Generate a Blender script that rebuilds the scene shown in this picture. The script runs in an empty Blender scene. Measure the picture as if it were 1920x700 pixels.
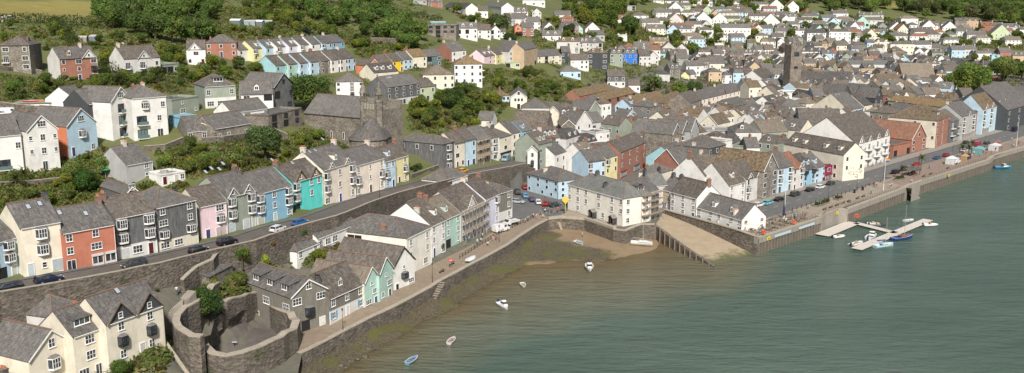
import bpy, bmesh, math, random
from collections import defaultdict
import numpy as np
from mathutils import Vector, Matrix
from mathutils.geometry import delaunay_2d_cdt
R = random.Random(7)
PI = math.pi
# ------------------------------------------------------------------ camera
F = 1800.0; TH = math.atan(0.2053); CT, ST = math.cos(TH), math.sin(TH); HC = 70.0
sc = bpy.context.scene
COL = sc.collection
cd = bpy.data.cameras.new('camera'); cam = bpy.data.objects.new('camera', cd); COL.objects.link(cam)
cam.location = (0, 0, HC); cam.rotation_euler = (PI/2 - TH, 0, 0)
cd.sensor_width = 36; cd.lens = 36*F/1920; cd.clip_start = 1; cd.clip_end = 6000
sc.camera = cam
# ------------------------------------------------------------------ sky and sun
SUN_EL, SUN_AZ = math.radians(42), math.radians(174)      # azimuth clockwise from +Y
world = bpy.data.worlds.new('World'); sc.world = world; world.use_nodes = True
nt = world.node_tree; nt.nodes.clear()
wo = nt.nodes.new('ShaderNodeOutputWorld'); wb = nt.nodes.new('ShaderNodeBackground'); sk = nt.nodes.new('ShaderNodeTexSky')
sk.sky_type = 'NISHITA'; sk.sun_disc = False; sk.sun_elevation = SUN_EL; sk.sun_rotation = SUN_AZ
sk.air_density = 1.2; sk.dust_density = 3.0; sk.ozone_density = 1.0
nt.links.new(sk.outputs[0], wb.inputs[0]); nt.links.new(wb.outputs[0], wo.inputs[0]); wb.inputs[1].default_value = 0.06
sl_ = bpy.data.lights.new('sun', 'SUN'); sun = bpy.data.objects.new('sun', sl_); COL.objects.link(sun)
sl_.energy = 4.2; sl_.angle = math.radians(5); sl_.color = (1, .965, .91)
sd = Vector((math.sin(SUN_AZ)*math.cos(SUN_EL), math.cos(SUN_AZ)*math.cos(SUN_EL), math.sin(SUN_EL)))
sun.rotation_euler = sd.to_track_quat('Z', 'Y').to_euler(); sun.location = (0, 0, 200)
sc.view_settings.view_transform = 'Standard'; sc.view_settings.look = 'None'
sc.view_settings.exposure = 0.42; sc.view_settings.gamma = 1; sc.view_settings.use_curve_mapping = False
sc.render.engine = 'CYCLES'; sc.cycles.max_bounces = 5; sc.cycles.diffuse_bounces = 2; sc.cycles.glossy_bounces = 2
sc.cycles.transparent_max_bounces = 6; sc.cycles.caustics_reflective = False; sc.cycles.caustics_refractive = False

# ------------------------------------------------------------------ geometry of the view, used only to survey where things stand
def ray(u, v):
    a = (u-960)/F; b = (v-350)/F
    return Vector((a, CT - b*ST, -(ST + b*CT)))
def at(u, v, z):
    d = ray(u, v); t = (z-HC)/d.z
    return Vector((d.x*t, d.y*t, z))
def proj(p):
    x, y, z = p[0], p[1], p[2]-HC
    D = y*CT - z*ST; dn = -y*ST - z*CT
    return 960+F*x/D, 350+F*dn/D, D
class RBF:
    def __init__(s, pts, smooth=0.3):
        P = np.array([(p[0], p[1]) for p in pts], float); Z = np.array([p[2] for p in pts], float)
        n = len(P); s.P = P
        A = np.linalg.norm(P[:, None]-P[None], axis=2) - np.eye(n)*smooth
        M = np.zeros((n+3, n+3)); M[:n, :n] = -A; M[:n, n] = 1; M[:n, n+1:] = P/100; M[n, :n] = 1; M[n+1:, :n] = (P/100).T
        s.c = np.linalg.lstsq(M, np.concatenate([Z, [0, 0, 0]]), rcond=None)[0]; s.n = n
    def __call__(s, X):
        X = np.atleast_2d(np.asarray(X, float)); out = np.empty(len(X))
        for i in range(0, len(X), 4000):
            x = X[i:i+4000]
            r = np.linalg.norm(x[:, None]-s.P[None], axis=2)
            out[i:i+4000] = -r@s.c[:s.n] + s.c[s.n] + (x/100)@s.c[s.n+1:]
        return out
def inpoly(X, poly):
    X = np.atleast_2d(X); x, y = X[:, 0], X[:, 1]; r = np.zeros(len(X), bool); n = len(poly)
    for i in range(n):
        x1, y1 = poly[i][0], poly[i][1]; x2, y2 = poly[(i+1) % n][0], poly[(i+1) % n][1]
        if y1 == y2: continue
        c = ((y1 > y) != (y2 > y)) & (x < (x2-x1)*(y-y1)/(y2-y1)+x1); r ^= c
    return r
def polydist(X, line):
    """distance to polyline and interpolated z"""
    X = np.atleast_2d(X); best = np.full(len(X), 1e9); bz = np.zeros(len(X))
    for a, b in zip(line[:-1], line[1:]):
        ax, ay, bx, by = a[0], a[1], b[0], b[1]; L = (bx-ax)**2+(by-ay)**2+1e-9
        t = np.clip(((X[:, 0]-ax)*(bx-ax)+(X[:, 1]-ay)*(by-ay))/L, 0, 1)
        d = np.hypot(X[:, 0]-ax-t*(bx-ax), X[:, 1]-ay-t*(by-ay)); m = d < best
        best[m] = d[m]; bz[m] = (a[2]+t*(b[2]-a[2]))[m]
    return best, bz
def offset(line, d):
    """shift a polyline to its left by d"""
    out = []
    for i, p in enumerate(line):
        a = line[max(i-1, 0)]; b = line[min(i+1, len(line)-1)]
        t = Vector((b[0]-a[0], b[1]-a[1])).normalized()
        out.append(Vector((p[0]-t.y*d, p[1]+t.x*d, p[2])))
    return out
# road wall: parapet line (u, v of the parapet top, road level)
WP = [(-70, 563, 20.4), (0, 549, 20), (75, 536, 19.8), (150, 523, 19.5), (225, 509, 19.2), (300, 494, 18.8), (412, 467, 18), (480, 451, 17.8), (548, 428, 17.4),
      (634, 405, 17), (690, 382, 16), (747, 362, 15), (850, 335, 13.3), (875, 328, 12.8), (961, 312.5, 11), (987, 307, 10.5)]
WALL = [at(u, v, z+1) - Vector((0, 0, 1)) for u, v, z in WP]
d0 = (WALL[0]-WALL[1]).normalized(); WALL = [WALL[0]+d0*80] + WALL
ROADC = offset(WALL, 5.0)
ROADC = ROADC + [at(1010, 288, 9.6), at(1035, 276, 9)]
EMB = [at(u, v, 4.5) for u, v in [(1421, 448), (1541, 409), (1548, 402), (1572, 393), (1590, 393), (1698, 353), (1708, 347), (1726, 341), (1856, 300), (1866, 292), (1920, 276.6)]]
EMB.append(EMB[-1] + (EMB[-1]-EMB[0]).normalized()*700)
SLIPR = [at(u, v, z) for u, v, z in [(1243, 399, 4.6), (1290, 412, 4.5), (1340, 426, 4.5), (1390, 441, 4.5)]]
QUAY = [at(u, v, 4.2) for u, v in [(566, 664), (580, 657), (695, 597), (745, 574), (810, 539), (825, 529), (952, 461), (985, 438), (1010, 422), (1029, 412.5), (1050, 410), (1096, 413), (1150, 431)]] + [at(1173, 434, 4.2), at(1203, 422, 4.4), at(1228, 422, 4.5)]
JOIN = [at(1010, 320, 7), at(1040, 336, 5.2), at(1080, 345, 4.7), at(1150, 340, 4.7), at(1225, 372, 4.6)]
UPC = """90 318 26.3;150 290 28;240 262 30;245 335 24;430 262 29;400 205 34.6;520 225 31.4;130 152 39;240 147 40;30 140 43;400 112 43;500 149 36;665 133 36.5;450 116 40.5;646 99 40;
100 25 58;20 2 64;150 35 57;100 60 52.7;300 75 50;330 40 56;400 10 62;700 50 51;700 10 60.4;560 60 50.5;800 20 56.6;760 75 45.3;815 72 44;880 90 39.5;690 150 34.5;760 140 34.4;885 157 29;930 120 32;
780 200 26;660 184 31;820 170 28;650 275 22;760 275 18.7;520 290 26.5;430 310 27;330 300 27;650 300 22;850 230 21;940 240 17.7;800 325 14.4;
1000 230 15.7;1090 230 13;990 205 18.7;1150 205 13.8;1060 130 27;1060 80 36.4;1000 60 41.8;1010 20 53.6;900 30 51.6;1100 20 51.6;1150 60 37;1200 110 24;1150 130 21;1250 170 12.2;1250 85 25.5;1300 110 16.4;
1300 40 39;1400 20 46.7;1500 70 26;1500 95 16.3;1500 120 9;1700 100 12.7;1700 60 26.7;1700 25 42;1700 2 55.5;1850 110 9.4;1850 60 26.7;1900 25 42;1350 100 17;1400 60 29;
1300 230 5.6;1400 170 6.5;1500 160 6;1700 140 6;1900 135 6;1450 250 5;1250 330 4.8;1150 330 4.8;1350 300 4.8;1350 200 6;1250 220 6.5;1600 300 4.6;1500 330 4.6;1700 200 5;1850 200 5;1900 180 5;1150 260 6.5;1100 300 5.5;1050 280 8;1000 260 11;
200 390 19.5;100 400 20.5;400 345 22;550 320 20;30 420 21;330 375 21;600 300 21;700 285 19"""
up = [at(*map(float, s.split())) for s in UPC.replace('\n', '').split(';')]
up += WALL[2:] + ROADC[-2:] + JOIN + EMB[:-1:2] + SLIPR[::2]
up += [Vector(p) for p in [(-500, 700, 66), (-700, 900, 70), (-200, 760, 76), (0, 1100, 84), (300, 1300, 84), (700, 1400, 80), (1200, 1300, 60), (1500, 900, 30), (-300, 2200, 100), (400, 2200, 105), (1200, 2200, 100),
       (-500, 300, 62), (-250, 250, 52), (-200, 120, 40), (EMB[-1].x, EMB[-1].y, 4.5), (350, 480, 5)]]
Tup_ = RBF(up)
FORT_IN = [at(u, v, 4) for u, v in [(395, 668), (470, 655), (560, 620), (560, 600), (500, 600), (480, 612), (400, 655)]]
lw = [at(*map(float, s.split())) for s in """620 462 13;576 490 12.5;700 430 11.5;760 395 9.5;860 365 6.5;930 350 5;250 685 9;300 645 11;60 705 8;150 604 13;30 600 14;385 590 10;450 520 13;520 500 12.5;560 520 8;640 520 8;
600 632 4.4;650 600 4.4;700 574 4.4;758 543 4.4;800 500 4.4;850 466 4.4;888 446 4.4;950 412 4.5;1000 395 4.5;1047 376 4.6;990 362 4.6;960 352 4.6;740 480 5.5;700 510 6;820 430 6;500 540 9;470 600 5;330 690 5;300 560 14.5;430 490 15;360 520 14.5""".replace('\n', '').split(';')]
lw += FORT_IN + QUAY + JOIN[1:] + [at(1235, 402, 4.6), at(1117, 400, 4.6), Vector((-200, 60, 8)), Vector((-90, 60, 5)), at(200, 760, 6), at(400, 720, 4)]
Tlow_ = RBF(lw)
LOWPOLY = [WALL[0]] + WALL[1:] + JOIN + [SLIPR[0]] + QUAY[::-1] + [at(560, 700, 3), at(540, 800, 3), Vector((-40, 40, 3)), Vector((-200, 30, 5))]
UPPOLY = [WALL[0]] + WALL[1:] + JOIN + SLIPR + EMB + [Vector((1600, 1000, 0)), Vector((1600, 2300, 0)), Vector((-1000, 2300, 0)), Vector((-1000, 30, 0)), Vector((-300, 30, 0))]
_ed = (EMB[-1]-EMB[0]).normalized()
def embflat(X, z):
    t = (X[:, 0]-EMB[0].x)*_ed.x+(X[:, 1]-EMB[0].y)*_ed.y; s_ = -(X[:, 0]-EMB[0].x)*_ed.y+(X[:, 1]-EMB[0].y)*_ed.x
    w = np.clip((s_-28)/25, 0, 1); w = np.maximum(w, np.clip((-6-t)/15, 0, 1)); return 4.45*(1-w)+z*w
def T(X):
    X = np.atleast_2d(np.asarray(X, float))[:, :2]
    z = Tup_(X)
    z = np.maximum(z, 4.45)
    d, rz = polydist(X, ROADC); w = np.clip((d-6.0)/9.0, 0, 1); w = w*w*(3-2*w)
    z = rz*(1-w)+z*w
    z = embflat(X, z)
    m = inpoly(X, LOWPOLY)
    if m.any(): z[m] = np.maximum(Tlow_(X[m]), 3.6)
    z[~(m | inpoly(X, UPPOLY))] = -6.0
    return z
def T1(x, y): return float(T([(x, y)])[0])
_D = np.concatenate([np.linspace(110, 420, 311), np.linspace(421, 1900, 700)])
def hit(u, v, lift=0.0, dmin=0):
    """where the sight line meets the ground (raised by lift)"""
    d = ray(u, v); D = _D[_D >= dmin]
    P = np.stack([d.x*D, d.y*D], 1); f = HC + d.z*D - T(P) - lift
    s = np.where((f[:-1] > 0) & (f[1:] <= 0))[0]
    if len(s) == 0:
        k = int(np.argmin(np.abs(f))); t = D[k]
    else:
        k = s[0]; t = D[k] + (D[k+1]-D[k])*f[k]/(f[k]-f[k+1])
    return Vector((d.x*t, d.y*t, HC+d.z*t-lift))
class HMAP:
    def __init__(s, x0, x1, y0, y1, st):
        s.x0, s.y0, s.st = x0, y0, st; xs = np.arange(x0, x1+st, st); ys = np.arange(y0, y1+st, st); s.nx, s.ny = len(xs), len(ys); s.x1, s.y1 = xs[-1]-st, ys[-1]-st
        gx, gy = np.meshgrid(xs, ys); s.z = T(np.stack([gx.ravel(), gy.ravel()], 1)).reshape(s.ny, s.nx)
    def __call__(s, X):
        fx = np.clip((X[:, 0]-s.x0)/s.st, 0, s.nx-1.001); fy = np.clip((X[:, 1]-s.y0)/s.st, 0, s.ny-1.001); i = fx.astype(int); j = fy.astype(int); a = fx-i; b = fy-j; z = s.z
        return z[j, i]*(1-a)*(1-b)+z[j, i+1]*a*(1-b)+z[j+1, i]*(1-a)*b+z[j+1, i+1]*a*b
HN = HMAP(-330, 330, 50, 640, 1.5); HF = HMAP(-1000, 1600, 50, 2300, 6)
def Tf(X):
    z = HF(X); m = (X[:, 0] > -328) & (X[:, 0] < 328) & (X[:, 1] < 638) & (X[:, 1] > 52); z[m] = HN(X[m]); return z
def T1f(x, y): return float(Tf(np.array([(x, y)], float))[0])
def hitf(u, v):
    d = ray(u, v); P = np.stack([d.x*_D, d.y*_D], 1); f = HC + d.z*_D - Tf(P); s = np.where((f[:-1] > 0) & (f[1:] <= 0))[0]
    k = int(np.argmin(np.abs(f))) if len(s) == 0 else s[0]; t = _D[k] if len(s) == 0 else _D[k] + (_D[k+1]-_D[k])*f[k]/(f[k]-f[k+1])
    x, y = d.x*t, d.y*t; return Vector((x, y, T1f(x, y)))
# ------------------------------------------------------------------ materials
def newmat(name):
    m = bpy.data.materials.new(name); m.use_nodes = True; n = m.node_tree; n.nodes.clear()
    o = n.nodes.new('ShaderNodeOutputMaterial'); b = n.nodes.new('ShaderNodeBsdfPrincipled'); n.links.new(b.outputs[0], o.inputs[0])
    return m, n, b
def N(n, t, **k):
    x = n.nodes.new(t)
    for a, v in k.items():
        if a.startswith('i_'): x.inputs[a[2:].replace('_', ' ')].default_value = v
        else: setattr(x, a, v)
    return x
def mix(n, f, a, b, mode='MIX'):
    m = n.nodes.new('ShaderNodeMix'); m.data_type = 'RGBA'; m.blend_type = mode; m.clamp_factor = True
    for s, v in ((0, f), (6, a), (7, b)):
        if hasattr(v, 'is_linked') or hasattr(v, 'links'): n.links.new(v, m.inputs[s])
        else: m.inputs[s].default_value = v if not isinstance(v, tuple) or len(v) == 4 else (*v, 1)
    return m.outputs[2]
def ramp(n, f, stops):
    r = n.nodes.new('ShaderNodeValToRGB'); n.links.new(f, r.inputs[0]); cr = r.color_ramp
    while len(cr.elements) < len(stops): cr.elements.new(.5)
    for e, (p, c) in zip(cr.elements, stops): e.position = p; e.color = (c, c, c, 1) if not isinstance(c, tuple) else (*c, 1)
    return r.outputs[0]
def noise(n, vec, scale, detail=4, rough=.6, sc3=None):
    if sc3:
        mp = n.nodes.new('ShaderNodeMapping'); mp.inputs[3].default_value = sc3; n.links.new(vec, mp.inputs[0]); vec = mp.outputs[0]
    x = N(n, 'ShaderNodeTexNoise', i_Scale=scale, i_Detail=detail, i_Roughness=rough); n.links.new(vec, x.inputs[0]); return x.outputs[0]
def objvec(n):
    tc = n.nodes.new('ShaderNodeTexCoord'); oi = n.nodes.new('ShaderNodeObjectInfo')
    ad = n.nodes.new('ShaderNodeVectorMath'); ad.operation = 'ADD'
    sc_ = n.nodes.new('ShaderNodeMath'); sc_.operation = 'MULTIPLY'; sc_.inputs[1].default_value = 57.0
    n.links.new(oi.outputs['Random'], sc_.inputs[0]); n.links.new(tc.outputs['Object'], ad.inputs[0]); n.links.new(sc_.outputs[0], ad.inputs[1])
    return ad.outputs[0], oi, tc
def bump(n, b, h, s, d=.02):
    bp = N(n, 'ShaderNodeBump', i_Strength=s, i_Distance=d); n.links.new(h, bp.inputs['Height']); n.links.new(bp.outputs[0], b.inputs['Normal'])
def m_wall(name, kind):
    m, n, b = newmat(name); v, oi, tc = objvec(n); c = oi.outputs['Color']
    g1 = noise(n, v, .35, 4, .65); g2 = noise(n, v, 1.6, 5, .7, (1.5, 1.5, .25)); g3 = noise(n, v, 9, 3, .6)
    b.inputs['Roughness'].default_value = .88
    if kind == 'render':
        c = mix(n, ramp(n, g1, [(.42, 0.0), (.8, .38)]), c, (.30, .27, .22), 'MULTIPLY')
        c = mix(n, ramp(n, g2, [(.52, 0.0), (.78, .34)]), c, (.42, .38, .32), 'MULTIPLY'); bump(n, b, g3, .3)
    elif kind == 'brick':
        c = mix(n, ramp(n, g1, [(.3, 0.0), (.75, .6)]), c, (.35, .25, .2), 'MULTIPLY')
        c = mix(n, ramp(n, noise(n, v, 5, 5, .8), [(.4, 0.0), (.7, .5)]), c, (.45, .36, .30)); bump(n, b, g3, .5)
    elif kind == 'stone':
        vo = N(n, 'ShaderNodeTexVoronoi', i_Scale=2.2); mp = n.nodes.new('ShaderNodeMapping'); mp.inputs[3].default_value = (1, 1, 1.8)
        n.links.new(v, mp.inputs[0]); n.links.new(mp.outputs[0], vo.inputs[0])
        hv = n.nodes.new('ShaderNodeSeparateColor'); n.links.new(vo.outputs['Color'], hv.inputs[0])
        c = mix(n, ramp(n, hv.outputs[0], [(0.0, 0.75), (1.0, 0.0)]), c, (.33, .31, .30), 'MULTIPLY')
        c = mix(n, ramp(n, hv.outputs[1], [(.6, 0.0), (1.0, .5)]), c, (.42, .38, .31))
        c = mix(n, ramp(n, g1, [(.4, 0.0), (.75, .7)]), c, (.25, .24, .2), 'MULTIPLY')
        c = mix(n, ramp(n, vo.outputs['Distance'], [(.0, 0.0), (.75, .5)]), c, (.2, .2, .2), 'MULTIPLY'); bump(n, b, vo.outputs['Distance'], .7, .06)
    elif kind == 'slate':
        w = N(n, 'ShaderNodeTexWave', bands_direction='Z', wave_profile='SAW', i_Scale=.9, i_Distortion=.4); n.links.new(v, w.inputs[0])
        c = mix(n, ramp(n, g2, [(.35, 0.0), (.7, .55)]), c, (.30, .29, .27)); c = mix(n, ramp(n, w.outputs[0], [(.0, .5), (.5, 0.0)]), c, (.3, .3, .3), 'MULTIPLY')
    n.links.new(c, b.inputs['Base Color']); return m
M = {}
M['render'] = m_wall('painted_render', 'render'); M['brick'] = m_wall('brickwork', 'brick'); M['stone'] = m_wall('rubble_stone', 'stone'); M['slate'] = m_wall('hung_slate', 'slate')
def m_roof():
    m, n, b = newmat('roof_slates'); v, oi, tc = objvec(n); c = oi.outputs['Color']
    g1 = noise(n, v, .3, 5, .7); g2 = noise(n, v, 1.3, 6, .75); g3 = noise(n, v, 4, 5, .8); st = noise(n, tc.outputs['UV'], 1.2, 4, .7, (2.2, .35, 1))
    c = mix(n, ramp(n, g1, [(.35, 0.0), (.7, .6)]), c, (.42, .38, .36), 'MULTIPLY')
    c = mix(n, ramp(n, g2, [(.45, 0.0), (.62, .5)]), c, (.26, .245, .225))
    c = mix(n, ramp(n, st, [(.40, .5), (.58, 0.0)]), c, (.30, .28, .27), 'MULTIPLY')
    c = mix(n, ramp(n, g3, [(.5, 0.0), (.72, .5)]), c, (.36, .33, .29))
    br = N(n, 'ShaderNodeTexBrick', i_Scale=1.0); br.inputs['Mortar Size'].default_value = .03; br.inputs['Brick Width'].default_value = .45; br.inputs['Row Height'].default_value = .38
    br.inputs['Color1'].default_value = (1, 1, 1, 1); br.inputs['Color2'].default_value = (.72, .72, .72, 1); br.inputs['Mortar'].default_value = (.45, .45, .45, 1)
    n.links.new(tc.outputs['UV'], br.inputs[0]); c = mix(n, .5, c, br.outputs[0], 'MULTIPLY')
    lf = n.nodes.new('ShaderNodeMath'); lf.operation = 'ADD'; n.links.new(oi.outputs['Alpha'], lf.inputs[0]); n.links.new(ramp(n, g2, [(.3, 0.0), (.7, .75)]), lf.inputs[1])
    c = mix(n, ramp(n, lf.outputs[0], [(.62, 0.0), (.98, .85)]), c, (.25, .165, .075))
    b.inputs['Roughness'].default_value = .75; n.links.new(c, b.inputs['Base Color']); bump(n, b, br.outputs['Fac'], .4, .02); return m
M['roof'] = m_roof()
def m_flat(name, rough=.6, metal=0.0, g=.5, bumpy=.15):
    m, n, b = newmat(name); v, oi, tc = objvec(n); b.inputs['Roughness'].default_value = rough; b.inputs['Metallic'].default_value = metal
    c = mix(n, ramp(n, noise(n, v, .9, 6, .75), [(.4, 0.0), (.75, g)]), oi.outputs['Color'], (.4, .38, .35), 'MULTIPLY'); n.links.new(c, b.inputs['Base Color'])
    if bumpy: bump(n, b, noise(n, v, 12, 3), bumpy)
    return m
M['paint'] = m_flat('weathered_paint', .6); M['gloss'] = m_flat('gloss_paint', .22, 0, .12, 0); M['lead'] = m_flat('grey_covering', .7, 0, .6)
m, n, b = newmat('window_glass'); v, oi, tc = objvec(n)
c = mix(n, ramp(n, noise(n, v, .8, 3), [(.4, 0.0), (.7, 1.0)]), (.018, .022, .028), (.09, .10, .11)); n.links.new(c, b.inputs['Base Color'])
b.inputs['Roughness'].default_value = .08; M['glass'] = m
m, n, b = newmat('tinted_panes'); b.inputs['Base Color'].default_value = (.12, .18, .17, 1); b.inputs['Roughness'].default_value = .1; M['gglass'] = m
m, n, b = newmat('white_frames'); v, oi, tc = objvec(n)
c = mix(n, ramp(n, noise(n, v, 2.5, 4), [(.45, 0.0), (.75, .5)]), (.78, .77, .74), (.5, .5, .48)); n.links.new(c, b.inputs['Base Color']); b.inputs['Roughness'].default_value = .5; M['frame'] = m
def m_simple(name, col, rough=.7, var=.35, scale=2.0, col2=None):
    m, n, b = newmat(name); v, oi, tc = objvec(n)
    c = mix(n, ramp(n, noise(n, v, scale, 5, .7), [(.35, 0.0), (.7, 1.0)]), col, col2 or tuple(x*(1-var) for x in col)); n.links.new(c, b.inputs['Base Color']); b.inputs['Roughness'].default_value = rough; return m
M['pot'] = m_simple('terracotta', (.42, .16, .08)); M['dark'] = m_simple('dark_metal', (.02, .02, .022), .5); M['wood'] = m_simple('weathered_wood', (.22, .16, .11), .8)
M['timber'] = m_simple('brown_timber', (.12, .07, .04), .8); M['rubber'] = m_simple('black_rubber', (.015, .015, .015), .9); M['bark'] = m_simple('bark', (.10, .075, .05), .95, .4, 6)
M['skin'] = m_simple('skin', (.55, .34, .25), .6, .1)
M['ridge'] = m_simple('terracotta_ridge', (.24, .13, .085), .8, .5, 3, (.15, .12, .10))
def m_leaf():
    m, n, b = newmat('leaves'); v, oi, tc = objvec(n); c = oi.outputs['Color']
    at_ = N(n, 'ShaderNodeAttribute', attribute_name='tint'); c = mix(n, 1.0, c, at_.outputs['Color'], 'MULTIPLY')
    c = mix(n, ramp(n, noise(n, v, .5, 4, .7), [(.4, 0.0), (.75, .35)]), c, (.17, .18, .04))
    n.links.new(c, b.inputs['Base Color']); b.inputs['Roughness'].default_value = .65; b.inputs['Specular IOR Level'].default_value = .25
    tr = n.nodes.new('ShaderNodeBsdfTranslucent'); n.links.new(c, tr.inputs[0]); ms = n.nodes.new('ShaderNodeMixShader'); ms.inputs[0].default_value = .48
    o = [x for x in n.nodes if x.type == 'OUTPUT_MATERIAL'][0]; n.links.new(b.outputs[0], ms.inputs[1]); n.links.new(tr.outputs[0], ms.inputs[2]); n.links.new(ms.outputs[0], o.inputs[0]); return m
M['leaf'] = m_leaf()
def worldvec(n): return n.nodes.new('ShaderNodeNewGeometry').outputs['Position']
def m_land():
    m, n, b = newmat('ground'); P = worldvec(n)
    a = N(n, 'ShaderNodeAttribute', attribute_name='urban').outputs['Fac']; fa = N(n, 'ShaderNodeAttribute', attribute_name='field').outputs['Fac']
    g1 = noise(n, P, .06, 6, .7); g2 = noise(n, P, .5, 5, .75)
    green = mix(n, ramp(n, g1, [(.3, 0.0), (.7, 1.0)]), (.06, .09, .02), (.13, .14, .04)); green = mix(n, ramp(n, g2, [(.45, 0.0), (.75, .8)]), green, (.15, .11, .06))
    town = mix(n, ramp(n, g2, [(.3, 0.0), (.7, 1.0)]), (.10, .092, .082), (.17, .15, .13)); town = mix(n, ramp(n, g1, [(.4, 0.0), (.7, .5)]), town, (.08, .075, .07))
    fld = mix(n, ramp(n, noise(n, P, .12, 6, .7, (1, 2.5, 1)), [(.35, 0.0), (.7, 1.0)]), (.17, .155, .03), (.27, .21, .06))
    c = mix(n, a, green, town); c = mix(n, fa, c, fld); n.links.new(c, b.inputs['Base Color']); b.inputs['Roughness'].default_value = .95; bump(n, b, g2, .6, .3); return m
M['land'] = m_land()
def m_surf(name, c1, c2, c3=None, scale=.5, rough=.9, sc3=None, bmp=.3):
    m, n, b = newmat(name); P = worldvec(n); g = noise(n, P, scale, 6, .7, sc3); g2 = noise(n, P, scale*7, 4, .7)
    c = mix(n, ramp(n, g, [(.35, 0.0), (.65, 1.0)]), c1, c2); c = mix(n, ramp(n, g2, [(.5, 0.0), (.7, .6)]), c, c3 or c2); n.links.new(c, b.inputs['Base Color']); b.inputs['Roughness'].default_value = rough
    bump(n, b, g2, bmp, .05); return m
M['asphalt'] = m_surf('asphalt', (.09, .078, .066), (.125, .11, .095), (.07, .062, .054)); M['asphalt2'] = m_surf('grey_asphalt', (.10, .098, .094), (.14, .135, .128), (.085, .083, .08))
M['cobble'] = m_surf('cobbles', (.20, .155, .11), (.27, .21, .15), (.15, .12, .09), .8); M['paving'] = m_surf('paving', (.25, .205, .155), (.32, .265, .20), (.18, .15, .115), .35); M['pinkpave'] = m_surf('brick_paving', (.21, .155, .12), (.26, .195, .155), (.17, .13, .10))
M['coping'] = m_surf('pale_coping', (.40, .34, .26), (.28, .25, .20), (.2, .18, .15), 1.2); M['concrete'] = m_surf('concrete', (.22, .20, .17), (.30, .27, .23), (.15, .14, .12), .8, .85, (1, 1, .3)); M['line'] = m_surf('road_paint', (.55, .53, .48), (.4, .38, .33)); M['yline'] = m_surf('yellow_road_paint', (.5, .36, .08), (.35, .25, .08))
M['sheet'] = m_surf('rusty_sheet_piles', (.12, .10, .08), (.19, .165, .13), (.06, .05, .038), .7, .85, (2, 2, .4)); M['slip'] = m_surf('slipway_concrete', (.31, .24, .16), (.38, .30, .205), (.22, .17, .12), .4, .8, (1, 1, 1))
_n = M['slip'].node_tree; _b = [x for x in _n.nodes if x.type == 'BSDF_PRINCIPLED'][0]; _c = _b.inputs['Base Color'].links[0].from_socket; _P = worldvec(_n); _s = _n.nodes.new('ShaderNodeSeparateXYZ'); _n.links.new(_P, _s.inputs[0])
_m = N(_n, 'ShaderNodeMath', operation='MULTIPLY'); _n.links.new(noise(_n, _P, .3, 5, .7), _m.inputs[0]); _m.inputs[1].default_value = -2.4; _a = N(_n, 'ShaderNodeMath', operation='ADD'); _n.links.new(_s.outputs[2], _a.inputs[0]); _n.links.new(_m.outputs[0], _a.inputs[1]); _a2 = N(_n, 'ShaderNodeMath', operation='ADD'); _n.links.new(_a.outputs[0], _a2.inputs[0]); _a2.inputs[1].default_value = 1.0
_n.links.new(mix(_n, ramp(_n, _a2.outputs[0], [(.05, .85), (.6, 0.0)]), _c, (.06, .075, .018)), _b.inputs['Base Color'])
def m_rubble():
    m, n, b = newmat('harbour_stone'); P = worldvec(n); mp = n.nodes.new('ShaderNodeMapping'); mp.inputs[3].default_value = (1, 1, 1.7); n.links.new(P, mp.inputs[0])
    vo = N(n, 'ShaderNodeTexVoronoi', i_Scale=1.5); n.links.new(mp.outputs[0], vo.inputs[0]); hv = n.nodes.new('ShaderNodeSeparateColor'); n.links.new(vo.outputs['Color'], hv.inputs[0])
    c = mix(n, ramp(n, hv.outputs[0], [(0.0, 0.0), (1.0, 1.0)]), (.075, .062, .05), (.19, .16, .13)); c = mix(n, ramp(n, noise(n, P, .25, 5, .7), [(.4, 0.0), (.7, .75)]), c, (.07, .06, .05))
    c = mix(n, ramp(n, noise(n, P, 1.3, 5, .75), [(.52, 0.0), (.75, .5)]), c, (.27, .23, .18))
    c = mix(n, ramp(n, noise(n, P, .22, 5, .75, (1, 1, 1)), [(.56, 0.0), (.66, .7)]), c, (.045, .06, .018))
    sx = n.nodes.new('ShaderNodeSeparateXYZ'); n.links.new(P, sx.inputs[0]); ma = N(n, 'ShaderNodeMath', operation='ADD'); n.links.new(sx.outputs[2], ma.inputs[0]); mn = N(n, 'ShaderNodeMath', operation='MULTIPLY'); n.links.new(noise(n, P, .5, 5), mn.inputs[0]); mn.inputs[1].default_value = 2.5; n.links.new(mn.outputs[0], ma.inputs[1])
    c = mix(n, ramp(n, ma.outputs[0], [(.3, .9), (1.0, 0.0)]), c, (.035, .032, .018)); n.links.new(c, b.inputs['Base Color']); b.inputs['Roughness'].default_value = .9; bump(n, b, vo.outputs['Distance'], .8, .15); return m
M['rubble'] = m_rubble()
def m_foreshore():
    m, n, b = newmat('foreshore'); P = worldvec(n); w = N(n, 'ShaderNodeAttribute', attribute_name='weed').outputs['Fac']
    g = noise(n, P, .35, 6, .7); g2 = noise(n, P, 2.2, 5, .8)
    sand = mix(n, ramp(n, g, [(.3, 0.0), (.7, 1.0)]), (.22, .155, .09), (.30, .22, .135)); sand = mix(n, ramp(n, g2, [(.55, 0.0), (.7, .8)]), sand, (.14, .10, .07))
    weed = mix(n, ramp(n, g2, [(.4, 0.0), (.6, 1.0)]), (.05, .042, .024), (.15, .12, .075)); weed = mix(n, ramp(n, noise(n, P, .18, 4), [(.5, 0.0), (.62, .7)]), weed, (.10, .105, .02))
    ad = N(n, 'ShaderNodeMath', operation='ADD'); n.links.new(w, ad.inputs[0]); n.links.new(g, ad.inputs[1])
    c = mix(n, ramp(n, ad.outputs[0], [(.78, 0.0), (1.15, 1.0)]), sand, weed); n.links.new(c, b.inputs['Base Color']); b.inputs['Roughness'].default_value = .6; bump(n, b, g2, 1.0, .2); return m
M['foreshore'] = m_foreshore()
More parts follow.
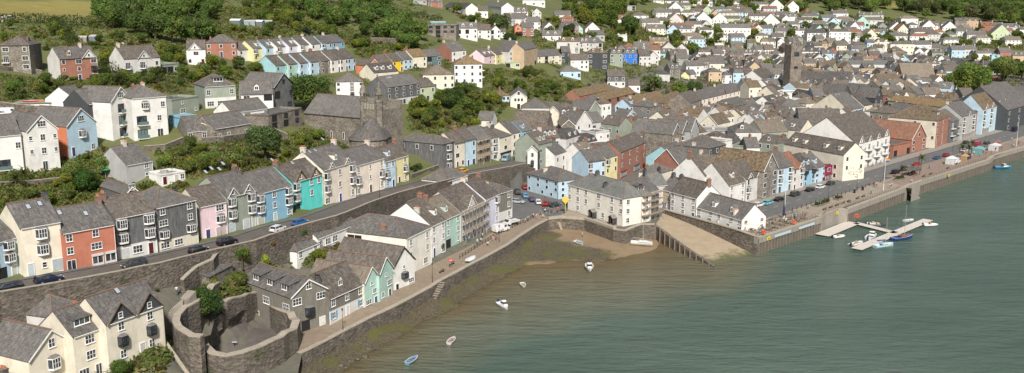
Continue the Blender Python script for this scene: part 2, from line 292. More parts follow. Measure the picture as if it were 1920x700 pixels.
def m_water():
    m, n, b = newmat('river_water'); P = worldvec(n)
    dp = N(n, 'ShaderNodeAttribute', attribute_name='depth').outputs['Fac']
    g = noise(n, P, .015, 6, .65, (1, 2.2, 1)); c = mix(n, ramp(n, g, [(.3, 0.0), (.7, 1.0)]), (.062, .100, .076), (.095, .136, .108))
    sh = N(n, 'ShaderNodeMath', operation='MULTIPLY'); n.links.new(dp, sh.inputs[0]); sh.inputs[1].default_value = -1.0
    c = mix(n, ramp(n, dp, [(0.0, 0.0), (.5, 1.0)]), (.21, .17, .10), c)
    n.links.new(c, b.inputs['Base Color']); b.inputs['Roughness'].default_value = .18; b.inputs['IOR'].default_value = 1.33
    w1 = noise(n, P, .5, 6, .7, (.7, 1.9, 1)); w2 = noise(n, P, .12, 4, .6, (.8, 2, 1)); ad = N(n, 'ShaderNodeMath', operation='ADD'); mu = N(n, 'ShaderNodeMath', operation='MULTIPLY'); mu.inputs[1].default_value = 2.2
    n.links.new(w2, mu.inputs[0]); n.links.new(w1, ad.inputs[0]); n.links.new(mu.outputs[0], ad.inputs[1]); bump(n, b, ad.outputs[0], .9, .7)
    tr = n.nodes.new('ShaderNodeBsdfTransparent'); tr.inputs[0].default_value = (.8, .78, .66, 1); ms = n.nodes.new('ShaderNodeMixShader'); n.links.new(ramp(n, dp, [(0.0, .3), (.08, .6), (.22, .9), (.35, 1.0)]), ms.inputs[0])
    o = [x for x in n.nodes if x.type == 'OUTPUT_MATERIAL'][0]; n.links.new(tr.outputs[0], ms.inputs[1]); n.links.new(b.outputs[0], ms.inputs[2]); n.links.new(ms.outputs[0], o.inputs[0]); return m
M['water'] = m_water()
# ------------------------------------------------------------------ mesh helpers
class MB:
    def __init__(s): s.v = []; s.f = []; s.m = []; s.mats = []; s.uv = {}
    def mi(s, k):
        if k not in s.mats: s.mats.append(k)
        return s.mats.index(k)
    def face(s, pts, mat, uv=None):
        i = len(s.v); s.v += [tuple(p) for p in pts]; s.f.append(tuple(range(i, i+len(pts)))); s.m.append(s.mi(mat))
        if uv: s.uv[len(s.f)-1] = uv
    def box(s, x0, x1, y0, y1, z0, z1, mat, skip=''):
        a = [(x0, y0, z0), (x1, y0, z0), (x1, y1, z0), (x0, y1, z0), (x0, y0, z1), (x1, y0, z1), (x1, y1, z1), (x0, y1, z1)]; i = len(s.v); s.v += a; k = s.mi(mat)
        for nm, q in (('b', (0, 3, 2, 1)), ('t', (4, 5, 6, 7)), ('f', (0, 1, 5, 4)), ('r', (1, 2, 6, 5)), ('k', (2, 3, 7, 6)), ('l', (3, 0, 4, 7))):
            if nm in skip: continue
            s.f.append(tuple(i+j for j in q)); s.m.append(k)
    def slab(s, quad, t, mat, along=None):
        """a thick sheet on a planar polygon, thickness t downward along normal; uv in metres"""
        q = [Vector(p) for p in quad]; nrm = (q[1]-q[0]).cross(q[2]-q[0]).normalized()
        if nrm.z < 0: q.reverse(); nrm = -nrm
        ux = Vector((-nrm.y, nrm.x, 0)); ux = ux.normalized() if ux.length > 1e-4 else Vector((1, 0, 0)); uy = nrm.cross(ux)
        s.face(q, mat, [(p.dot(ux), p.dot(uy)) for p in q]); lo = [p-nrm*t for p in q]; s.face(lo[::-1], mat)
        for i in range(len(q)):
            j = (i+1) % len(q); s.face([q[i], lo[i], lo[j], q[j]], mat)
    def cyl(s, x, y, z0, z1, r0, r1, mat, n=8, cap=True):
        i = len(s.v); k = s.mi(mat)
        for z, r in ((z0, r0), (z1, r1)):
            for j in range(n): a = 2*PI*j/n; s.v.append((x+r*math.cos(a), y+r*math.sin(a), z))
        for j in range(n): s.f.append((i+j, i+(j+1) % n, i+n+(j+1) % n, i+n+j)); s.m.append(k)
        if cap: s.f.append(tuple(i+n+j for j in range(n))); s.m.append(k); s.f.append(tuple(i+j for j in range(n))[::-1]); s.m.append(k)
    def tube(s, a, b, r, mat, n=5, r2=None):
        a, b = Vector(a), Vector(b); d = (b-a).normalized(); u = d.orthogonal().normalized(); w = d.cross(u); i = len(s.v); k = s.mi(mat); r2 = r if r2 is None else r2
        for p, rr in ((a, r), (b, r2)):
            for j in range(n): t = 2*PI*j/n; s.v.append(tuple(p+(u*math.cos(t)+w*math.sin(t))*rr))
        for j in range(n): s.f.append((i+j, i+(j+1) % n, i+n+(j+1) % n, i+n+j)); s.m.append(k)
        s.f.append(tuple(i+n+j for j in range(n))); s.m.append(k); s.f.append(tuple(i+j for j in range(n))[::-1]); s.m.append(k)
    def mesh(s, name):
        me = bpy.data.meshes.new(name); me.from_pydata(s.v, [], s.f)
        for k in s.mats: me.materials.append(M[k])
        me.polygons.foreach_set('material_index', s.m)
        if s.uv:
            L = me.uv_layers.new(name='UVMap')
            for fi, uv in s.uv.items():
                p = me.polygons[fi]
                for li, c in zip(p.loop_indices, uv): L.data[li].uv = c
        me.update(); return me
    def build(s, name, parent=None, col=None): return link(name, s.mesh(name), parent, col)
def link(name, me, parent=None, col=None, loc=None, rz=None):
    o = bpy.data.objects.new(name, me); COL.objects.link(o)
    if parent: o.parent = parent
    if col is not None: o.color = col if len(col) == 4 else (*col, 1)
    if loc is not None: o.location = loc
    if rz is not None: o.rotation_euler = (0, 0, rz)
    return o
def tag(o, label, cat=None, group=None, kind=None):
    if label: o['label'] = label
    if cat: o['category'] = cat
    if group: o['group'] = group
    if kind: o['kind'] = kind
    return o
def thing(name, label, cat, loc, rz=0, group=None):
    o = link(name, None, None, None, loc, rz); return tag(o, label, cat, group)
def kids(o): return [c for c in o.children]
def dup(root, loc, rz, label=None, group=None, scale=None, col=None, colparts=('body',)):
    def cp(o, par):
        c = o.copy(); COL.objects.link(c)
        if par: c.parent = par
        if col is not None and o.name.split('.')[0] in colparts: c.color = (*col, 1)
        for k in KID.get(o.name, []): cp(k, c)
        return c
    r = cp(root, None); r.location = loc; r.rotation_euler = (0, 0, rz)
    if scale: r.scale = (scale,)*3 if not isinstance(scale, tuple) else scale
    if label: r['label'] = label
    if group: r['group'] = group
    return r
KID = {}
def remember(o):
    KID[o.name] = [c for c in bpy.data.objects if c.parent == o]
    for c in KID[o.name]: remember(c)
def struct(o): o['kind'] = 'structure'; return o
# ------------------------------------------------------------------ people's bodies (meshes only, placed later)
def person_mesh(seed, sit=False):
    r = random.Random(seed); bm = bmesh.new(); sp = r.uniform(.08, .28); ar = r.uniform(.05, .3)
    if not sit: J = {'pel': (0, 0, .95), 'che': (0, 0, 1.32), 'nk': (0, .01, 1.50), 'hd': (0, .03, 1.66), 'k1': (.1, sp*.7, .5), 'f1': (.1, sp, .06), 't1': (.1, sp+.14, .03), 'k2': (-.1, -sp*.3, .5), 'f2': (-.1, -sp, .06), 't2': (-.1, -sp+.14, .03)}
    else: J = {'pel': (0, 0, .5), 'che': (0, -.04, .9), 'nk': (0, 0, 1.08), 'hd': (0, .04, 1.24), 'k1': (.12, .42, .5), 'f1': (.12, .45, .07), 't1': (.12, .6, .03), 'k2': (-.12, .42, .5), 'f2': (-.12, .45, .07), 't2': (-.12, .6, .03)}
    zc = J['che'][2]; J.update({'h1': (.09, .02, J['pel'][2]-.05), 'h2': (-.09, .02, J['pel'][2]-.05), 's1': (.19, 0, zc+.1), 's2': (-.19, 0, zc+.1), 'e1': (.25, ar*.3, zc-.17), 'e2': (-.25, -ar*.3, zc-.17), 'w1': (.26, ar+.08, zc-.4), 'w2': (-.26, -ar+.16, zc-.4)})
    E = [('pel', 'che'), ('che', 'nk'), ('nk', 'hd'), ('pel', 'h1'), ('h1', 'k1'), ('k1', 'f1'), ('f1', 't1'), ('pel', 'h2'), ('h2', 'k2'), ('k2', 'f2'), ('f2', 't2'), ('che', 's1'), ('s1', 'e1'), ('e1', 'w1'), ('che', 's2'), ('s2', 'e2'), ('e2', 'w2')]
    RD = {'pel': .14, 'che': .155, 'nk': .06, 'hd': .115, 'h1': .1, 'h2': .1, 'k1': .07, 'k2': .07, 'f1': .045, 'f2': .045, 't1': .035, 't2': .035, 's1': .075, 's2': .075, 'e1': .05, 'e2': .05, 'w1': .035, 'w2': .035}
    me = bpy.data.meshes.new('person'); names_ = list(J); me.from_pydata([J[k] for k in names_], [(names_.index(a), names_.index(b_)) for a, b_ in E], []); o = bpy.data.objects.new('tmp', me); COL.objects.link(o)
    md = o.modifiers.new('s', 'SKIN'); 
    for i, k in enumerate(names_): me.skin_vertices[0].data[i].radius = (RD[k], RD[k]); me.skin_vertices[0].data[i].use_root = (k == 'pel')
    o.modifiers.new('u', 'SUBSURF').levels = 1; dg = bpy.context.evaluated_depsgraph_get(); ev = o.evaluated_get(dg); out = bpy.data.meshes.new_from_object(ev); bpy.data.objects.remove(o)
    out.materials.clear(); [out.materials.append(M[k]) for k in ('skin', 'shirt', 'trouser', 'hair')]
    nz, hz = J['nk'][2], J['pel'][2]+.05
    for p in out.polygons:
        c = p.center; p.use_smooth = True
        p.material_index = (3 if (c.z > J['hd'][2]+.02 or (c.y < J['hd'][1]-.03)) and c.z > nz+.04 else 0) if c.z > nz-.01 else (1 if c.z > hz and not (abs(c.x) > .2 and c.z < zc-.25) else (0 if abs(c.x) > .2 and c.z > hz-.2 else 2))
    return out
M['hair'] = m_simple('hair', (.06, .035, .02), .8)
def clothes(seed):
    r = random.Random(seed)
    c1 = r.choice([(.5, .5, .5), (.04, .06, .2), (.45, .06, .05), (.6, .25, .35), (.05, .05, .05), (.1, .3, .35), (.55, .5, .4), (.08, .2, .1)]); c2 = r.choice([(.03, .04, .08), (.04, .04, .04), (.3, .26, .18), (.08, .1, .2)]); M['shirt'] = m_simple('shirt', c1, .8, .15); M['trouser'] = m_simple('trousers', c2, .8, .15); return c1, c2
CN = {(.5, .5, .5): 'pale grey', (.04, .06, .2): 'navy', (.45, .06, .05): 'red', (.6, .25, .35): 'pink', (.05, .05, .05): 'black', (.1, .3, .35): 'teal', (.55, .5, .4): 'cream', (.08, .2, .1): 'green'}
PM = []
for i in range(8): c1, c2 = clothes(i*3+1); PM.append((person_mesh(i), CN[c1], False))
for i in range(4): c1, c2 = clothes(i*5+2); PM.append((person_mesh(30+i, True), CN[c1], True))
# ------------------------------------------------------------------ ground
URB = [[at(u, v, 5) for u, v in [(1060, 240), (1090, 215), (1230, 165), (1300, 150), (1420, 120), (1530, 108), (1760, 105), (1990, 120), (2300, 200), (1920, 300), (1425, 460), (1240, 420), (1080, 360), (1000, 320), (975, 275)]]]
FIELDS = [[hitf(u, v) for u, v in q] for q in ([(-60, 36), (90, 34), (200, 34), (235, 16), (250, 1), (100, 1), (-80, 1)], [(1690, 14), (1760, 16), (1845, 14), (1850, 1), (1700, 1), (1500, 1), (1560, 4)], [(1825, 26), (1852, 26), (1850, 4), (1815, 4)], [(772, 14), (800, 14), (798, 26), (774, 30)])]
def land(name, poly, rings):
    pts = []
    X = []
    for step, box in rings:
        x0, x1, y0, y1, ex = box
        for x in np.arange(x0, x1, step):
            for y in np.arange(y0, y1, step):
                if ex and ex[0] <= x < ex[1] and ex[2] <= y < ex[3]: continue
                X.append((x, y))
    X = np.array(X); X = X[inpoly(X, poly)]
    bd = []
    P = [Vector((p[0], p[1])) for p in poly]
    for i in range(len(P)):
        a, b = P[i], P[(i+1) % len(P)]; k = max(1, int((b-a).length/6)) if (b-a).length < 200 else 1
        for j in range(k): bd.append(a+(b-a)*j/k)
    dd, _ = polydist(X, [(p.x, p.y, 0) for p in bd]+[(bd[0].x, bd[0].y, 0)]); X = X[dd > 1.2]
    vin = bd + [Vector(p) for p in X.tolist()]; ed = [(i, (i+1) % len(bd)) for i in range(len(bd))]
    r = delaunay_2d_cdt(vin, ed, [], 1, 1e-4); vo = np.array([(v.x, v.y) for v in r[0]])
    Pin = vo.copy()
    # heights just inside each region's own side
    if poly is LOWPOLY: z = np.maximum(Tlow_(vo), 3.6)
    else:
        z = np.maximum(Tup_(vo), 4.45); d, rz = polydist(vo, ROADC); w = np.clip((d-6)/9, 0, 1); w = w*w*(3-2*w); z = rz*(1-w)+z*w; z = embflat(vo, z); z = z-.3*(d < 5.2)*(vo[:, 1] < 350)
    me = bpy.data.meshes.new(name); me.from_pydata([(a, b_, c) for (a, b_), c in zip(vo, z)], [], [tuple(f) for f in r[2]])
    for f in me.polygons: f.use_smooth = True
    urb = np.zeros(len(vo)); fld = np.zeros(len(vo))
    for p in URB: urb[inpoly(vo, p)] = 1
    if poly is LOWPOLY: urb[:] = .75
    for p in FIELDS: fld[inpoly(vo, p)] = 1
    for nm, ar in (('urban', urb), ('field', fld)):
        a = me.attributes.new(nm, 'FLOAT', 'POINT'); a.data.foreach_set('value', ar.astype(np.float32))
    me.materials.append(M['land']); me.update(); return struct(link(name, me))
land('hillside', UPPOLY, [(5, (-250, 320, 120, 560, None)), (14, (-500, 700, 60, 1200, (-250, 320, 120, 560))), (50, (-1000, 1600, 60, 2300, (-500, 700, 60, 1200)))])
land('harbour_ground', LOWPOLY, [(3, (-200, 90, 60, 370, None))])
def strip(name, line, hw0, hw1, mat, dz, drape=False, step=4):
    """a band along a polyline between offsets hw0..hw1 (left positive)"""
    pts = []
    for a, b in zip(line[:-1], line[1:]):
        k = max(1, int((Vector(b)-Vector(a)).length/step))
        for j in range(k): pts.append(Vector(a)+(Vector(b)-Vector(a))*j/k)
    pts.append(Vector(line[-1])); L, Rr = offset(pts, hw1), offset(pts, hw0); mb = MB()
    if drape:
        zl = T([(p.x, p.y) for p in L]); zr = T([(p.x, p.y) for p in Rr])
        for p, z in zip(L, zl): p.z = z
        for p, z in zip(Rr, zr): p.z = z
    up_ = Vector((0, 0, dz))
    for i in range(len(pts)-1): mb.face([Rr[i]+up_, Rr[i+1]+up_, L[i+1]+up_, L[i]+up_], mat)
    return struct(mb.build(name))
strip('road', ROADC, -4.6, 3.9, 'asphalt', .03); strip('pavement', ROADC, 3.9, 5.3, 'asphalt2', .12)
strip('road_marking', ROADC, 3.55, 3.7, 'yline', .026); strip('road_marking', ROADC, -4.3, -4.15, 'yline', .026)
ED = (EMB[-1]-EMB[0]).normalized(); EN = Vector((-ED.y, ED.x, 0))     # along the embankment, and inland
ELINE = [EMB[0]+ED*t for t in (-8, 40, 80, 130, 200, 300, 420, 700)]
ELINE2 = [EMB[0]+ED*t for t in (-2, 40, 80, 96)]
EA = EMB[0]
# embankment promenade, road: sheets
mb = MB(); 
def emp(t, s, z=0): return EA + ED*t + EN*s + Vector((0, 0, z))
def quad(name, t0, t1, s0, s1, z, mat):
    mb = MB(); k = max(1, int((t1-t0)/12))
    for i in range(k):
        a, b_ = t0+(t1-t0)*i/k, t0+(t1-t0)*(i+1)/k
        mb.face([emp(a, s0, z), emp(b_, s0, z), emp(b_, s1, z), emp(a, s1, z)], mat)
    return struct(mb.build(name))
quad('promenade', 2, 420, .9, 10.2, .17, 'paving'); mb = MB(); mb.face([emp(0, .9, .165), emp(2, .9, .165), emp(2, 10.2, .165), emp(1.8, 10.2, .165)], 'paving'); struct(mb.build('promenade'))
quad('brick_paving', 98, 230, .95, 9.0, .175, 'pinkpave'); quad('brick_paving', 108, 190, 9.0, 13.5, .18, 'pinkpave')
quad('road', 14, 420, 10.35, 22.4, .03, 'asphalt2'); quad('pavement', 20, 420, 22.4, 27, .14, 'concrete')
for s_ in (10.2,):
    mb = MB()
    for i in range(35): a, b_ = emp(14+i*12, s_, .19), emp(26+i*12, s_, .19); mb.face([a, b_, b_+EN*.15, a+EN*.15], 'coping'); mb.face([a+EN*.15, b_+EN*.15, b_+EN*.15-Vector((0, 0, .3)), a+EN*.15-Vector((0, 0, .3))], 'coping')
    struct(mb.build('kerb'))
mb = MB()
for i in range(3, 60): a = emp(2+i*7, 16.3, .036); b_ = a+ED*2.5; mb.face([a, b_, b_+EN*.14, a+EN*.14], 'line')
for i in range(2, 34): a = emp(2+i*12, 10.6, .036); b_ = a+ED*11; mb.face([a, b_, b_+EN*.1, a+EN*.1], 'yline')
struct(mb.build('road_marking'))
def poly_sheet(name, pts, mat, dz, step=3.0):
    X = []; xs = [p[0] for p in pts]; ys = [p[1] for p in pts]
    for x in np.arange(min(xs), max(xs), step):
        for y in np.arange(min(ys), max(ys), step): X.append((x, y))
    X = np.array(X); X = X[inpoly(X, pts)]; bd = []
    for i in range(len(pts)):
        a, b = Vector(pts[i][:2]), Vector(pts[(i+1) % len(pts)][:2]); k = max(1, int((b-a).length/step))
        bd += [a+(b-a)*j/k for j in range(k)]
    dd, _ = polydist(X, [(p.x, p.y, 0) for p in bd]+[(bd[0].x, bd[0].y, 0)]); X = X[dd > .5]
    r = delaunay_2d_cdt(bd+[Vector(p) for p in X.tolist()], [(i, (i+1) % len(bd)) for i in range(len(bd))], [], 1, 1e-4)
    vo = np.array([(v.x, v.y) for v in r[0]]); z = T(vo)+dz
    me = bpy.data.meshes.new(name); me.from_pydata([(a, b, c) for (a, b), c in zip(vo, z)], [], [tuple(f) for f in r[2]]); me.materials.append(M[mat]); me.update()
    return struct(link(name, me))
qin = offset(QUAY[:9], 8.6)
poly_sheet('quay_cobbles', [(p.x, p.y) for p in offset(QUAY[:9], .7)] + [(p.x, p.y) for p in [at(1029, 410, 4.2), at(1015, 398, 4.4), at(960, 418, 4.4)]] + [(p.x, p.y) for p in qin[::-1][1:]], 'cobble', .12)
poly_sheet('car_park', [tuple(at(u, v, 4.6)[:2]) for u, v in [(1012, 402), (1050, 406), (1066, 395), (1062, 380), (1047, 378), (988, 360), (975, 343), (950, 345), (962, 365), (960, 412)]], 'asphalt2', .10)
poly_sheet('terrace_paving', [tuple(at(u, v, 4.6)[:2]) for u, v in [(1042, 408), (1097, 411), (1148, 424), (1166, 424), (1066, 394)]], 'paving', .12)
# side lanes of the town, seen between roofs
for pts in ([(1225, 372), (1262, 360), (1180, 335), (1130, 330)], [(1310, 240), (1400, 205), (1420, 190), (1500, 165)]):
    L = [at(u, v, 4.8) for u, v in pts]
# ---- walls that follow a line
def wall_line(name, line, bottom, thick, mat, cap=None, label=None, cat='wall', capw=.15, side=1, capt=.25):
    """line = list of top points; bottom = z or list; body thick metres to the left (side=1) or right"""
    mb = MB(); n = len(line); B = [bottom]*n if not isinstance(bottom, (list, tuple)) else bottom
    inn = offset(line, thick*side); k = mb.mi(mat)
    P = []
    for i in range(n):
        t = line[i]; u = inn[i]; P.append((Vector((t[0], t[1], B[i])), Vector(t), Vector((u[0], u[1], t[2])), Vector((u[0], u[1], B[i]))))
    for a, b in zip(P[:-1], P[1:]):
        mb.face([a[0], b[0], b[1], a[1]], mat); mb.face([a[1], b[1], b[2], a[2]], mat); mb.face([a[2], b[2], b[3], a[3]], mat)
    mb.face([P[0][0], P[0][1], P[0][2], P[0][3]], mat); mb.face([P[-1][3], P[-1][2], P[-1][1], P[-1][0]], mat)
    o = mb.build(name)
    if cap:
        c = MB(); A = offset(line, -capw*side); Bq = offset(line, (thick+capw)*side); up_ = Vector((0, 0, .004)); h = Vector((0, 0, capt))
        for i in range(n-1):
            a, b, d, e = A[i], A[i+1], Bq[i+1], Bq[i]; q = [Vector((p[0], p[1], z)) for p, z in ((a, line[i][2]), (b, line[i+1][2]), (d, line[i+1][2]), (e, line[i][2]))]
            lo = [p+up_ for p in q]; hi = [p+h for p in q]
            c.face(hi, cap); c.face([lo[0], lo[1], hi[1], hi[0]], cap); c.face([lo[3], hi[3], hi[2], lo[2]], cap)
            if i == 0: c.face([lo[0], hi[0], hi[3], lo[3]], cap)
            if i == n-2: c.face([lo[1], lo[2], hi[2], hi[1]], cap)
        c.build('coping', o)
    if label: tag(o, label, cat)
    return o
def dens(line, step=3, jit=0.0, r=random.Random(3)):
    out = []
    for a, b in zip(line[:-1], line[1:]):
        a, b = Vector(a), Vector(b); k = max(1, int((b-a).length/step))
        for j in range(k): p = a+(b-a)*j/k; out.append(p+Vector((r.uniform(-jit, jit), r.uniform(-jit, jit), r.uniform(-jit, jit))))
    out.append(Vector(line[-1])); return out
wt = dens([w+Vector((0, 0, 1.05)) for w in WALL], 4, .06)
zb = (Tlow_([(p.x, p.y) for p in offset(wt, -.8)])-1.5).tolist()
wall_line('retaining_wall', wt, zb, .55, 'rubble', 'coping', 'long rubble retaining wall below the upper road with parked cars', capw=.04, capt=.12)
wall_line('cliff_wall', [JOIN[0]+Vector((0, 0, 3.5)), at(1004, 316, 9), WALL[-1]+Vector((0, 0, .6))][::-1], 3, .8, 'rubble', None, 'short stone wall at the end of the upper road by the garage opening')
qt = dens([p+Vector((0, 0, .02)) for p in QUAY[:10]], 4, .05)
wall_line('quay_wall', qt, -2.5, 1.0, 'rubble', 'coping', 'old stone quay wall with pale coping along the cobbled waterfront', capw=.05, capt=.16)
wall_line('harbour_wall', dens([p+Vector((0, 0, .03)) for p in QUAY[9:13]], 3), -2, 1.0, 'rubble', 'coping', 'stone harbour wall under the cream terrace at the head of the beach', capw=.05, capt=.7)
wall_line('harbour_wall', dens(QUAY[12:], 3), -2, 1.0, 'rubble', 'coping', 'stone harbour wall below the scaffolded building beside the slipway', capw=.05)
wall_line('slipway_wall', dens([p+Vector((0, 0, .9)) for p in SLIPR]+[EMB[0]+Vector((0, 0, .3))], 3), -2, .7, 'rubble', 'coping', 'pale weathered stone wall on the right side of the slipway')
# slipway
ST_, SB_ = [at(1243, 399, 4.4), at(1228, 424, 3.0)], None
spl = [at(1226, 420, 4.0), at(1262, 447, 2.6), at(1300, 474, 1.2), at(1348, 505, -.4)]; spr = [Vector((p.x, p.y, z)) for p, z in zip(SLIPR+[EMB[0]], (4.45, 3.5, 2.2, .9, -.3))]
mb = MB(); K = 14
def lerp_line(L, t):
    x = t*(len(L)-1); i = min(int(x), len(L)-2); return L[i]+(L[i+1]-L[i])*(x-i)
for i in range(K):
    a, b = i/K, (i+1)/K; mb.face([lerp_line(spl, a), lerp_line(spl, b), lerp_line(spr, b), lerp_line(spr, a)], 'slip')
mb.face([spl[-1], spl[-1]+Vector((4, -7, -1.2)), spr[-1]+Vector((6, -4, -1.2)), spr[-1]], 'slip')
struct(mb.build('slipway'))
o = wall_line('groyne', dens([p+Vector((0, 0, .45)) for p in spl], 3, .12), -2, .9, 'rubble', None, 'low weed covered stone wall on the left edge of the slipway', side=-1)
pm = MB(); L = dens(spl, 2.6)
for p in L: 
    q = offset([p, p+(spl[-1]-spl[0])], -1.05)[0]; pm.tube((q.x, q.y, -1.5), (q.x, q.y, p.z+.55), .24, 'wood', 6)
pm.build('post', o)['kind'] = 'stuff'
# embankment wall: concrete cap beam with sheet piles below
def emb_wall(name, line, label, piles=True, step=1.5):
    o = wall_line(name, [p+Vector((0, 0, .02)) for p in line], [3.0]*len(line) if piles else [-3]*len(line), 1.2, 'concrete', 'coping', label, capw=.04, capt=.2)
    if piles:
        mb = MB(); L = line; tot = 0
        for a, b in zip(L[:-1], L[1:]):
            d = (b-a).normalized(); nn = Vector((-d.y, d.x, 0)); k = max(1, int((b-a).length/step))
            for j in range(k):
                p = a+(b-a)*j/k; w = (b-a).length/k
                pts = [p+nn*1.15, p+d*w*.38+nn*1.15, p+d*w*.44+nn*.08, p+d*w*.94+nn*.08, p+d*w+nn*1.15]
                for x, y in zip(pts[:-1], pts[1:]): mb.face([Vector((x.x, x.y, -4)), Vector((y.x, y.y, -4)), Vector((y.x, y.y, 3.05)), Vector((x.x, x.y, 3.05))], 'sheet')
        c = mb.build('sheet_piling', o)
    return o
emb_wall('embankment_wall', EMB[0:2], 'steel piled embankment wall below the cafe terrace, with white banners')
emb_wall('embankment_wall', EMB[1:5], 'plain concrete recess wall behind the pontoon gangway', False)
emb_wall('embankment_wall', EMB[4:6], 'steel piled embankment wall behind the moored boats')
emb_wall('embankment_wall', EMB[5:8], 'short concrete recess wall beside the stone steps', False)
emb_wall('embankment_wall', EMB[7:9], 'long steel piled embankment wall right of the stone steps')
emb_wall('embankment_wall', EMB[8:], 'far embankment wall at the right edge, past the blue boat')
mb = MB(); a = emp(94.6, -.2); 
for i in range(14):
    z = 4.6-i*.33; x0 = emp(95+i*.55, -1.9, 0); x1 = emp(95.55+i*.55, -1.9, 0); q = [x0, x1, x1+EN*2.6, x0+EN*2.6]
    z = 4.6-(14-i)*.33 if False else 4.6-i*.33
    top = [Vector((p.x, p.y, z)) for p in q]; mb.face(top, 'coping')
    if i: mb.face([Vector((x0.x, x0.y, z)), Vector((x0.x+EN.x*2.6, x0.y+EN.y*2.6, z)), Vector((x0.x+EN.x*2.6, x0.y+EN.y*2.6, z+.33)), Vector((x0.x, x0.y, z+.33))], 'coping')
    mb.face([Vector((x0.x, x0.y, -3)), Vector((x1.x, x1.y, -3)), Vector((x1.x, x1.y, z)), Vector((x0.x, x0.y, z))], 'concrete')
tag(mb.build('stone_steps'), 'stone steps leading from the promenade down to the river', 'steps')
mb = MB()
for i in range(12):
    z = 4.3-i*.36; q0 = QUAY[5]+(QUAY[6]-QUAY[5]).normalized()*(-i*.55-.2); q1 = q0+(QUAY[6]-QUAY[5]).normalized()*(-.55); nn = Vector((q1-q0)).normalized(); nn = Vector((-nn.y, nn.x, 0))
    a, b, c, d = q0+nn*.1, q1+nn*.1, q1+nn*1.6, q0+nn*1.6
    mb.face([Vector((p.x, p.y, z)) for p in (a, b, c, d)], 'coping'); mb.face([Vector((c.x, c.y, -3)), Vector((d.x, d.y, -3)), Vector((d.x, d.y, z)), Vector((c.x, c.y, z))], 'rubble')
    mb.face([Vector((b.x, b.y, z)), Vector((c.x, c.y, z)), Vector((c.x, c.y, z-.36)), Vector((b.x, b.y, z-.36))], 'rubble')
tag(mb.build('stone_steps'), 'narrow stone steps on the face of the cobbled quay', 'steps')
# ---- river bed and water
bed = [at(*map(float, s.split())) for s in """640 695 0;700 640 0;760 600 0;850 560 0;930 520 0;975 497 0;1050 492 0;1120 488 0;1180 478 0;1232 455 0;1035 440 .9;1100 448 1.0;1150 462 .7;1195 450 .6;1000 470 .5;720 690 -.9;850 620 -1.1;960 560 -.8;1100 540 -.8;1250 500 -.6;1340 520 -.8;
900 690 -1.6;1050 640 -1.6;1250 600 -1.8;1400 560 -1.8;1500 490 -2;1500 650 -5;1100 700 -4;1700 420 -3;1800 500 -5;1900 330 -4""".replace('\n', '').split(';')]
bed += [p+Vector((0, 0, .9-p.z)) for p in QUAY[:10:2]] + [Vector((500, 300, -6)), Vector((1000, 600, -6)), Vector((-60, 80, -2)), Vector((100, 60, -6))]
BED = RBF(bed)
qp = [QUAY[0], QUAY[0]-(QUAY[1]-QUAY[0])*6] 
def bedz(X):
    z = BED(X); d, _ = polydist(X, [QUAY[0]-(QUAY[1]-QUAY[0])*5]+QUAY[:9]); k = np.clip(1-d/5.0, 0, 1); return z+k*1.1
def grid(name, x0, x1, y0, y1, st, fn, mat, attrs, skip=None):
    xs = np.arange(x0, x1+.01, st); ys = np.arange(y0, y1+.01, st); gx, gy = np.meshgrid(xs, ys); V = np.stack([gx.ravel(), gy.ravel()], 1); z = fn(V); nx = len(xs)
    fs = []
    for j in range(len(ys)-1):
        for i in range(nx-1): 
            a = j*nx+i; fs.append((a, a+1, a+nx+1, a+nx))
    me = bpy.data.meshes.new(name); me.from_pydata(np.column_stack([V, z]).tolist(), [], fs)
    for f in me.polygons: f.use_smooth = True
    for nm, f in attrs.items():
        a = me.attributes.new(nm, 'FLOAT', 'POINT'); a.data.foreach_set('value', f(V, z).astype(np.float32))
    me.materials.append(M[mat]); me.update(); return struct(link(name, me))
WEEDP = [tuple(at(u, v, .3)[:2]) for u, v in [(960, 462), (1050, 452), (1092, 462), (1150, 470), (1165, 487), (1060, 492), (985, 492), (930, 500)]]
def weed(V, z):
    d, _ = polydist(V, [QUAY[0]-(QUAY[1]-QUAY[0])*5]+QUAY[:9]); w = np.clip(1.2-d/7.5, 0, 1); m_ = inpoly(V, WEEDP); dp, _ = polydist(V, [(*q, 0) for q in WEEDP]+[(*WEEDP[0], 0)]); w = np.maximum(w, np.where(m_, .3+.35*np.clip(dp/4, 0, 1), .3*np.clip(1-dp/5, 0, 1))); return w
rr = np.random.RandomState(4)
grid('foreshore', -60, 70, 110, 285, 1.5, lambda V: bedz(V)+rr.normal(0, .10, len(V))*np.clip(weed(V, 0), .15, 1), 'foreshore', {'weed': weed})
def depth(V, z): return np.clip(-bedz(V)/4.0, 0, 1)
WX0, WX1, WY0, WY1 = -60, 70, 110, 285
grid('river_water', WX0, WX1, WY0, WY1, 2.0, lambda V: V[:, 0]*0, 'water', {'depth': depth})
for (a, b, c, d) in ((-220, WX0, 20, 285), (WX0, WX1, 20, WY0), (WX1, 1500, 20, 1100), (WX0, WX1, WY1, 300)):
    if b-a > 1000 : st = 40
    else: st = 10 if (b-a) > 10 and (d-c) > 10 else 5
    grid('river_water', a, b, c, d, min(st, b-a, d-c), lambda V: V[:, 0]*0, 'water', {'depth': lambda V, z: V[:, 0]*0+1})
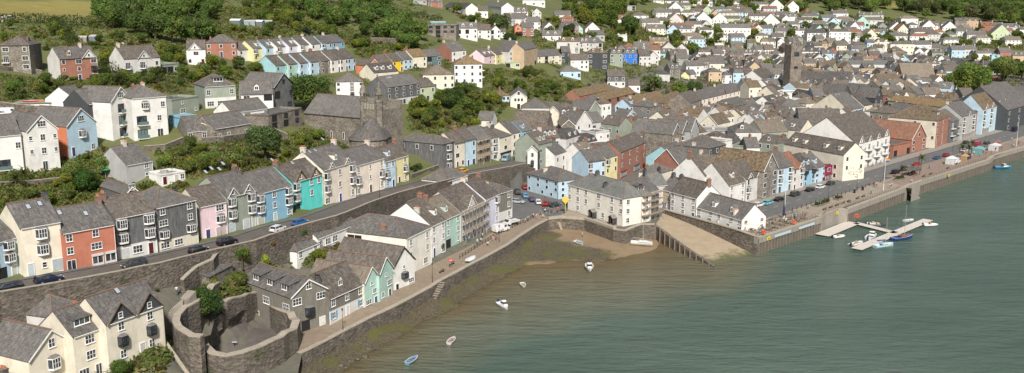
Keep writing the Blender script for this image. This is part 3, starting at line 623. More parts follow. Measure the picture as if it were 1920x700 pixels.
# boulders against the quay
def rock(rad, seed):
    r = random.Random(seed); bm = bmesh.new(); bmesh.ops.create_icosphere(bm, subdivisions=2, radius=rad)
    for v in bm.verts: v.co *= r.uniform(.75, 1.15); v.co.z *= .7
    me = bpy.data.meshes.new('boulder'); bm.to_mesh(me); bm.free(); me.materials.append(M['wetrock']); return me
M['wetrock'] = m_simple('wet_rock', (.11, .09, .065), .6, .6, 1.5)
rk = [rock(1.0, i) for i in range(4)]
for i in range(26):
    t = R.uniform(0, 1); p = QUAY[0]+(QUAY[2]-QUAY[0])*t*.9; q = p+Vector((R.uniform(1.2, 4.5), -R.uniform(.5, 2.5), 0)); o = link('boulder', rk[i % 4], None, (1, 1, 1), (q.x, q.y, R.uniform(-.2, .3)), R.uniform(0, 6))
    o.scale = (R.uniform(.35, .9),)*3; tag(o, 'brown boulder at the foot of the stone quay', 'boulder', 'boulders at the foot of the quay')
# ------------------------------------------------------------------ houses
WALLS = {  # key: material, colour, word
 'w': ('render', (.64, .63, .60), 'white'), 'c': ('render', (.64, .59, .48), 'cream'), 'lb': ('render', (.40, .53, .62), 'pale blue'), 'b': ('render', (.20, .38, .50), 'blue'), 'B': ('render', (.03, .16, .55), 'bright blue'),
 'p': ('render', (.66, .50, .54), 'pink'), 'm': ('render', (.36, .52, .46), 'mint green'), 'a': ('render', (.30, .50, .54), 'aqua'), 'T': ('render', (.10, .55, .50), 'turquoise'), 'co': ('render', (.46, .17, .11), 'coral'),
 'y': ('render', (.62, .56, .30), 'yellow'), 'Y': ('render', (.75, .50, .02), 'bright yellow'), 'ow': ('render', (.70, .67, .60), 'off-white'), 'g': ('render', (.34, .34, .33), 'grey'), 'lg': ('render', (.50, .49, .47), 'light grey'), 'dg': ('slate', (.065, .07, .075), 'dark slate'),
 'og': ('render', (.25, .28, .23), 'olive grey'), 'gn': ('render', (.42, .48, .32), 'pale green'), 'pe': ('render', (.72, .64, .54), 'peach'), 'li': ('render', (.56, .55, .64), 'lilac'), 'st': ('stone', (.34, .30, .25), 'stone'), 'br': ('brick', (.28, .10, .06), 'red brick'),
 'or': ('render', (.58, .20, .10), 'orange'), 'tan': ('render', (.45, .34, .22), 'tan'), 'ol': ('slate', (.13, .12, .095), 'brown slate'), 'dk': ('render', (.05, .055, .06), 'black'), 'bw': ('stone', (.36, .33, .29), 'pale stone'), 'dt': ('render', (.10, .16, .16), 'dark teal'), 'mg': ('render', (.22, .02, .06), 'crimson')}
ROOFS = {'sl': ((0.133, 0.124, 0.117), 0, 'grey slate'), 'br': ((0.121, 0.099, 0.079), .1, 'brown'), 'gr': ((0.161, 0.152, 0.140), 0, 'light grey'), 'or': ((0.322, 0.124, 0.056), .05, 'orange tiled'), 'li': ((0.137, 0.093, 0.044), .3, 'lichened'), 'dk': ((0.049, 0.044, 0.041), 0, 'dark slate'),
 'tn': ((0.242, 0.193, 0.137), 0, 'tan'), 'pg': ((0.185, 0.198, 0.182), 0, 'pale green-grey'), 'wh': ((0.443, 0.434, 0.418), 0, 'white'), 'ft': ((0.193, 0.193, 0.193), 0, 'flat grey')}
MC = {}
def cached(key, fn):
    if key not in MC: MC[key] = fn()
    return MC[key]
def win_frame(w, h, nx, ny, fm='frame'):
    def f():
        m = MB(); t = .09; d = .07
        m.box(-w/2-t, -w/2, -d, .05, -t, h+t, fm); m.box(w/2, w/2+t, -d, .05, -t, h+t, fm); m.box(-w/2, w/2, -d, .05, h, h+t, fm); m.box(-w/2-.05-t, w/2+.05+t, -d-.1, .05, -t-.08, -t, fm); m.box(-w/2, w/2, -d, .05, -t, 0, fm)
        for i in range(1, nx): x = -w/2+w*i/nx; m.box(x-.035, x+.035, -d+.01, .04, 0, h, fm)
        for j in range(1, ny): z = h*j/ny; m.box(-w/2, w/2, -d+.02, .03, z-.03, z+.03, fm)
        return m.mesh('window')
    return cached(('wf', w, h, nx, ny, fm), f)
def win_pane(w, h, g='glass'):
    def f(): m = MB(); m.box(-w/2, w/2, -.015, .04, 0, h, g); return m.mesh('pane')
    return cached(('wp', w, h, g), f)
def win_far(w, h, nx, fm='frame'):
    def f():
        m = MB(); m.box(-w/2-.1, w/2+.1, -.05, .05, -.12, h+.1, fm)
        for i in range(nx): a = -w/2+w*i/nx+.03; b = -w/2+w*(i+1)/nx-.03; m.box(a, b, -.075, 0, .03, h*.5-.02, 'glass'); m.box(a, b, -.075, 0, h*.5+.02, h-.03, 'glass')
        return m.mesh('window')
    return cached(('wq', w, h, nx, fm), f)
def bay(w, h, near, fm='frame', top='lead'):
    def f():
        m = MB(); p = MB(); d = .75; s = .35
        pts = [(-w/2, 0), (-w/2+s, -d), (w/2-s, -d), (w/2, 0)]
        def prism(mm, z0, z1, grow, mat):
            q = [(x*(1+grow), y*(1+grow)) for x, y in pts]; 
            for (x0, y0), (x1, y1) in zip(q[:-1], q[1:]): mm.face([(x0, y0, z0), (x1, y1, z0), (x1, y1, z1), (x0, y0, z1)], mat)
            mm.face([(x, y, z1) for x, y in q], mat); mm.face([(x, y, z0) for x, y in q][::-1], mat)
        prism(m, -.3, .05, .0, fm); prism(m, h-.1, h+.06, .04, fm); prism(p, .05, h-.1, -.015, 'glass')
        q = pts; c = (0, 0)
        for (x0, y0), (x1, y1) in zip(q[:-1], q[1:]): m.face([(x0*1.06, y0*1.06, h+.07), (x1*1.06, y1*1.06, h+.07), (x1*.5, .0, h+.45), (x0*.5, .0, h+.45)], top)
        for x, y in pts: m.box(x-.045, x+.045, y-.04, y+.05, .05, h-.1, fm)
        k = 2 if w < 1.9 else 3
        for i in range(1, k): x = -w/2+s+(w-2*s)*i/k; m.box(x-.04, x+.04, -d-.02, -d+.06, .05, h-.1, fm)
        m.box(-w/2+s, w/2-s, -d-.02, -d+.05, h*.5-.03, h*.5+.03, fm)
        return m.mesh('bay_window'), p.mesh('pane')
    return cached(('bay', w, h, fm), f)
def door_mesh():
    def f():
        m = MB(); m.box(-.62, -.5, -.1, .05, 0, 2.2, 'frame'); m.box(.5, .62, -.1, .05, 0, 2.2, 'frame'); m.box(-.62, .62, -.12, .05, 2.2, 2.36, 'frame'); m.box(-.5, .5, -.05, .04, 0, 2.2, 'gloss')
        for x in (-.25, .25):
            for z in (.25, 1.15): m.box(x-.17, x+.17, -.07, 0, z, z+.75, 'gloss')
        return m.mesh('door')
    return cached('door', f)
def garage_mesh():
    def f():
        m = MB(); m.box(-1.3, 1.3, -.06, .04, 0, 2.15, 'paint'); m.box(-1.42, -1.3, -.09, .04, 0, 2.25, 'frame'); m.box(1.3, 1.42, -.09, .04, 0, 2.25, 'frame'); m.box(-1.3, 1.3, -.09, .04, 2.15, 2.27, 'frame')
        for i in range(1, 6): m.box(-1.3+.433*i-.015, -1.3+.433*i+.015, -.075, 0, .05, 2.1, 'lead')
        return m.mesh('garage_door')
    return cached('garage', f)
def shop_mesh(w):
    w = round(w*2)/2
    def f():
        m = MB(); m.box(-w/2, w/2, -.05, .04, .5, 2.1, 'glass'); m.box(-w/2-.1, w/2+.1, -.1, .04, .0, .5, 'paint'); m.box(-w/2-.1, w/2+.1, -.25, .04, 2.1, 2.6, 'paint')
        k = max(2, int(w/1.0))
        for i in range(k+1): x = -w/2+w*i/k; m.box(x-.06, x+.06, -.1, .04, .5, 2.1, 'frame')
        return m.mesh('shop_window')
    return cached(('shop', w), f)
def balcony_mesh(w, curved=False):
    w = round(w*2)/2
    def f():
        m = MB(); n = 10 if curved else 1; d = 1.5 if curved else 1.1
        pts = [(-w/2+w*i/n, -d*math.sin(PI*i/n)**.6 if curved and 0 < i < n else (0 if curved else -d)) for i in range(n+1)]
        if not curved: pts = [(-w/2, 0)]+pts+[(w/2, 0)]
        for z0, z1, mat in ((-.12, .12, 'frame'), ): 
            m.face([(x, y, z1) for x, y in pts], mat); m.face([(x, y, z0) for x, y in pts][::-1], mat)
            for (x0, y0), (x1, y1) in zip(pts[:-1], pts[1:]): m.face([(x0, y0, z0), (x1, y1, z0), (x1, y1, z1), (x0, y0, z1)], mat)
        r = MB()
        for (x0, y0), (x1, y1) in zip(pts[:-1], pts[1:]):
            r.tube((x0, y0, 1.1), (x1, y1, 1.1), .04, 'dark', 4); k = max(1, int(math.hypot(x1-x0, y1-y0)/.35))
            for i in range(k+1): x = x0+(x1-x0)*i/k; y = y0+(y1-y0)*i/k; r.tube((x, y, .1), (x, y, 1.1), .022, 'dark', 3)
        return m.mesh('balcony'), r.mesh('railing')
    return cached(('balc', w, curved), f)
def chimney(root, x, y, z0, z1, kind, near, w=.75, l=1.25, rot=0):
    key = ('chim', round((z1-z0)*2)/2, kind, w, l, near); hh = round((z1-z0)*2)/2
    def f():
        m = MB(); mat = {'b': 'brick', 'd': 'slate', 'w': 'render', 's': 'stone'}[kind]
        m.box(-l/2, l/2, -w/2, w/2, -1.2, hh, mat); m.box(-l/2-.08, l/2+.08, -w/2-.08, w/2+.08, hh, hh+.16, mat)
        k = 4 if l > 1.1 else 2; p = MB()
        for i in range(k): p.cyl(-l/2+l*(i+.5)/k, 0, hh+.16, hh+.62, .13, .10, 'pot' if kind != 'd' else 'dark', 6)
        return m.mesh('chimney'), p.mesh('chimney_pots')
    a, b = cached(key, f)
    c = link('chimney', a, root, {'b': (.21, .115, .085), 'd': (.035, .035, .035), 'w': (.60, .57, .50), 's': (.25, .23, .2)}[kind], (x, y, z0), rot)
    link('chimney_pots', b, c)
    return c
FCELL = {}   # footprints, hashed by 25 m cell
def addfoot(cx, cy, a, b_, hd):
    r = math.hypot(a, b_)+4
    for i in range(int((cx-r)//25), int((cx+r)//25)+1):
        for j in range(int((cy-r)//25), int((cy+r)//25)+1): FCELL.setdefault((i, j), []).append((cx, cy, a, b_, hd))
def in_foot(x, y, m=.5):
    for cx, cy, a, b_, hd in FCELL.get((int(x//25), int(y//25)), ()):
        dx, dy = x-cx, y-cy; c, s = math.cos(hd), math.sin(hd)
        if abs(dx*c+dy*s) < a+m and abs(-dx*s+dy*c) < b_+m: return True
    return False
HOUSES = []
def word_storeys(n): return {1: 'single storey', 2: 'two storey', 3: 'three storey', 4: 'four storey'}.get(n, 'tall')
CATN = 0
def house_at(A, Bp, zE, zB, roof='G', dep=9, wall='w', rc='sl', fac='ww/ww', pitch=None, gb=None, lw=None, rw=None, sr=None, sl=None, ch=None, dorm=(), cg=(), sk=(), ax=None, wf='frame', dc=(.05, .06, .16), label=None, zone='in the town', group=None, name='house', cat='house', lic=None, sink=2.5, gc=(.6, .6, .6), cgc=None, oh=.22, awn=None, bar=None, ldorm=()):
    A = Vector((A.x, A.y, 0)); Bp = Vector((Bp.x, Bp.y, 0)); W = (Bp-A).length; dr = (Bp-A).normalized(); hd = math.atan2(dr.y, dr.x)
    mid = (A+Bp)/2; H = max(2.4, zE-zB); D = proj((mid.x, mid.y, zB))[2]; near = D < 300; mid_ = D < 480
    wm, wc, ww = WALLS[wall]; rcol, ra, rword = ROOFS[rc]; ra = ra if lic is None else lic
    jt = R.uniform(.93, 1.05); wcol = tuple(min(.84, c*jt*1.16) for c in wc)
    jr = R.uniform(.85, 1.12); rcol = tuple(c*jr for c in rcol)
    root = thing(name, None, cat, (mid.x, mid.y, zB), hd)
    h = H; x0, x1 = -W/2, W/2; y0, y1 = 0.0, dep
    pt = math.radians(pitch or {'G': 36, 'F': 42, 'H': 30, 'L': 12}.get(roof, 30)); tp = math.tan(pt)
    mb = MB()
    def gab(pts, mat): mb.face(pts, mat)
    mb.box(x0, x1, y0, y1, -sink, h, wm, skip='tb')
    rf = MB(); t = .14; rh = 0
    if roof == 'G':
        rh = dep/2*tp
        for x in (x0, x1): gab([(x, y0, h), (x, y1, h), (x, dep/2, h+rh)] if x > 0 else [(x, y1, h), (x, y0, h), (x, dep/2, h+rh)], wm)
        o_ = oh*tp
        rf.slab([(x0-.06, -oh, h-o_+t), (x1+.06, -oh, h-o_+t), (x1+.06, dep/2, h+rh+t), (x0-.06, dep/2, h+rh+t)], t, 'roof'); rf.slab([(x1+.06, dep+oh, h-o_+t), (x0-.06, dep+oh, h-o_+t), (x0-.06, dep/2, h+rh+t), (x1+.06, dep/2, h+rh+t)], t, 'roof')
        if D < 420: rf.box(x0-.08, x1+.08, dep/2-.13, dep/2+.13, h+rh+t-.02, h+rh+t+.12, 'ridge')
    elif roof == 'F':
        rh = W/2*tp; o_ = oh*tp
        gab([(x0, y0, h), (x1, y0, h), (0, y0, h+rh)], wm); gab([(x1, y1, h), (x0, y1, h), (0, y1, h+rh)], wm)
        rf.slab([(x0-oh, -.3, h-o_+t), (x0-oh, dep+.1, h-o_+t), (0, dep+.1, h+rh+t), (0, -.3, h+rh+t)], t, 'roof'); rf.slab([(x1+oh, -.3, h-o_+t), (0, -.3, h+rh+t), (0, dep+.1, h+rh+t), (x1+oh, dep+.1, h-o_+t)], t, 'roof')
        if D < 420: rf.box(-.13, .13, -.32, dep+.1, h+rh+t-.02, h+rh+t+.12, 'ridge')
        if D < 500:
            q = MB()
            for s_ in (-1, 1):
                a = (s_*(W/2+oh), -.36, h-o_+t+.02); b = (0, -.36, h+rh+t+.02); q.face([a, (a[0], a[1], a[2]-.28), (b[0], b[1], b[2]-.28), b] if s_ < 0 else [b, (b[0], b[1], b[2]-.28), (a[0], a[1], a[2]-.28), a], 'frame' if wf != 'dark' and not bar else 'dark')
                q.face([a, b, (b[0], b[1]+.08, b[2]), (a[0], a[1]+.08, a[2])], 'frame' if not bar else 'dark')
            q.build('bargeboard', root)
    elif roof == 'H':
        s_ = min(W, dep)/2; rh = s_*tp; e = oh; o_ = oh*tp; zz = h-o_+t
        if W >= dep: r0, r1 = (x0+s_, dep/2, h+rh+t), (x1-s_, dep/2, h+rh+t)
        else: r0, r1 = (0, s_, h+rh+t), (0, dep-s_, h+rh+t)
        c = [(x0-e, -e, zz), (x1+e, -e, zz), (x1+e, dep+e, zz), (x0-e, dep+e, zz)]
        if W >= dep: sl_q = [[c[0], c[1], r1, r0], [c[1], c[2], r1], [c[2], c[3], r0, r1], [c[3], c[0], r0]]
        else: sl_q = [[c[0], c[1], r0], [c[1], c[2], r1, r0], [c[2], c[3], r1], [c[3], c[0], r0, r1]]
        for q in sl_q: rf.slab(q, t, 'roof')
        if D < 420:
            for a, b in ((c[0], r0), (c[1], r1 if W >= dep else r0), (c[2], r1), (c[3], r0 if W >= dep else r1), (r0, r1)):
                if (Vector(a)-Vector(b)).length > .3: rf.tube(Vector(a)+Vector((0, 0, .02)), Vector(b)+Vector((0, 0, .02)), .12, 'ridge', 5)
        rf.face([(x0, y0, h), (x1, y0, h), (x1, y1, h), (x0, y1, h)], 'lead')
    elif roof == 'M':
        rh = 2.3; s_ = .95; c = [(x0-.1, -.1), (x1+.1, -.1), (x1+.1, dep+.1), (x0-.1, dep+.1)]; d = [(x0+s_, s_), (x1-s_, s_), (x1-s_, dep-s_), (x0+s_, dep-s_)]
        for i in range(4): j = (i+1) % 4; rf.slab([(*c[i], h+.05), (*c[j], h+.05), (*d[j], h+rh), (*d[i], h+rh)], .1, 'roof')
        rf.slab([(*d[0], h+rh), (*d[1], h+rh), (0+d[1][0], dep/2, h+rh+.6), (d[0][0], dep/2, h+rh+.6)], .1, 'roof'); rf.slab([(*d[2], h+rh), (*d[3], h+rh), (d[0][0], dep/2, h+rh+.6), (d[1][0], dep/2, h+rh+.6)], .1, 'roof')
        for xx in (d[0][0], d[1][0]): rf.face([(xx, s_, h+rh), (xx, dep-s_, h+rh), (xx, dep/2, h+rh+.6)], 'roof')
    elif roof == 'L':
        rh = dep*tp; rf.slab([(x0-oh, -oh, h+.1), (x1+oh, -oh, h+.1), (x1+oh, dep+oh, h+rh+.1), (x0-oh, dep+oh, h+rh+.1)], .12, 'roof')
        gab([(x0, y0, h), (x0, y1, h+rh), (x0, y1, h)], wm); gab([(x1, y0, h), (x1, y1, h), (x1, y1, h+rh)], wm); gab([(x1, y1, h), (x0, y1, h), (x0, y1, h+rh), (x1, y1, h+rh)], wm)
    else:
        rf.face([(x0+.25, .25, h-.35), (x1-.25, .25, h-.35), (x1-.25, dep-.25, h-.35), (x0+.25, dep-.25, h-.35)], 'roof')
        for a, b, c_, d_ in ((x0, x1, 0, .25), (x0, x1, dep-.25, dep), (x0, x0+.25, .25, dep-.25), (x1-.25, x1, .25, dep-.25)): mb.box(a, b, c_, d_, h-.4, h+.25, wm, skip='b')
        if W > 6: rf.box(x0+W*.3, x0+W*.3+1.2, dep*.5, dep*.5+1, h-.35, h+.5, 'lead')
    wallo = mb.build('wall', root, wcol); rfo = rf.build('roof', root, (*rcol, ra*.9+R.uniform(-.03, .05)))
    if wall in ('co',): wallo.color = (*wc, 1)
    def front_slope(y):
        if roof in 'GH': return h+y*tp+t
        if roof == 'M': return h+y/.95*rh
        return h
    # overlays: another paint on the lowest storey or on a flank
    rows = fac.split('/') if fac else []
    nst = max(1, len(rows)); sh = h/nst
    if gb:
        g = MB(); gm, gcx, _ = WALLS[gb]; g.box(x0-.03, x1+.03, -.05, .2, -sink, sh*.97, gm); g.build('ground_floor_wall', root, gcx)
    for spec, xs, nm in ((lw, x0, 'flank_wall'), (rw, x1, 'flank_wall')):
        if spec:
            g = MB(); gm, gcx, _ = WALLS[spec]; x = xs + (-.04 if xs < 0 else .04)
            pts = [(x, y0, -sink), (x, y0, h), (x, y1, h), (x, y1, -sink)] if roof != 'G' else [(x, y0, -sink), (x, y0, h), (x, dep/2, h+rh), (x, y1, h), (x, y1, -sink)]
            if xs < 0: pts = pts
            else: pts = pts[::-1]
            q = [(xs, p[1], p[2]) for p in pts]
            g.face(pts[::-1], gm)
            for i in range(len(pts)): j = (i+1) % len(pts); g.face([pts[i], pts[j], q[j], q[i]], gm)
            g.build(nm, root, gcx)
    def put(me_pair, loc, rz, sx=1, szz=1, nm='window', par=None, col=None):
        me, pane = me_pair; o = link(nm, me, par or root, col, loc, rz); o.scale = (sx, 1, szz)
        if pane: link('pane' if nm != 'balcony' else 'railing', pane, o)
        return o
    def item(ch_, px, zf, sh, cw, rz, at_):
        """px along the face, zf floor height"""
        k = min(1.0, sh/2.75)
        def P(z): return at_(px, z)
        def fitw(w): return min(1.0, cw*.92/w)
        if ch_ in 'wstWaro':
            w, hh, nx, ny, zo = {'w': (1.05, 1.4, 2, 2, .85), 's': (.7, .9, 1, 2, 1.1), 't': (1.0, 1.9, 2, 2, .45), 'W': (1.9, 1.35, 3, 2, .85), 'a': (.6, 2.2, 1, 2, .8), 'r': (.95, 1.35, 2, 2, .85), 'o': (.7, .7, 1, 1, 1.2)}[ch_]
            q = fitw(w+.3)
            if near: put((win_frame(w, hh, nx, ny, wf), win_pane(w, hh)), P(zf+zo*k), rz, q, k)
            elif D < 2000: put((win_far(w, hh, 2 if w > 1.5 else 1, wf), None), P(zf+zo*k), rz, q, k)
            if ch_ == 'r' and near:
                def f(): m = MB(); m.box(-1.0, -.56, -.09, .0, -.05, 1.4, 'paint'); m.box(.56, 1.0, -.09, 0, -.05, 1.4, 'paint'); return m.mesh('shutters')
                link('shutters', cached('shut', f), root, (.10, .33, .55), P(zf+.85*k), rz)
        elif ch_ in 'bB':
            w = 2.1; q = fitw(w); a, b_ = bay(w, 1.65, near, 'frame' if ch_ == 'b' else 'dark'); o = put((a, b_), P(zf+.75*k), rz, q, k, 'bay_window', None, (.16, .155, .15))
        elif ch_ == 'f':
            if near: put((win_frame(1.5, 2.1, 2, 1, wf), win_pane(1.5, 2.1)), P(zf+.1), rz, fitw(1.8), k)
            else: put((win_far(1.5, 2.1, 2, wf), None), P(zf+.1), rz, fitw(1.8), k)
        elif ch_ == 'd': o = link('door', door_mesh(), root, R.choice([dc, dc, (.5, .5, .48), (.1, .02, .02)]) if dc == (.05, .06, .16) else dc, P(zf), rz); o.scale = (1, 1, k)
        elif ch_ == 'g': o = link('garage_door', garage_mesh(), root, gc, P(zf), rz); o.scale = (fitw(2.8), 1, k)
        elif ch_ == 'G':
            o = put((win_frame(2.6, 2.2, 3, 1, 'dark'), win_pane(2.6, 2.2, 'gglass' if R.random() < .5 else 'glass')), P(zf+.15), rz, fitw(2.8), k); 
            def f(): m = MB(); m.box(-1.4, 1.4, -1.2, -.03, -.1, .08, 'frame'); m.box(-1.4, 1.4, -1.2, -1.16, .08, 1.0, 'gglass'); return m.mesh('balcony')
            link('balcony', cached('gb', f), root, None, P(zf), rz)
        elif ch_ == 'D':
            def f(): m = MB(); m.box(-1.3, 1.3, -.04, .03, 0, 2.3, 'rubber'); m.box(-1.3, 1.3, -.08, .03, 2.3, 2.45, 'dark'); return m.mesh('doorway')
            o = link('doorway', cached('dkop', f), root, None, P(zf), rz); o.scale = (fitw(2.6), 1, k)
        elif ch_ == 'S': o = link('shop_window', shop_mesh(cw*.85), root, R.choice([(.1, .1, .12), (.35, .33, .3), (.05, .12, .15), (.2, .05, .05)]) if not awn else awn, P(zf), rz); o.scale = (1, 1, k)
        elif ch_ in 'cC':
            put((win_frame(1.7, 2.1, 3, 1, 'frame'), win_pane(1.7, 2.1)) if near or mid_ else (win_far(1.7, 2.1, 2, wf), None), P(zf+.12), rz, fitw(1.9), k)
            a, b_ = balcony_mesh(cw*.88, ch_ == 'C'); put((a, b_), P(zf), rz, 1, 1, 'balcony')
    def face_rows(fr, Lx, frame):
        rws = fr.split('/'); n = len(rws); s_ = h/n
        for r_, row in enumerate(rws):
            zf = h-(r_+1)*s_; n2 = len(row)
            for c_, ch_ in enumerate(row):
                if ch_ in '. ': continue
                item(ch_, (c_+.5)/n2*Lx, zf, s_, Lx/n2, frame[0], frame[1])
    if fac: face_rows(fac, W, (0, lambda p, z: (x0+p, -.052 if gb and z < sh*.95 else -.001, z)))
    if sr: face_rows(sr, dep, (PI/2, lambda p, z: (x1+(.041 if rw else .001), p, z)))
    if sl: face_rows(sl, dep, (-PI/2, lambda p, z: (x0-(.041 if lw else .001), dep-p, z)))
    if ax and roof == 'F': item(ax, 0, h+.1, 2.6, W*.5, 0, lambda p, z: (0, -.001, z))
    # cross gables
    for g_ in cg:
        fx, gw = g_[0], g_[1]; gx = x0+W*fx; gh = gw/2*1.15; m = MB(); k = gh/tp if roof in 'GH' else 1.2
        k = min(k, dep/2); m.face([(gx-gw/2, -.06, h-.1), (gx+gw/2, -.06, h-.1), (gx, -.06, h+gh)], wm if not cgc else WALLS[cgc][0]); m.face([(gx-gw/2, -.06, h-.1), (gx-gw/2, .3, h-.1), (gx+gw/2, .3, h-.1), (gx+gw/2, -.06, h-.1)], 'lead')
        go = m.build('gable', root, wcol if not cgc else WALLS[cgc][1]); r2 = MB()
        e = .2
        r2.slab([(gx-gw/2-e, -.35, h-e*1.15+.12), (gx, -.35, h+gh+.12), (gx, k, h+gh+.12), (gx-gw/2-e, .05, h-e*1.15+.12)], .12, 'roof'); r2.slab([(gx+gw/2+e, -.35, h-e*1.15+.12), (gx+gw/2+e, .05, h-e*1.15+.12), (gx, k, h+gh+.12), (gx, -.35, h+gh+.12)], .12, 'roof')
        r2.build('gable_roof', go, (*rcol, ra))
        if D < 500:
            q = MB()
            for s_ in (-1, 1): q.tube((gx+s_*(gw/2+e), -.38, h-e*1.15+.02), (gx, -.38, h+gh+.02), .09, 'frame' if wf == 'frame' and not bar else 'timber', 4)
            q.build('bargeboard', go)
            if gw > 2.2 and not (cgc == 'dt'): item('s', 0, h-.6, 2.6, 1.6, 0, lambda p, z: (gx, -.065, z))
    for d_ in dorm:
        fx, kind = (d_ if isinstance(d_, tuple) else (d_, 'g')); dx = x0+W*fx; yf = dep*.13 if roof != 'M' else .35; dw, dh = (1.5, 1.45) if kind == 'g' else (3.2, 1.3) if kind == 'w' else (1.5, 1.3)
        zf = front_slope(yf)-.1; zt = zf+dh; yb = min((zt-h)/tp if roof in 'GH' else 2.0, dep/2); m = MB()
        m.box(dx-dw/2, dx+dw/2, yf, yb, zf-.5, zt, wm if kind == 'g' else 'slate', skip='b')
        do = m.build('dormer', root, wcol if kind == 'g' else (.08, .08, .085)); r2 = MB()
        if kind == 'g':
            gh = dw*.42; yb2 = min((zt+gh-h)/tp if roof in 'GH' else 2.2, dep/2); r2.slab([(dx-dw/2-.12, yf-.15, zt), (dx, yf-.15, zt+gh+.08), (dx, yb2, zt+gh+.08), (dx-dw/2-.12, yb, zt)], .08, 'roof'); r2.slab([(dx+dw/2+.12, yf-.15, zt), (dx+dw/2+.12, yb, zt), (dx, yb2, zt+gh+.08), (dx, yf-.15, zt+gh+.08)], .08, 'roof')
            m2 = MB(); m2.face([(dx-dw/2, yf-.01, zt-.02), (dx+dw/2, yf-.01, zt-.02), (dx, yf-.01, zt+gh)], 'frame'); m2.build('dormer_gable', do)
        else: yb2 = min((zt+.35-h)/tp, dep/2) if roof in 'GH' else 2.2; r2.slab([(dx-dw/2-.15, yf-.25, zt+.1), (dx+dw/2+.15, yf-.25, zt+.1), (dx+dw/2+.15, yb2, zt+.42), (dx-dw/2-.15, yb2, zt+.42)], .12, 'roof')
        r2.build('dormer_roof', do, (*rcol, ra)); ww_ = dw-.5; w_, h_ = round(ww_, 1), .95
        o = link('window', win_frame(w_, h_, 2 if w_ < 2 else 3, 1, 'frame') if D < 480 else win_far(w_, h_, 1), do, None, (dx, yf-.012, zf+.28))
        if D < 480: link('pane', win_pane(w_, h_), o)
    for fx, fy in sk:
        def f(): m = MB(); m.box(-.42, .42, -.6, .6, -.05, .07, 'dark'); m.box(-.34, .34, -.52, .52, .05, .085, 'skyglass'); return m.mesh('skylight')
        yy = dep/2*fy; o = link('skylight', cached('sky', f), root, None, (x0+W*fx, yy, front_slope(yy)+.01)); o.rotation_euler = (pt if roof in 'GH' else .2, 0, 0)
    for fy, dw in ldorm:      # flat dormers on the left slope of a gabled roof
        xf = x0+W/2*.22; zf = h+W/2*.22*tp-.1; zt = zf+1.5; xb = x0+(zt-h)/tp; yy = dep*fy; m = MB(); m.box(xf, xb, yy-dw/2, yy+dw/2, zf-.6, zt, 'slate'); do = m.build('dormer', root, (.05, .05, .05)); r2 = MB(); r2.slab([(xf-.3, yy-dw/2-.15, zt+.05), (xf-.3, yy+dw/2+.15, zt+.05), (xb+1.2, yy+dw/2+.15, zt+.75), (xb+1.2, yy-dw/2-.15, zt+.75)], .12, 'roof'); r2.build('dormer_roof', do, (*rcol, ra))
        o = link('window', win_frame(1.5, 1.0, 2, 1, 'frame'), do, None, (xf-.01, yy+.3, zf+.3), -PI/2); link('pane', win_pane(1.5, 1.0), o)
    if ch is None: ch = [(R.choice([0, 1, .5]), R.choice('wbbs'))] if (R.random() < .75 and roof in 'GHFM' and D < 1200) else []
    for c_ in ch:
        fx, kd = c_[0], c_[1]; fy = c_[2] if len(c_) > 2 else .5; cx = x0+W*(.05+.9*fx); cy = dep*fy
        if roof == 'F' : ztop = h+rh*(1-abs(cx)/(W/2)); rot_ = PI/2
        elif roof == 'H': s_ = min(W, dep)/2; ztop = h+min(rh, tp*max(0, min(cx-x0, x1-cx, cy, dep-cy))); rot_ = PI/2
        elif roof == 'M': ztop = h+rh; rot_ = PI/2
        elif roof == 'G': ztop = h+(min(cy, dep-cy))*tp; rot_ = PI/2
        else: ztop = h; rot_ = 0
        chimney(root, cx, cy, ztop, ztop+(1.0 if D < 600 else .8), kd, near, .7, 1.35 if (D < 400) else 1.0, rot_)
    if D < 330 and roof in 'GH' and W > 3:
        g = MB(); g.tube((x0+.1, -oh-.06, h-.12), (x1-.1, -oh-.06, h-.12), .07, 'frame' if near else 'dark', 5); g.tube((x1-.12, -.09, h-.15), (x1-.12, -.09, .1), .05, 'dark' if wall in ('w', 'c', 'lb') else 'frame', 5); g.build('gutter_pipe', root)
    addfoot(mid.x - math.sin(hd)*dep/2, mid.y+math.cos(hd)*dep/2, W/2, dep/2, hd)
    desc = f'{ww} {word_storeys(nst)} house with {rword} roof'
    HOUSES.append([root, label, desc, zone, proj((mid.x, mid.y, zE))[0], (W+dep*.5)*(H+rh)/D**2 + (1 if label else 0)])
    if group: root['group'] = group
    return root, W, H, dep, sh
m, n, b = newmat('skylight_glass'); b.inputs['Base Color'].default_value = (.35, .38, .42, 1); b.inputs['Roughness'].default_value = .05; M['skyglass'] = m
def survey(uL, vL, uR, vR, B, hd=None, h=None):
    um, vm = (uL+uR)/2, (vL+vR)/2
    if B is not None:
        P = hit(um, B); zB = P.z; X, Y = P.x, P.y
        lo, hi = zB+2, zB+30
        for _ in range(40):
            md = (lo+hi)/2; u_, v_, _d = proj((X, Y, md))
            if v_ > vm: lo = md
            else: hi = md
        zE = lo
    else:
        P = hit(um, vm, h); zB = P.z; zE = zB+h
    if hd is None: A, Bp = at(uL, vL, zE), at(uR, vR, zE)
    else:
        Mx = at(um, vm, zE); d = Vector((math.cos(math.radians(hd)), math.sin(math.radians(hd)), 0))
        def along(u):
            r = ray(u, vm); # solve (Mx + d t).x * r.y = (..).y * r.x
            return (Mx.y*r.x-Mx.x*r.y)/(d.x*r.y-d.y*r.x)
        A = Mx+d*along(uL); Bp = Mx+d*along(uR)
    A.z = Bp.z = zE; L = (Bp-A).length
    if L > 75 or L < 1.5: print('ODD house', uL, vL, uR, vR, B, 'W', round(L, 1))
    return A, Bp, zE, zB
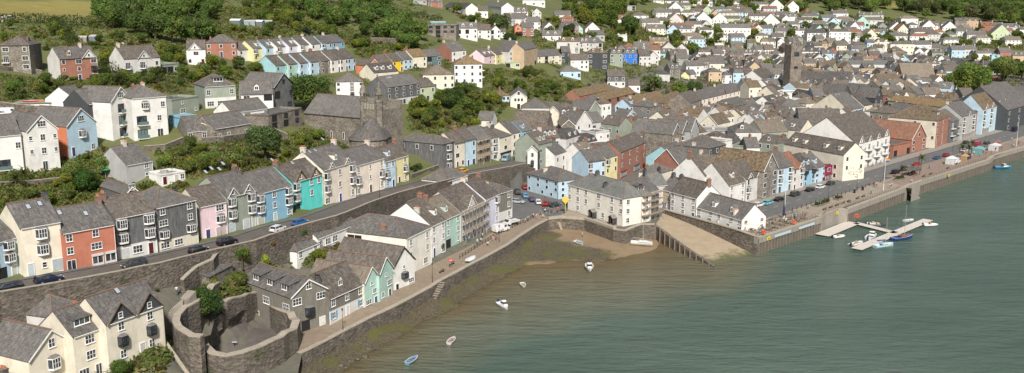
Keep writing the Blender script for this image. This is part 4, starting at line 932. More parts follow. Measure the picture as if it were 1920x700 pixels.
def house(uL, vL, uR, vR, B, roof='G', dep=9, wall='w', rc='sl', fac='ww/ww', hd=None, h=None, **k):
    A, Bp, zE, zB = survey(uL, vL, uR, vR, B, hd, h)
    if DEBUG: print('H', (uL, vL, uR, vR, B), 'W%.1f H%.1f hd%.0f D%.0f z%.1f' % ((Bp-A).length, zE-zB, math.degrees(math.atan2((Bp-A).y, (Bp-A).x)), proj(A)[2], zB), wall)
    return house_at(A, Bp, zE, zB, roof, dep, wall, rc, fac, **k)
import os
DEBUG = False
# ================================================================== the upper road terrace
Z = 'on the upper road'
house(-45, 466, 33, 444, 524, 'G', 9, 'lb', 'sl', 'bb/bb/dDd', lic=0, label='pale blue house with dark bay windows at the far left edge of the upper road')
house(37, 429, 114, 415.5, 512, 'G', 10, 'c', 'sl', '.b./.b./dsg', sk=[(.45, .75), (.75, .8)], ch=[(1, 'd')], gc=(.42, .47, .5), dc=(.5, .55, .58), label='cream house with two stacked bay windows and a white garage door')
house(116, 438.5, 214, 421, 500, 'G', 10, 'co', 'sl', 'w.w./w.W./f.SS', sk=[(.15, .8), (.6, .6)], ch=[(1, 'b')], awn=(.6, .58, .55), label='coral red house with white shop style windows on the ground floor')
house(214.5, 410.5, 290, 396, 481, 'G', 9, 'dg', 'br', 'b.b/b.b/gWd', gb='w', ch=[(0, 'b')], dc=(.10, .02, .02), label='dark slate house with four white bay windows above a white ground floor')
house(291, 391, 367, 374.5, 465, 'H', 11, 'dg', 'sl', 'w.w/W.w/b.b/WW.', gb='c', ch=[(.95, 'd')], label='dark slate house with mixed white windows and a cream ground floor')
house(374, 388.5, 424, 378, 444, 'G', 9, 'p', 'br', '.W/.b/dg', gc=(.5, .42, .42), ch=[], lw='c', label='small pink house squeezed between slate and grey-green neighbours')
house(424, 371, 479, 357, 431, 'G', 11, 'og', 'sl', 'b.b/b.b/g.gd', cg=[(.22, 3.2), (.75, 3.2)], sk=[(.1, 1.2), (.35, 1.3), (.55, 1.2), (.8, 1.4)], ch=[(1, 's')], gc=(.5, .55, .58), label='grey-green house with four large white bays and two garage doors')
house(480, 365, 546, 347.5, 415, 'G', 11, 'b', 'sl', 'b.w.b/b.w.b/g.d.w', gc=(.5, .47, .38), dc=(.5, .5, .48), ch=[(0, 's')], label='blue house with white bays beside the turquoise house')
house(547, 343, 604, 326.5, 394, 'G', 10, 'T', 'br', 'b.ww/b.w./D...', cg=[(.28, 4.2), (.76, 4.0)], sk=[(.1, 1.3), (.52, .9)], bar=1, cgc='tan', ch=[(0, 'b')], gc=(.05, .05, .05), label='bright turquoise house with two timber gables and dark garage')
house(606, 320, 665, 302, 379, 'G', 12, 'pe', 'gr', 'b.w.b/b.w.b/W.d.w', dorm=[.55], sk=[(.15, .9), (.32, .9), (.8, 1.3)], cg=[(.25, 2.6), (.75, 2.6)], ch=[(-.03, 'w'), (1.02, 'w')], dc=(.03, .05, .30), label='tall peach house with big white chimneys and royal blue door')
house(666, 311.5, 720, 296, 361.5, 'G', 10, 'pe', 'sl', 'w.s.w/b.s.b/w.d.w', ch=[(1, 'w')], label='peach house with plain roof, right of the tall peach house')
house(720, 304, 742, 298, 352, 'G', 9, 'lb', 'br', 'ww/b./wd', dorm=[.7], ch=[(0, 'w')], label='narrow bluish white house next to the small yellow one')
house(742, 297.5, 765, 291, 343, 'G', 9, 'y', 'br', '.w/.b/dw', ch=[(1, 'b')], label='narrow yellow house at the end of its terrace on the upper road')
house(830, 271, 852, 265.5, 319, 'H', 17, 'dg', 'sl', 'b/b/b', sl='w.w.w./....../......', ch=[(.9, 'd', .3)], dorm=[], label='long dark grey house with hipped roof and red flower boxes')
house(852.5, 270, 872, 265.5, 314.5, 'G', 9, 'c', 'br', 's./W./dw', ch=[], dc=(.15, .04, .02), label='narrow cream house beside the dark grey hipped house')
house(872.5, 264.5, 893, 260, 311, 'G', 9, 'lb', 'br', '.w/.w/df', ch=[(0, 'b')], dc=(.02, .04, .25), label='narrow bluish white house with navy shutters and navy door')
house(893.5, 263, 920, 256.5, 307, 'G', 10, 'tan', 'gr', 'WW/WW/fD', ch=[(0, 's')], label='scaffolded tan house with pink edged roof')
house(920.5, 260, 936, 256.5, 302, 'G', 9, 'w', 'br', 'b/b/W', ch=[(1, 'w')], label='very narrow white house with stacked bays right of the scaffolding')
house(936.5, 259.5, 959, 253.5, 297.5, 'H', 11, 'c', 'sl', '.s./.W./S', awn=(.02, .02, .02), ch=[(.5, 'd')], label='cream pub with a black fascia above its doorway')
house(959.5, 251.5, 979, 247, 292, 'G', 11, 'c', 'sl', 'ww/ww/S', ch=[], awn=(.4, .4, .38), label='off-white house with a wide shop window behind the camper van')
house(979.5, 247.5, 1001, 243.5, 289, 'G', 10, 'b', 'gr', 'w.w/.../w..', ch=[], dorm=[.3], label='steel blue house at the end of the road terrace')
house(1001.5, 248, 1023, 246, None, 'G', 8, 'p', 'br', '.W./...', h=6, ch=[], label='small pink house peeping out behind the steel blue one')
# ================================================================== the cobbled quay terrace
house(545, 559, 612, 540.5, 619, 'F', 17, 'ol', 'sl', 'W.W/.B./.D.g', sl='D.W.W/ww.ww', ax='w', pitch=33, ldorm=[(.18, 3), (.47, 3), (.76, 3)], gc=(.65, .65, .63), label='big brown slate house with three flat dormers beside the fort', ch=[], name='house')
house(618, 561, 681, 533, 592, 'G', 9, 'ol', 'br', 'w.w.w/r.d.r', gb='w', dorm=[.45], ch=[(-.02, 'd', .35), (-.02, 'd', .75)], dc=(.6, .6, .58), pitch=44, label='slate hung house with pale blue shutters on a white ground floor')
house(683, 531, 710, 518, 572, 'F', 14, 'm', 'tn', '.s./.W/Wd', ch=[(-.1, 'b', .45)], pitch=45, lw='c', label='left of the twin mint gables, pale sunlit roof and brick chimney')  # sunlight on these slates is put into the pale roof colour
house(710.5, 515, 736, 501, 559, 'F', 14, 'm', 'br', '.s./.W/wd', ch=[], pitch=45, label='right of the twin mint gables, brown roof with terracotta ridge')
house(737, 502, 777, 486, 539, 'F', 17, 'w', 'br', '.s./.B./d.W', ch=[], pitch=43, bar=1, dc=(.02, .02, .02), label='white gabled house with black timber trim and black oriel window')
house(762, 447, 808, 425, 506, 'H', 20, 'ow', 'sl', 'w.w/w.w/.W', sl='..DD....../........../..........', ch=[(.1, 'b', .35)], pitch=27, awn=(.1, .02, .02), label='large cream corner house with hipped roof and brick chimney')
house(809, 424, 835, 412, 477, 'G', 14, 'w', 'br', 'w.w/w.w/d.f', dorm=[.75], ch=[(0, 'w', .3), (1, 'b')], pitch=36, label='white house with a climbing tree on its front, beside mint house')
house(835.5, 411.5, 863, 399.5, 461, 'G', 12, 'm', 'tn', 'w.w/w.w/D.w', dorm=[.4], ch=[(0, 'b')], label='mint house with white balcony and small pale dormer')
house(863.5, 397, 911, 375.5, 442, 'G', 13, 'lg', 'br', 'w..w.w/wwwww/wwdww', cg=[(.42, 5.5)], ch=[(1.0, 'w')], lic=.2, label='scaffolded pale house with an orange lichened gable')
house(911.5, 375, 935, 363.5, 424, 'G', 12, 'li', 'br', 'w.b/s.w/s.w', ch=[(1, 'b')], label='lilac house on the quay between scaffolding and slate hung house')
house(935.5, 363.5, 960, 356, 412, 'H', 12, 'ol', 'sl', '.w/.w/.w', gb='w', ch=[(.3, 'w')], label='brown slate house with white ground floor behind the pickup')
house(595, 447.5, 670, 419, 457, 'G', 6.5, 'w', 'sl', 'tWW.wW', ch=[], lic=.05, label='long white bungalow with dark roof below the road wall')
house(556, 472, 598, 455, 484, 'H', 9, 'w', 'sl', 'w.w', sl='..d.', ch=[], label='small square white cottage with pyramid roof and terracotta hips')
house(838, 341, 877, 327.5, 356, 'H', 9, 'w', 'gr', 'WWWW', ch=[], label='white building with long glazed upper floor and pink roof ridges')
house(773, 384, 800, 372, None, 'G', 9, 'lb', 'gr', 'w.', h=3.5, ch=[], label='low pale blue house with grey roof beside the greenhouse roof')
house(842, 362, 868, 352, None, 'P', 5, 'w', 'ft', 'w.w', h=4.0, ch=[], label='low white flat roofed annexe with railing behind the terrace')
# ---- bottom left group
house(53, 678, 142, 644, None, 'F', 11, 'c', 'sl', '.b./.W.', ax='w', h=6.5, pitch=40, ch=[(-.35, 's', .25)], sl='w..', sk=[], label='cream gabled house with a boxy bay at the bottom left corner')
house(136, 633, 197, 612, None, 'G', 9, 'c', 'sl', '.W./.W./CC', h=8.0, dorm=[(.45, 'w')], pitch=38, ch=[(1, 's', .75)], label='cream house with wide flat dormer and two balconies')
house(198, 610, 306, 572, 668, 'G', 9, 'c', 'sl', '.w..w./.B..B./.w.dw.', cg=[(.25, 5.2), (.75, 5.2)], bar=1, cgc='dk', sk=[(.5, .9)], ch=[], pitch=40, label='cream house with two black gables and two black oriel bays')
house(98, 596, 156, 572, None, 'H', 8, 'lg', 'sl', 'w.w', h=5, ch=[(0, 's', .8)], pitch=34, label='grey roofed house with tall stone chimney stack under the road wall')
# ================================================================== behind the upper road
Z = 'above the upper road'
house(-60, 261, 40, 252, 320, 'G', 12, 'w', 'sl', 'w.w..w/G.G.', ch=[], label='long white house with glazed balcony at the left edge')
house(50, 247, 107, 241, 319, 'F', 16, 'w', 'sl', 's.w.s/s.w.s/..f..', ax='W', pitch=44, ch=[], label='tall white gabled house with brown hood over its windows')
house(124, 238, 180, 229, 289, 'F', 14, 'lb', 'sl', '.b./d.w', ax='W', lw='or', pitch=40, ch=[(0, 'w', .9)], label='sky blue gabled house with orange flank wall')
house(165, 196, 206, 191, 252, 'G', 10, 'dk', 'sl', 'G/G/G', ch=[], wf='dark', label='black slatted modern house with wide windows')
house(207, 192, 246, 186, 256, 'F', 12, 'w', 'gr', 'G/G/G', ax='W', ch=[], label='white modern gable with stacked glass balconies')
house(246, 185, 312, 180, 258, 'H', 12, 'w', 'gr', '.b.w/Gw/Gf', ch=[(.6, 'w'), (.3, 'b')], label='tall white hipped house with glazed turret balcony')
house(140, 186, 166, 181, 215, 'G', 9, 'w', 'gr', '.w/.w', ch=[], label='small white house with pale roof behind the black modern house')
house(316, 218, 336, 221, 238, 'P', 6, 'b', 'sl', 's.', ch=[], label='small blue annexe tucked beside the tall white hipped house')
house(236, 316, 286, 296, 338, 'G', 11, 'g', 'sl', '.w/.s', sl=None, lw=None, ch=[(.5, 'w')], hd=58, label='detached grey house with white barge boards in the middle of gardens')
house(303, 332, 347, 325, 343, 'P', 6, 'w', 'wh', 'd.dw', ch=[], label='tiny white flat roofed garden house')
house(235, 372, 262, 354, None, 'F', 14, 'dg', 'gr', '..', h=4, hd=45, ax='W', ch=[], sk=[], label='grey conservatory gable rising behind the slate terrace')
house(350, 248, 402, 244, 263, 'G', 10, 'st', 'sl', 'w.ww', ch=[], label='low stone bungalow with grey roof beside the conservatory')
house(402, 242, 470, 231, 262, 'G', 9, 'st', 'sl', 'ww.w', ch=[], label='low stone bungalow wing behind the white conservatory')
house(435, 212, 502, 203, 228, 'G', 8, 'w', 'gr', '..f.', ch=[], label='white chalet with pale roof above the conservatory bungalow')
house(322, 188, 372, 181, 216, 'P', 8, 'og', 'gr', '.s../.W.s', ch=[], label='olive flat roofed house with roof terrace')
house(383, 163, 441, 160, 203, 'H', 12, 'og', 'sl', 'w..w/WWW', gb='w', dorm=[(.5, 'w')], ch=[], pitch=34, label='grey over white house with hipped roof and wide dormer')
house(452, 190, 512, 163, 203, 'G', 10, 'w', 'gr', 'W.D/w..', hd=20, dorm=[.5], ch=[], label='white modern house with sloping grey roof and triangular dormer')
house(513, 165, 551, 160, 205, 'F', 14, 'dg', 'gr', 'D.w/.W', ax='w', pitch=40, ch=[], wf='dark', label='dark grey modern gable beside the white sloping house')
house(503, 217, 566, 203, 237, 'P', 8, 'st', 'ft', 'DWW/DDW', ch=[], wf='dark', label='brown stone terrace block with dark glass below the modern gable')
house(0, 83, 54, 87, 134, 'H', 12, 'st', 'br', 'W.w/c.W/c.W', hd=8, ch=[(.8, 's')], label='stone villa with white verandas at the upper left edge')
house(111, 113, 182, 106, 151, 'G', 10, 'br', 'sl', 'w.W.W/s.w.B/W.d.W', cg=[(.78, 4.8)], cgc='w', dorm=[.3], lw='w', hd=47, ch=[(.75, 'w')], label='red brick house with black and white timbered gable')
house(232, 112, 300, 107, 147, 'G', 11, 'lg', 'br', 'C.C.w/W.D.w', cg=[(.55, 4.5)], sk=[(.1, 1.2), (.25, 1.2)], ch=[(.02, 'w')], lw='w', hd=47, label='pale hill house with two glazed balconies and skylights')
house(301, 122, 336, 119, 138, 'P', 8, 'og', 'ft', 'DDW', ch=[], label='low glass extension right of the hill house')
house(349, 95, 385, 92, 122, 'G', 9, 'w', 'br', '.W./w.d', cg=[(.45, 4.5)], ch=[], hd=15, label='white hill cottage with wide triangular gable')
house(385, 82, 443, 79, 107, 'H', 10, 'br', 'sl', 'w.w.w/w.d.w', ch=[(.1, 'b')], hd=12, label='red brick house with hipped roof at the end of the upper terrace')
# upper and lower blue terraces
cols = ['w', 'y', 'lb', 'w', 'li', 'w', 'w', 'lb', 'b']
us = [447, 475, 499, 520, 542, 563.5, 584, 604, 622.5, 646]
names = ['leftmost white house', 'pale yellow house', 'pale blue house third', 'white house fourth', 'lilac house fifth', 'white house sixth', 'white house seventh', 'light blue house eighth', 'deeper blue end house']
for i in range(9):
    f = lambda u, a, b: a+(b-a)*(u-447)/199
    um = (us[i]+us[i+1])/2
    house(us[i], f(us[i], 94.5, 78.5), us[i+1], f(us[i+1], 94.5, 78.5), f(um, 117, 99.5), 'G', 9, cols[i], 'sl', ['w.w/w.d', 'b.w/w.d'][i % 2], ch=[(1, R.choice('wb'))] if i % 2 else [], dorm=[.5] if i in (1, 2, 3, 4) else [], label=names[i]+(' in' if i not in (0,) else ' of')+' the upper hillside terrace, counted from left' if i not in (0, 1, 8) else names[i]+' of the upper hillside terrace', group='upper hillside terrace')
cols = ['a', 'm', 'lb', 'lb', 'bw', 'w', 'w', 'lb']; us = [517, 541, 562, 582, 602, 621, 638, 652, 666]
nm = ['aqua end house with gabled flank', 'mint green house second', 'pale blue house third', 'pale blue house fourth', 'stone coloured house fifth', 'white house sixth', 'white house seventh', 'pale blue end house at the right']
for i in range(8):
    f = lambda u, a, b: a+(b-a)*(u-517)/149
    um = (us[i]+us[i+1])/2
    house(us[i], f(us[i], 124, 108.5), us[i+1], f(us[i+1], 124, 108.5), f(um, 150, 131.5), 'G', 10, cols[i], 'br', 'w.w/w.d', ch=[(1, R.choice('wb'))] if i in (0, 3, 6) else [], label=nm[i]+(' from left in the lower blue terrace' if i not in (0, 7) else ' of the lower blue terrace'), group='lower blue terrace', lic=.12)
Z = 'around the stone church'
house(630, 154, 681, 153, 184, 'H', 9, 'w', 'gr', 'w..b.w/w..b.w/...B..', ch=[], label='white square house with black bay tower behind the church')
house(701, 139.5, 747, 131, 156, 'G', 9, 'c', 'dk', 's.../s..s', hd=48, dorm=[(.2, 'g'), .45, .75], ch=[], label='cream house with row of dark dormers above the church tower')
house(692, 126, 712, 120, None, 'F', 9, 'or', 'br', '..', h=5, hd=45, ch=[], label='orange gabled house above the church')
house(712.5, 121, 736, 116, None, 'G', 9, 'br', 'br', 'w.w/...', h=5.5, hd=50, ch=[(1, 'b')], label='brown brick house between the orange and bright yellow houses')
house(736.5, 116.5, 756, 113, 134, 'G', 9, 'Y', 'br', 'w.w/w.d', hd=52, ch=[], label='bright yellow house in the short terrace above the church')
house(756.5, 113.5, 773, 110, 131, 'G', 9, 'lb', 'sl', 'ww/ww', hd=50, ch=[(1, 'b')], label='pale blue house right of the bright yellow house')
house(774, 109.5, 800, 103.5, 127, 'G', 9, 'c', 'li', '..w/W.w', hd=50, ch=[(0, 'b')], lic=.5, label='cream house with mossy roof right of pale blue neighbour')
house(801, 108, 828, 103, 125, 'G', 8, 'dt', 'gr', 'D.W/c.w', hd=45, ch=[], label='dark teal modern house with balcony')
house(847, 99, 874, 92, 118, 'G', 11, 'w', 'gr', 'w.w/w.w', lw='br', hd=52, ch=[(0, 'w')], sk=[(.6, .8)], label='white house with brown brick flank and skylight')
house(852, 120.5, 904, 121, 158, 'H', 13, 'w', 'li', 'w.w.w.w/w.s.w.w/w.d.w.w', hd=8, sr='c.C/c.C/D..', ch=[(.7, 'b', .3)], sk=[(.3, .6)], lic=.5, label='large white villa with orange lichened roof and balconies')
house(793, 142, 851, 139, 167, 'H', 12, 'c', 'tn', 'w..w..w.w/d..f..w.w', hd=12, ch=[], label='large cream villa with pale ribbed hip roof')
house(726, 166.5, 787, 154.5, 195, 'G', 10, 'dg', 'gr', 'w.w.w.w.w/w.w.w.w.w/f.w.f.w.f', gb='w', hd=58, sk=[(.25, .8), (.3, .8), (.35, .8)], ch=[], label='dark slate terrace with white ground floor beside the church tower')
house(787.5, 166, 816, 160, 190, 'G', 8, 'gn', 'br', 'w.w/.f.', hd=50, ch=[], label='pale green house at the end of the dark slate terrace')
house(895, 225, 923, 227.5, 241, 'G', 8, 'w', 'sl', 's..w/....', hd=-12, ch=[], label='small white cottage with dark roof among garden shrubs')
house(957, 179.5, 988, 185.5, 205, 'F', 20, 'c', 'sl', '.www./..D..', ax='w', rw='dg', hd=0, ch=[], pitch=36, label='cream gabled hall with dark slate flank')
house(927, 182.5, 956, 178, 191, 'H', 10, 'lb', 'li', 's.ww', ch=[(.5, 'b')], hd=15, label='bluish white cottage with brown hipped roof by the cream hall')
house(978, 203, 1030, 203, None, 'H', 15, 'lg', 'sl', '.......', h=5, hd=0, ch=[], label='wide grey hipped hall roof behind the mossy chapel roof')
house(960, 237, 1024, 246, None, 'G', 14, 'st', 'br', 'aaaaa', h=5, hd=-14, pitch=42, lic=.25, ch=[], sr=None, label='stone chapel with big mossy brown roof')
house(1029, 208, 1047, 209, None, 'F', 8, 'c', 'sl', 's./..', h=6, ch=[], label='small cream gable beside the grey hipped hall')
house(1053, 236, 1079, 238, None, 'F', 12, 'st', 'tn', 'a.a', h=7, ch=[], hd=5, label='grey stone gable with pale roof beside the mossy chapel')
house(976, 240, 1003, 236, None, 'H', 8, 'w', 'li', 'W.W', h=7, ch=[], label='white upper storey with tan pyramid roof in front of the chapel')
# ================================================================== head of the cove
house(989, 326, 1047, 341, 366, 'H', 11, 'lb', 'sl', 'w.w.w.w/..w.w.w/w..w.w.', sr='w.w/w.w/w..', ch=[(.35, 'w', .25)], hd=None, pitch=26, label='pale blue inn with flower baskets facing the car park')
house(1065, 345, 1169, 373, 409, 'H', 10.5, 'ow', 'pg', 's.w.w..W..w.w/w.w.w..w..w.w/..w.....w....', sr='w.w/w.w/w.W', ch=[(.27, 'd'), (.6, 'd', .2), (.95, 'd', .8)], pitch=32, sink=.9, label='long cream three storey building with black chimneys on the harbour wall')
house(1201, 366, 1236, 356, 411, 'G', 9, 'g', 'sl', 'WWW/WWW/W.W', ch=[], dorm=[(.2, 'w')], label='grey building wrapped in scaffolding beside the slipway')
house(1237, 354, 1257, 359, 391, 'G', 9, 'tan', 'sl', 'w.w/w.w/.S.', gb='p', ch=[(.2, 'd'), (1, 'd')], label='grey-beige house with pink ground floor at the top of the slipway')
house(1257.5, 359.5, 1306, 372.5, 404, 'G', 9.5, 'w', 'br', 'w.w.w/w.w.w/w.w.d', ch=[(1.03, 'b')], dc=(.03, .12, .25), lic=.12, pitch=40, label='white house with dark blue sashes and a mossy brown roof')
house(1308, 389, 1391, 413, 424, 'G', 9, 'w', 'sl', 'w..W.t..W.w/c..C.d..w..f', dorm=[.3, .72], ch=[(.83, 'w', .12)], sr='w.w/..w', pitch=40, label='long low white house with two dormers by the slipway wall')
Z = 'along the embankment'
house(1367, 349, 1398, 340.5, 386, 'G', 13, 'w', 'br', 'w.w/w.w/d.w', lic=.2, pitch=44, dorm=[.5], ch=[(.0, 'w', .8)], label='white end house with rounded blank flank on the embankment')
house(1322, 331, 1337, 327, None, 'G', 12, 'w', 'br', 'w/w/w', h=9, lic=.2, pitch=44, ch=[(0, 'b')], label='white house with blank curved flank behind the embankment end house')
house(1398.5, 336, 1430, 328, 376, 'G', 12, 'lg', 'br', 't.t/b.b/w.d', cg=[(.25, 2.8), (.75, 2.8)], ch=[(1, 'b')], label='grey house with paired white bays and twin small gables')
house(1431, 322, 1458, 314, 371, 'F', 18, 'bw', 'li', 'W.W/W.W/W.W', ax='w', ch=[], pitch=46, label='stone fronted gabled house with tall windows on the embankment')
house(1459, 317, 1487, 310, 360, 'G', 12, 'lb', 'sl', 'b.b/b.b/f.f', ch=[(.9, 'b')], label='light blue house with four stacked bays on the embankment')
house(1488, 318, 1507, 313, 355, 'G', 12, 'lg', 'or', 'w.b/w.w/d.w', cg=[(.7, 3)], ch=[], label='grey house with orange tiled roof on the embankment')
house(1507.5, 320, 1529, 314.5, 347, 'G', 12, 'b', 'dk', 'B.B/f.f/d.w', dorm=[.3, .7], ch=[(0, 'b')], label='dark fronted blue house with black bays on the embankment')
house(1529.5, 316, 1548, 311, 342, 'G', 12, 'lb', 'sl', 'W.w/W.w/d.f', dorm=[.4], ch=[(.5, 'w')], label='pale blue house left of the crimson shopfront')
house(1548.5, 314, 1561, 310.5, 338, 'P', 9, 'mg', 'ft', 'W/S', ch=[], awn=(.2, .02, .05), label='narrow crimson shopfront beside the mural building')
house(1470, 269.5, 1582.5, 291, None, 'G', 10.5, 'c', 'br', '............/.........ww./.........ww.', h=9.3, dorm=[.12, .3, .65, .88], sr='w.w/w.w/...', ch=[], lic=.1, label='long cream building with four dormers and a mural on its end wall')
house(1606, 271, 1669, 253.5, 311, 'G', 24, 'w', 'br', 'CCCC/CCCC/CCCC', cg=[(.125, 4.6), (.375, 3.4), (.625, 3.4), (.875, 4.6)], ch=[], lic=.1, sl='......../......../........', label='white balcony flats with four gables and curved balconies')
house(1676, 273, 1708, 266, 291, 'P', 10, 'br', 'ft', 'D..D', ch=[], label='low brown flat roofed entrance between flats and orange roofed building')
house(1709, 263, 1737, 256, 284, 'F', 30, 'br', 'or', 'W.W/W.W', ax='W', sl='W.........../............', ch=[], sk=[], pitch=40, label='brick building with large bright orange tiled roof')
house(1757, 227.5, 1783, 218, 273, 'H', 20, 'br', 'li', 'w.w.w/w.w.w/w.w.w/a.a.a', sl='.o..w..w/w..w..../....w..w/........', lw='c', dorm=[(.5, 'w')], ch=[], lic=.3, label='tall brick fronted building with plain cream flank')
house(1784, 229, 1803, 223, 266, 'G', 12, 'dg', 'sl', 'c.c/c.c/.S.', ch=[], label='dark house with white balconies beside the brick fronted building')
house(1804, 220, 1831, 212, 260, 'G', 14, 'g', 'sl', 'b.b/b.b/b.b/S', ch=[(0, 'w')], cg=[(.5, 3)], label='grey bay fronted house left of the red corner building')
house(1832.5, 209, 1843, 206, 251, 'H', 12, 'br', 'li', 'w/w/w/w', ch=[], label='narrow red brick corner turret building')
house(1843.5, 206, 1888, 193.5, 246, 'G', 12, 'lb', 'li', 'b.b.b.b/b.b.b.b/b.b.b.b/S.S', cg=[(.13, 4), (.38, 4), (.63, 4), (.88, 4)], cgc='p', ch=[], pitch=46, label='pale timbered four gable block right of the red corner turret')
house(1889, 207, 1935, 194, 239, 'G', 26, 'dk', 'sl', 'W.W.W/W.W.W/W.W.W', ch=[(0, 'b')], pitch=38, label='black fronted warehouse with huge grey roof at the right edge')
house(1665, 189, 1807, 206, None, 'G', 11, 'og', 'li', 'W.W.W.W.W.W.W.W/W.W.W.W.W.W.W.W', h=7, lic=.62, pitch=26, ch=[], label='long grey block with bright moss covered roof')
# ================================================================== the town
Z = 'in the old town'
def t(*a, **k): k.setdefault('zone', Z); return house(*a, **k)
t(1090, 271, 1120, 264, None, 'M', 9, 'w', 'dk', 'ww.w/.w.w', h=6.5, dorm=[(.2, 'm'), (.5, 'm'), (.8, 'm')], ch=[])
t(1117, 249, 1143, 246, None, 'P', 9, 'w', 'ft', '.s.w/....', h=7)
t(1040, 291, 1062, 284, None, 'G', 10, 'w', 'sl', 'ww/ww', h=7); t(1062, 262, 1088, 254, None, 'M', 9, 'lg', 'dk', 'ww/ww', h=7.5, dorm=[.3, .7])
t(989, 278, 1008, 289, 330, 'F', 22, 'w', 'br', '.w./.B./.s.', rw='dk', hd=-20, ch=[(.6, 'b', .9)], label='white gabled house with black flank at the turn of the road')
t(1103, 304, 1135, 300, None, 'G', 9, 'lb', 'sl', 'b..w/b..w/...', h=9); t(1136, 297, 1158, 291, None, 'G', 9, 'y', 'sl', 'b.w/w.w/w..', h=9)
t(1164, 286, 1212, 266, None, 'G', 9, 'br', 'br', 'w.w.w.w/w.w.w.w/S.S.', h=9.5, label='long red brick shop terrace with brown roof', ch=[(.3, 'b')])
t(1268, 300, 1298, 289, 320, 'G', 12, 'pe', 'sl', 'w.w.w/w.w.w', lw='a', ch=[(1, 'w')], label='pale house with an aqua blue gable end')
t(1229, 257, 1259, 250, None, 'F', 12, 'br', 'gr', 'ww/ww/..', h=8, lw='w', label='brick gable with whitewashed flank')
t(1260, 253, 1277, 248, None, 'F', 12, 'st', 'sl', 'w.w/w.w/...', h=10.5); t(1277.5, 251, 1294, 245, None, 'F', 12, 'st', 'sl', 'b.w/w.w/...', h=10.5); t(1294.5, 247, 1311, 241, None, 'F', 12, 'g', 'sl', 'w.w/w.w/...', h=11)
t(1329, 279, 1361, 271, None, 'H', 13, 'dk', 'sl', 'w.w.w/w.w.w/...', h=9, lw='ol', rw=None); t(1359, 265, 1373, 262, None, 'P', 9, 'w', 'ft', './w/.', h=9)
t(1400, 276, 1425, 279, None, 'G', 9, 'w', 'sl', 'w.../....', h=6.5, lw='ol', hd=5); t(1374, 273, 1400, 275, None, 'P', 8, 'og', 'ft', '..', h=6.5)
t(1198, 321, 1236, 326, None, 'H', 9, 'c', 'gr', '.../...', h=6); t(1222, 350, 1252, 347, None, 'G', 9, 'lg', 'pg', '...', h=7, ch=[(0, 'd'), (1, 'd')])
t(1312, 243, 1400, 249, None, 'P', 14, 'g', 'wh', '.....', h=5.5, hd=-5, label='long flat roofed grey building with pale roof in the town', ch=[]); t(1378, 247, 1428, 250, None, 'H', 14, 'lg', 'sl', 'w.../w...', h=7.5, hd=0, dorm=[.3]); t(1430, 250, 1478, 246, None, 'G', 12, 'og', 'tn', 'w.w.w/w.w.w', h=7)
t(1139, 142, 1172, 145, 163, 'G', 9, 'dg', 'br', 'w.w.w/w.w.w', gb='w', rw='w', hd=0, label='black and white house with brown roof above the red terraces'); t(1178, 159, 1200, 162, 172, 'G', 7, 'w', 'br', 'w.w', hd=0, rw='w', label='small white cottage beside the black and white house')
t(1123, 190.5, 1192, 174, 199, 'G', 8, 'br', 'li', 'D.D.D.D.D/W.W.W.W.W', lic=.45, ch=[], cg=[], label='long red brick terrace with mossy roof and recessed balconies'); t(1086, 181, 1150, 168, None, 'G', 8, 'br', 'li', '......', h=4, lic=.45, ch=[], label='rear red brick terrace, partly hidden behind the recessed balconies'); t(1181, 197, 1249, 183, None, 'G', 9, 'br', 'li', '.....', h=4.5, lic=.45, ch=[], label='lower red brick terrace with ochre roof beside the stone mill')
t(1097, 190, 1120, 193, 205, 'L', 8, 'w', 'gr', '.../...', hd=-10, ch=[])
t(1230, 211, 1293, 190, 223, 'G', 14, 'st', 'li', 'wwwwwwwwww/wwwwwwwwww', lic=.35, dorm=[(.3, 'w'), (.6, 'w'), (.85, 'w')], ch=[(0, 'w')], label='long brown stone mill with continuous attic windows'); t(1294, 193, 1316, 187, None, 'G', 12, 'st', 'br', 'w.w/w.w/w.w', h=10, ch=[])
t(1316.5, 187, 1388, 170, 206, 'G', 11, 'pe', 'sl', 'wwwwwwwww/wwwwwwwww/wwwwdwwww', ch=[(0, 'w'), (.55, 'w')], cg=[(.55, 5)], cgc='br', label='long peach terrace with a brick pediment behind the car park')
t(1353, 203, 1369, 203.5, 224, 'F', 14, 'c', 'sl', 'w.w/w.w', hd=5, label='small cream gable house at the edge of the town car park'); t(1370, 202, 1400, 195, None, 'G', 10, 'st', 'sl', '.../...', h=7)
t(1405, 199, 1423, 196, 213, 'G', 9, 'lb', 'dk', 'w.w/w.w', label='left of the two blue town houses with dark roofs'); t(1423.5, 196, 1444, 193, 211, 'G', 9, 'b', 'dk', '.w.w/.w.w', label='right of the two blue town houses with dark roofs'); t(1444.5, 194, 1464, 189, 212, 'G', 9, 'w', 'dk', 'a.a/a.a', dorm=[.5])
t(1430, 149, 1454, 142.5, None, 'G', 14, 'lb', 'br', 'w.w/w.w/...', h=8, lw='w', ch=[(0, 'w')]); t(1430, 158, 1482, 161, None, 'H', 12, 'w', 'gr', 's.../....', h=5.5, hd=0, ch=[(.5, 'w')]); t(1456, 175, 1505, 173, None, 'P', 10, 'w', 'ft', '....../w..w..', h=6.5, hd=10)
t(1463, 201, 1511, 201, None, 'H', 11, 'w', 'gr', 'w.w.w/w.w.w', h=8, hd=5, label='white house with broad grey hipped roof in the old town'); t(1512, 195, 1533, 193, None, 'H', 10, 'c', 'tn', 'W.W/W.W', h=8)
t(1591, 207, 1620, 202, None, 'G', 20, 'lb', 'sl', 'w.w.w/w.w.w/', h=7.5, lw='c', sk=[(.2, .9), (.4, .9)], ch=[], label='cream gable ended house with grey roof and skylights'); t(1620, 199, 1636, 196, None, 'G', 14, 'c', 'dk', 'w.w/w.w', h=7)
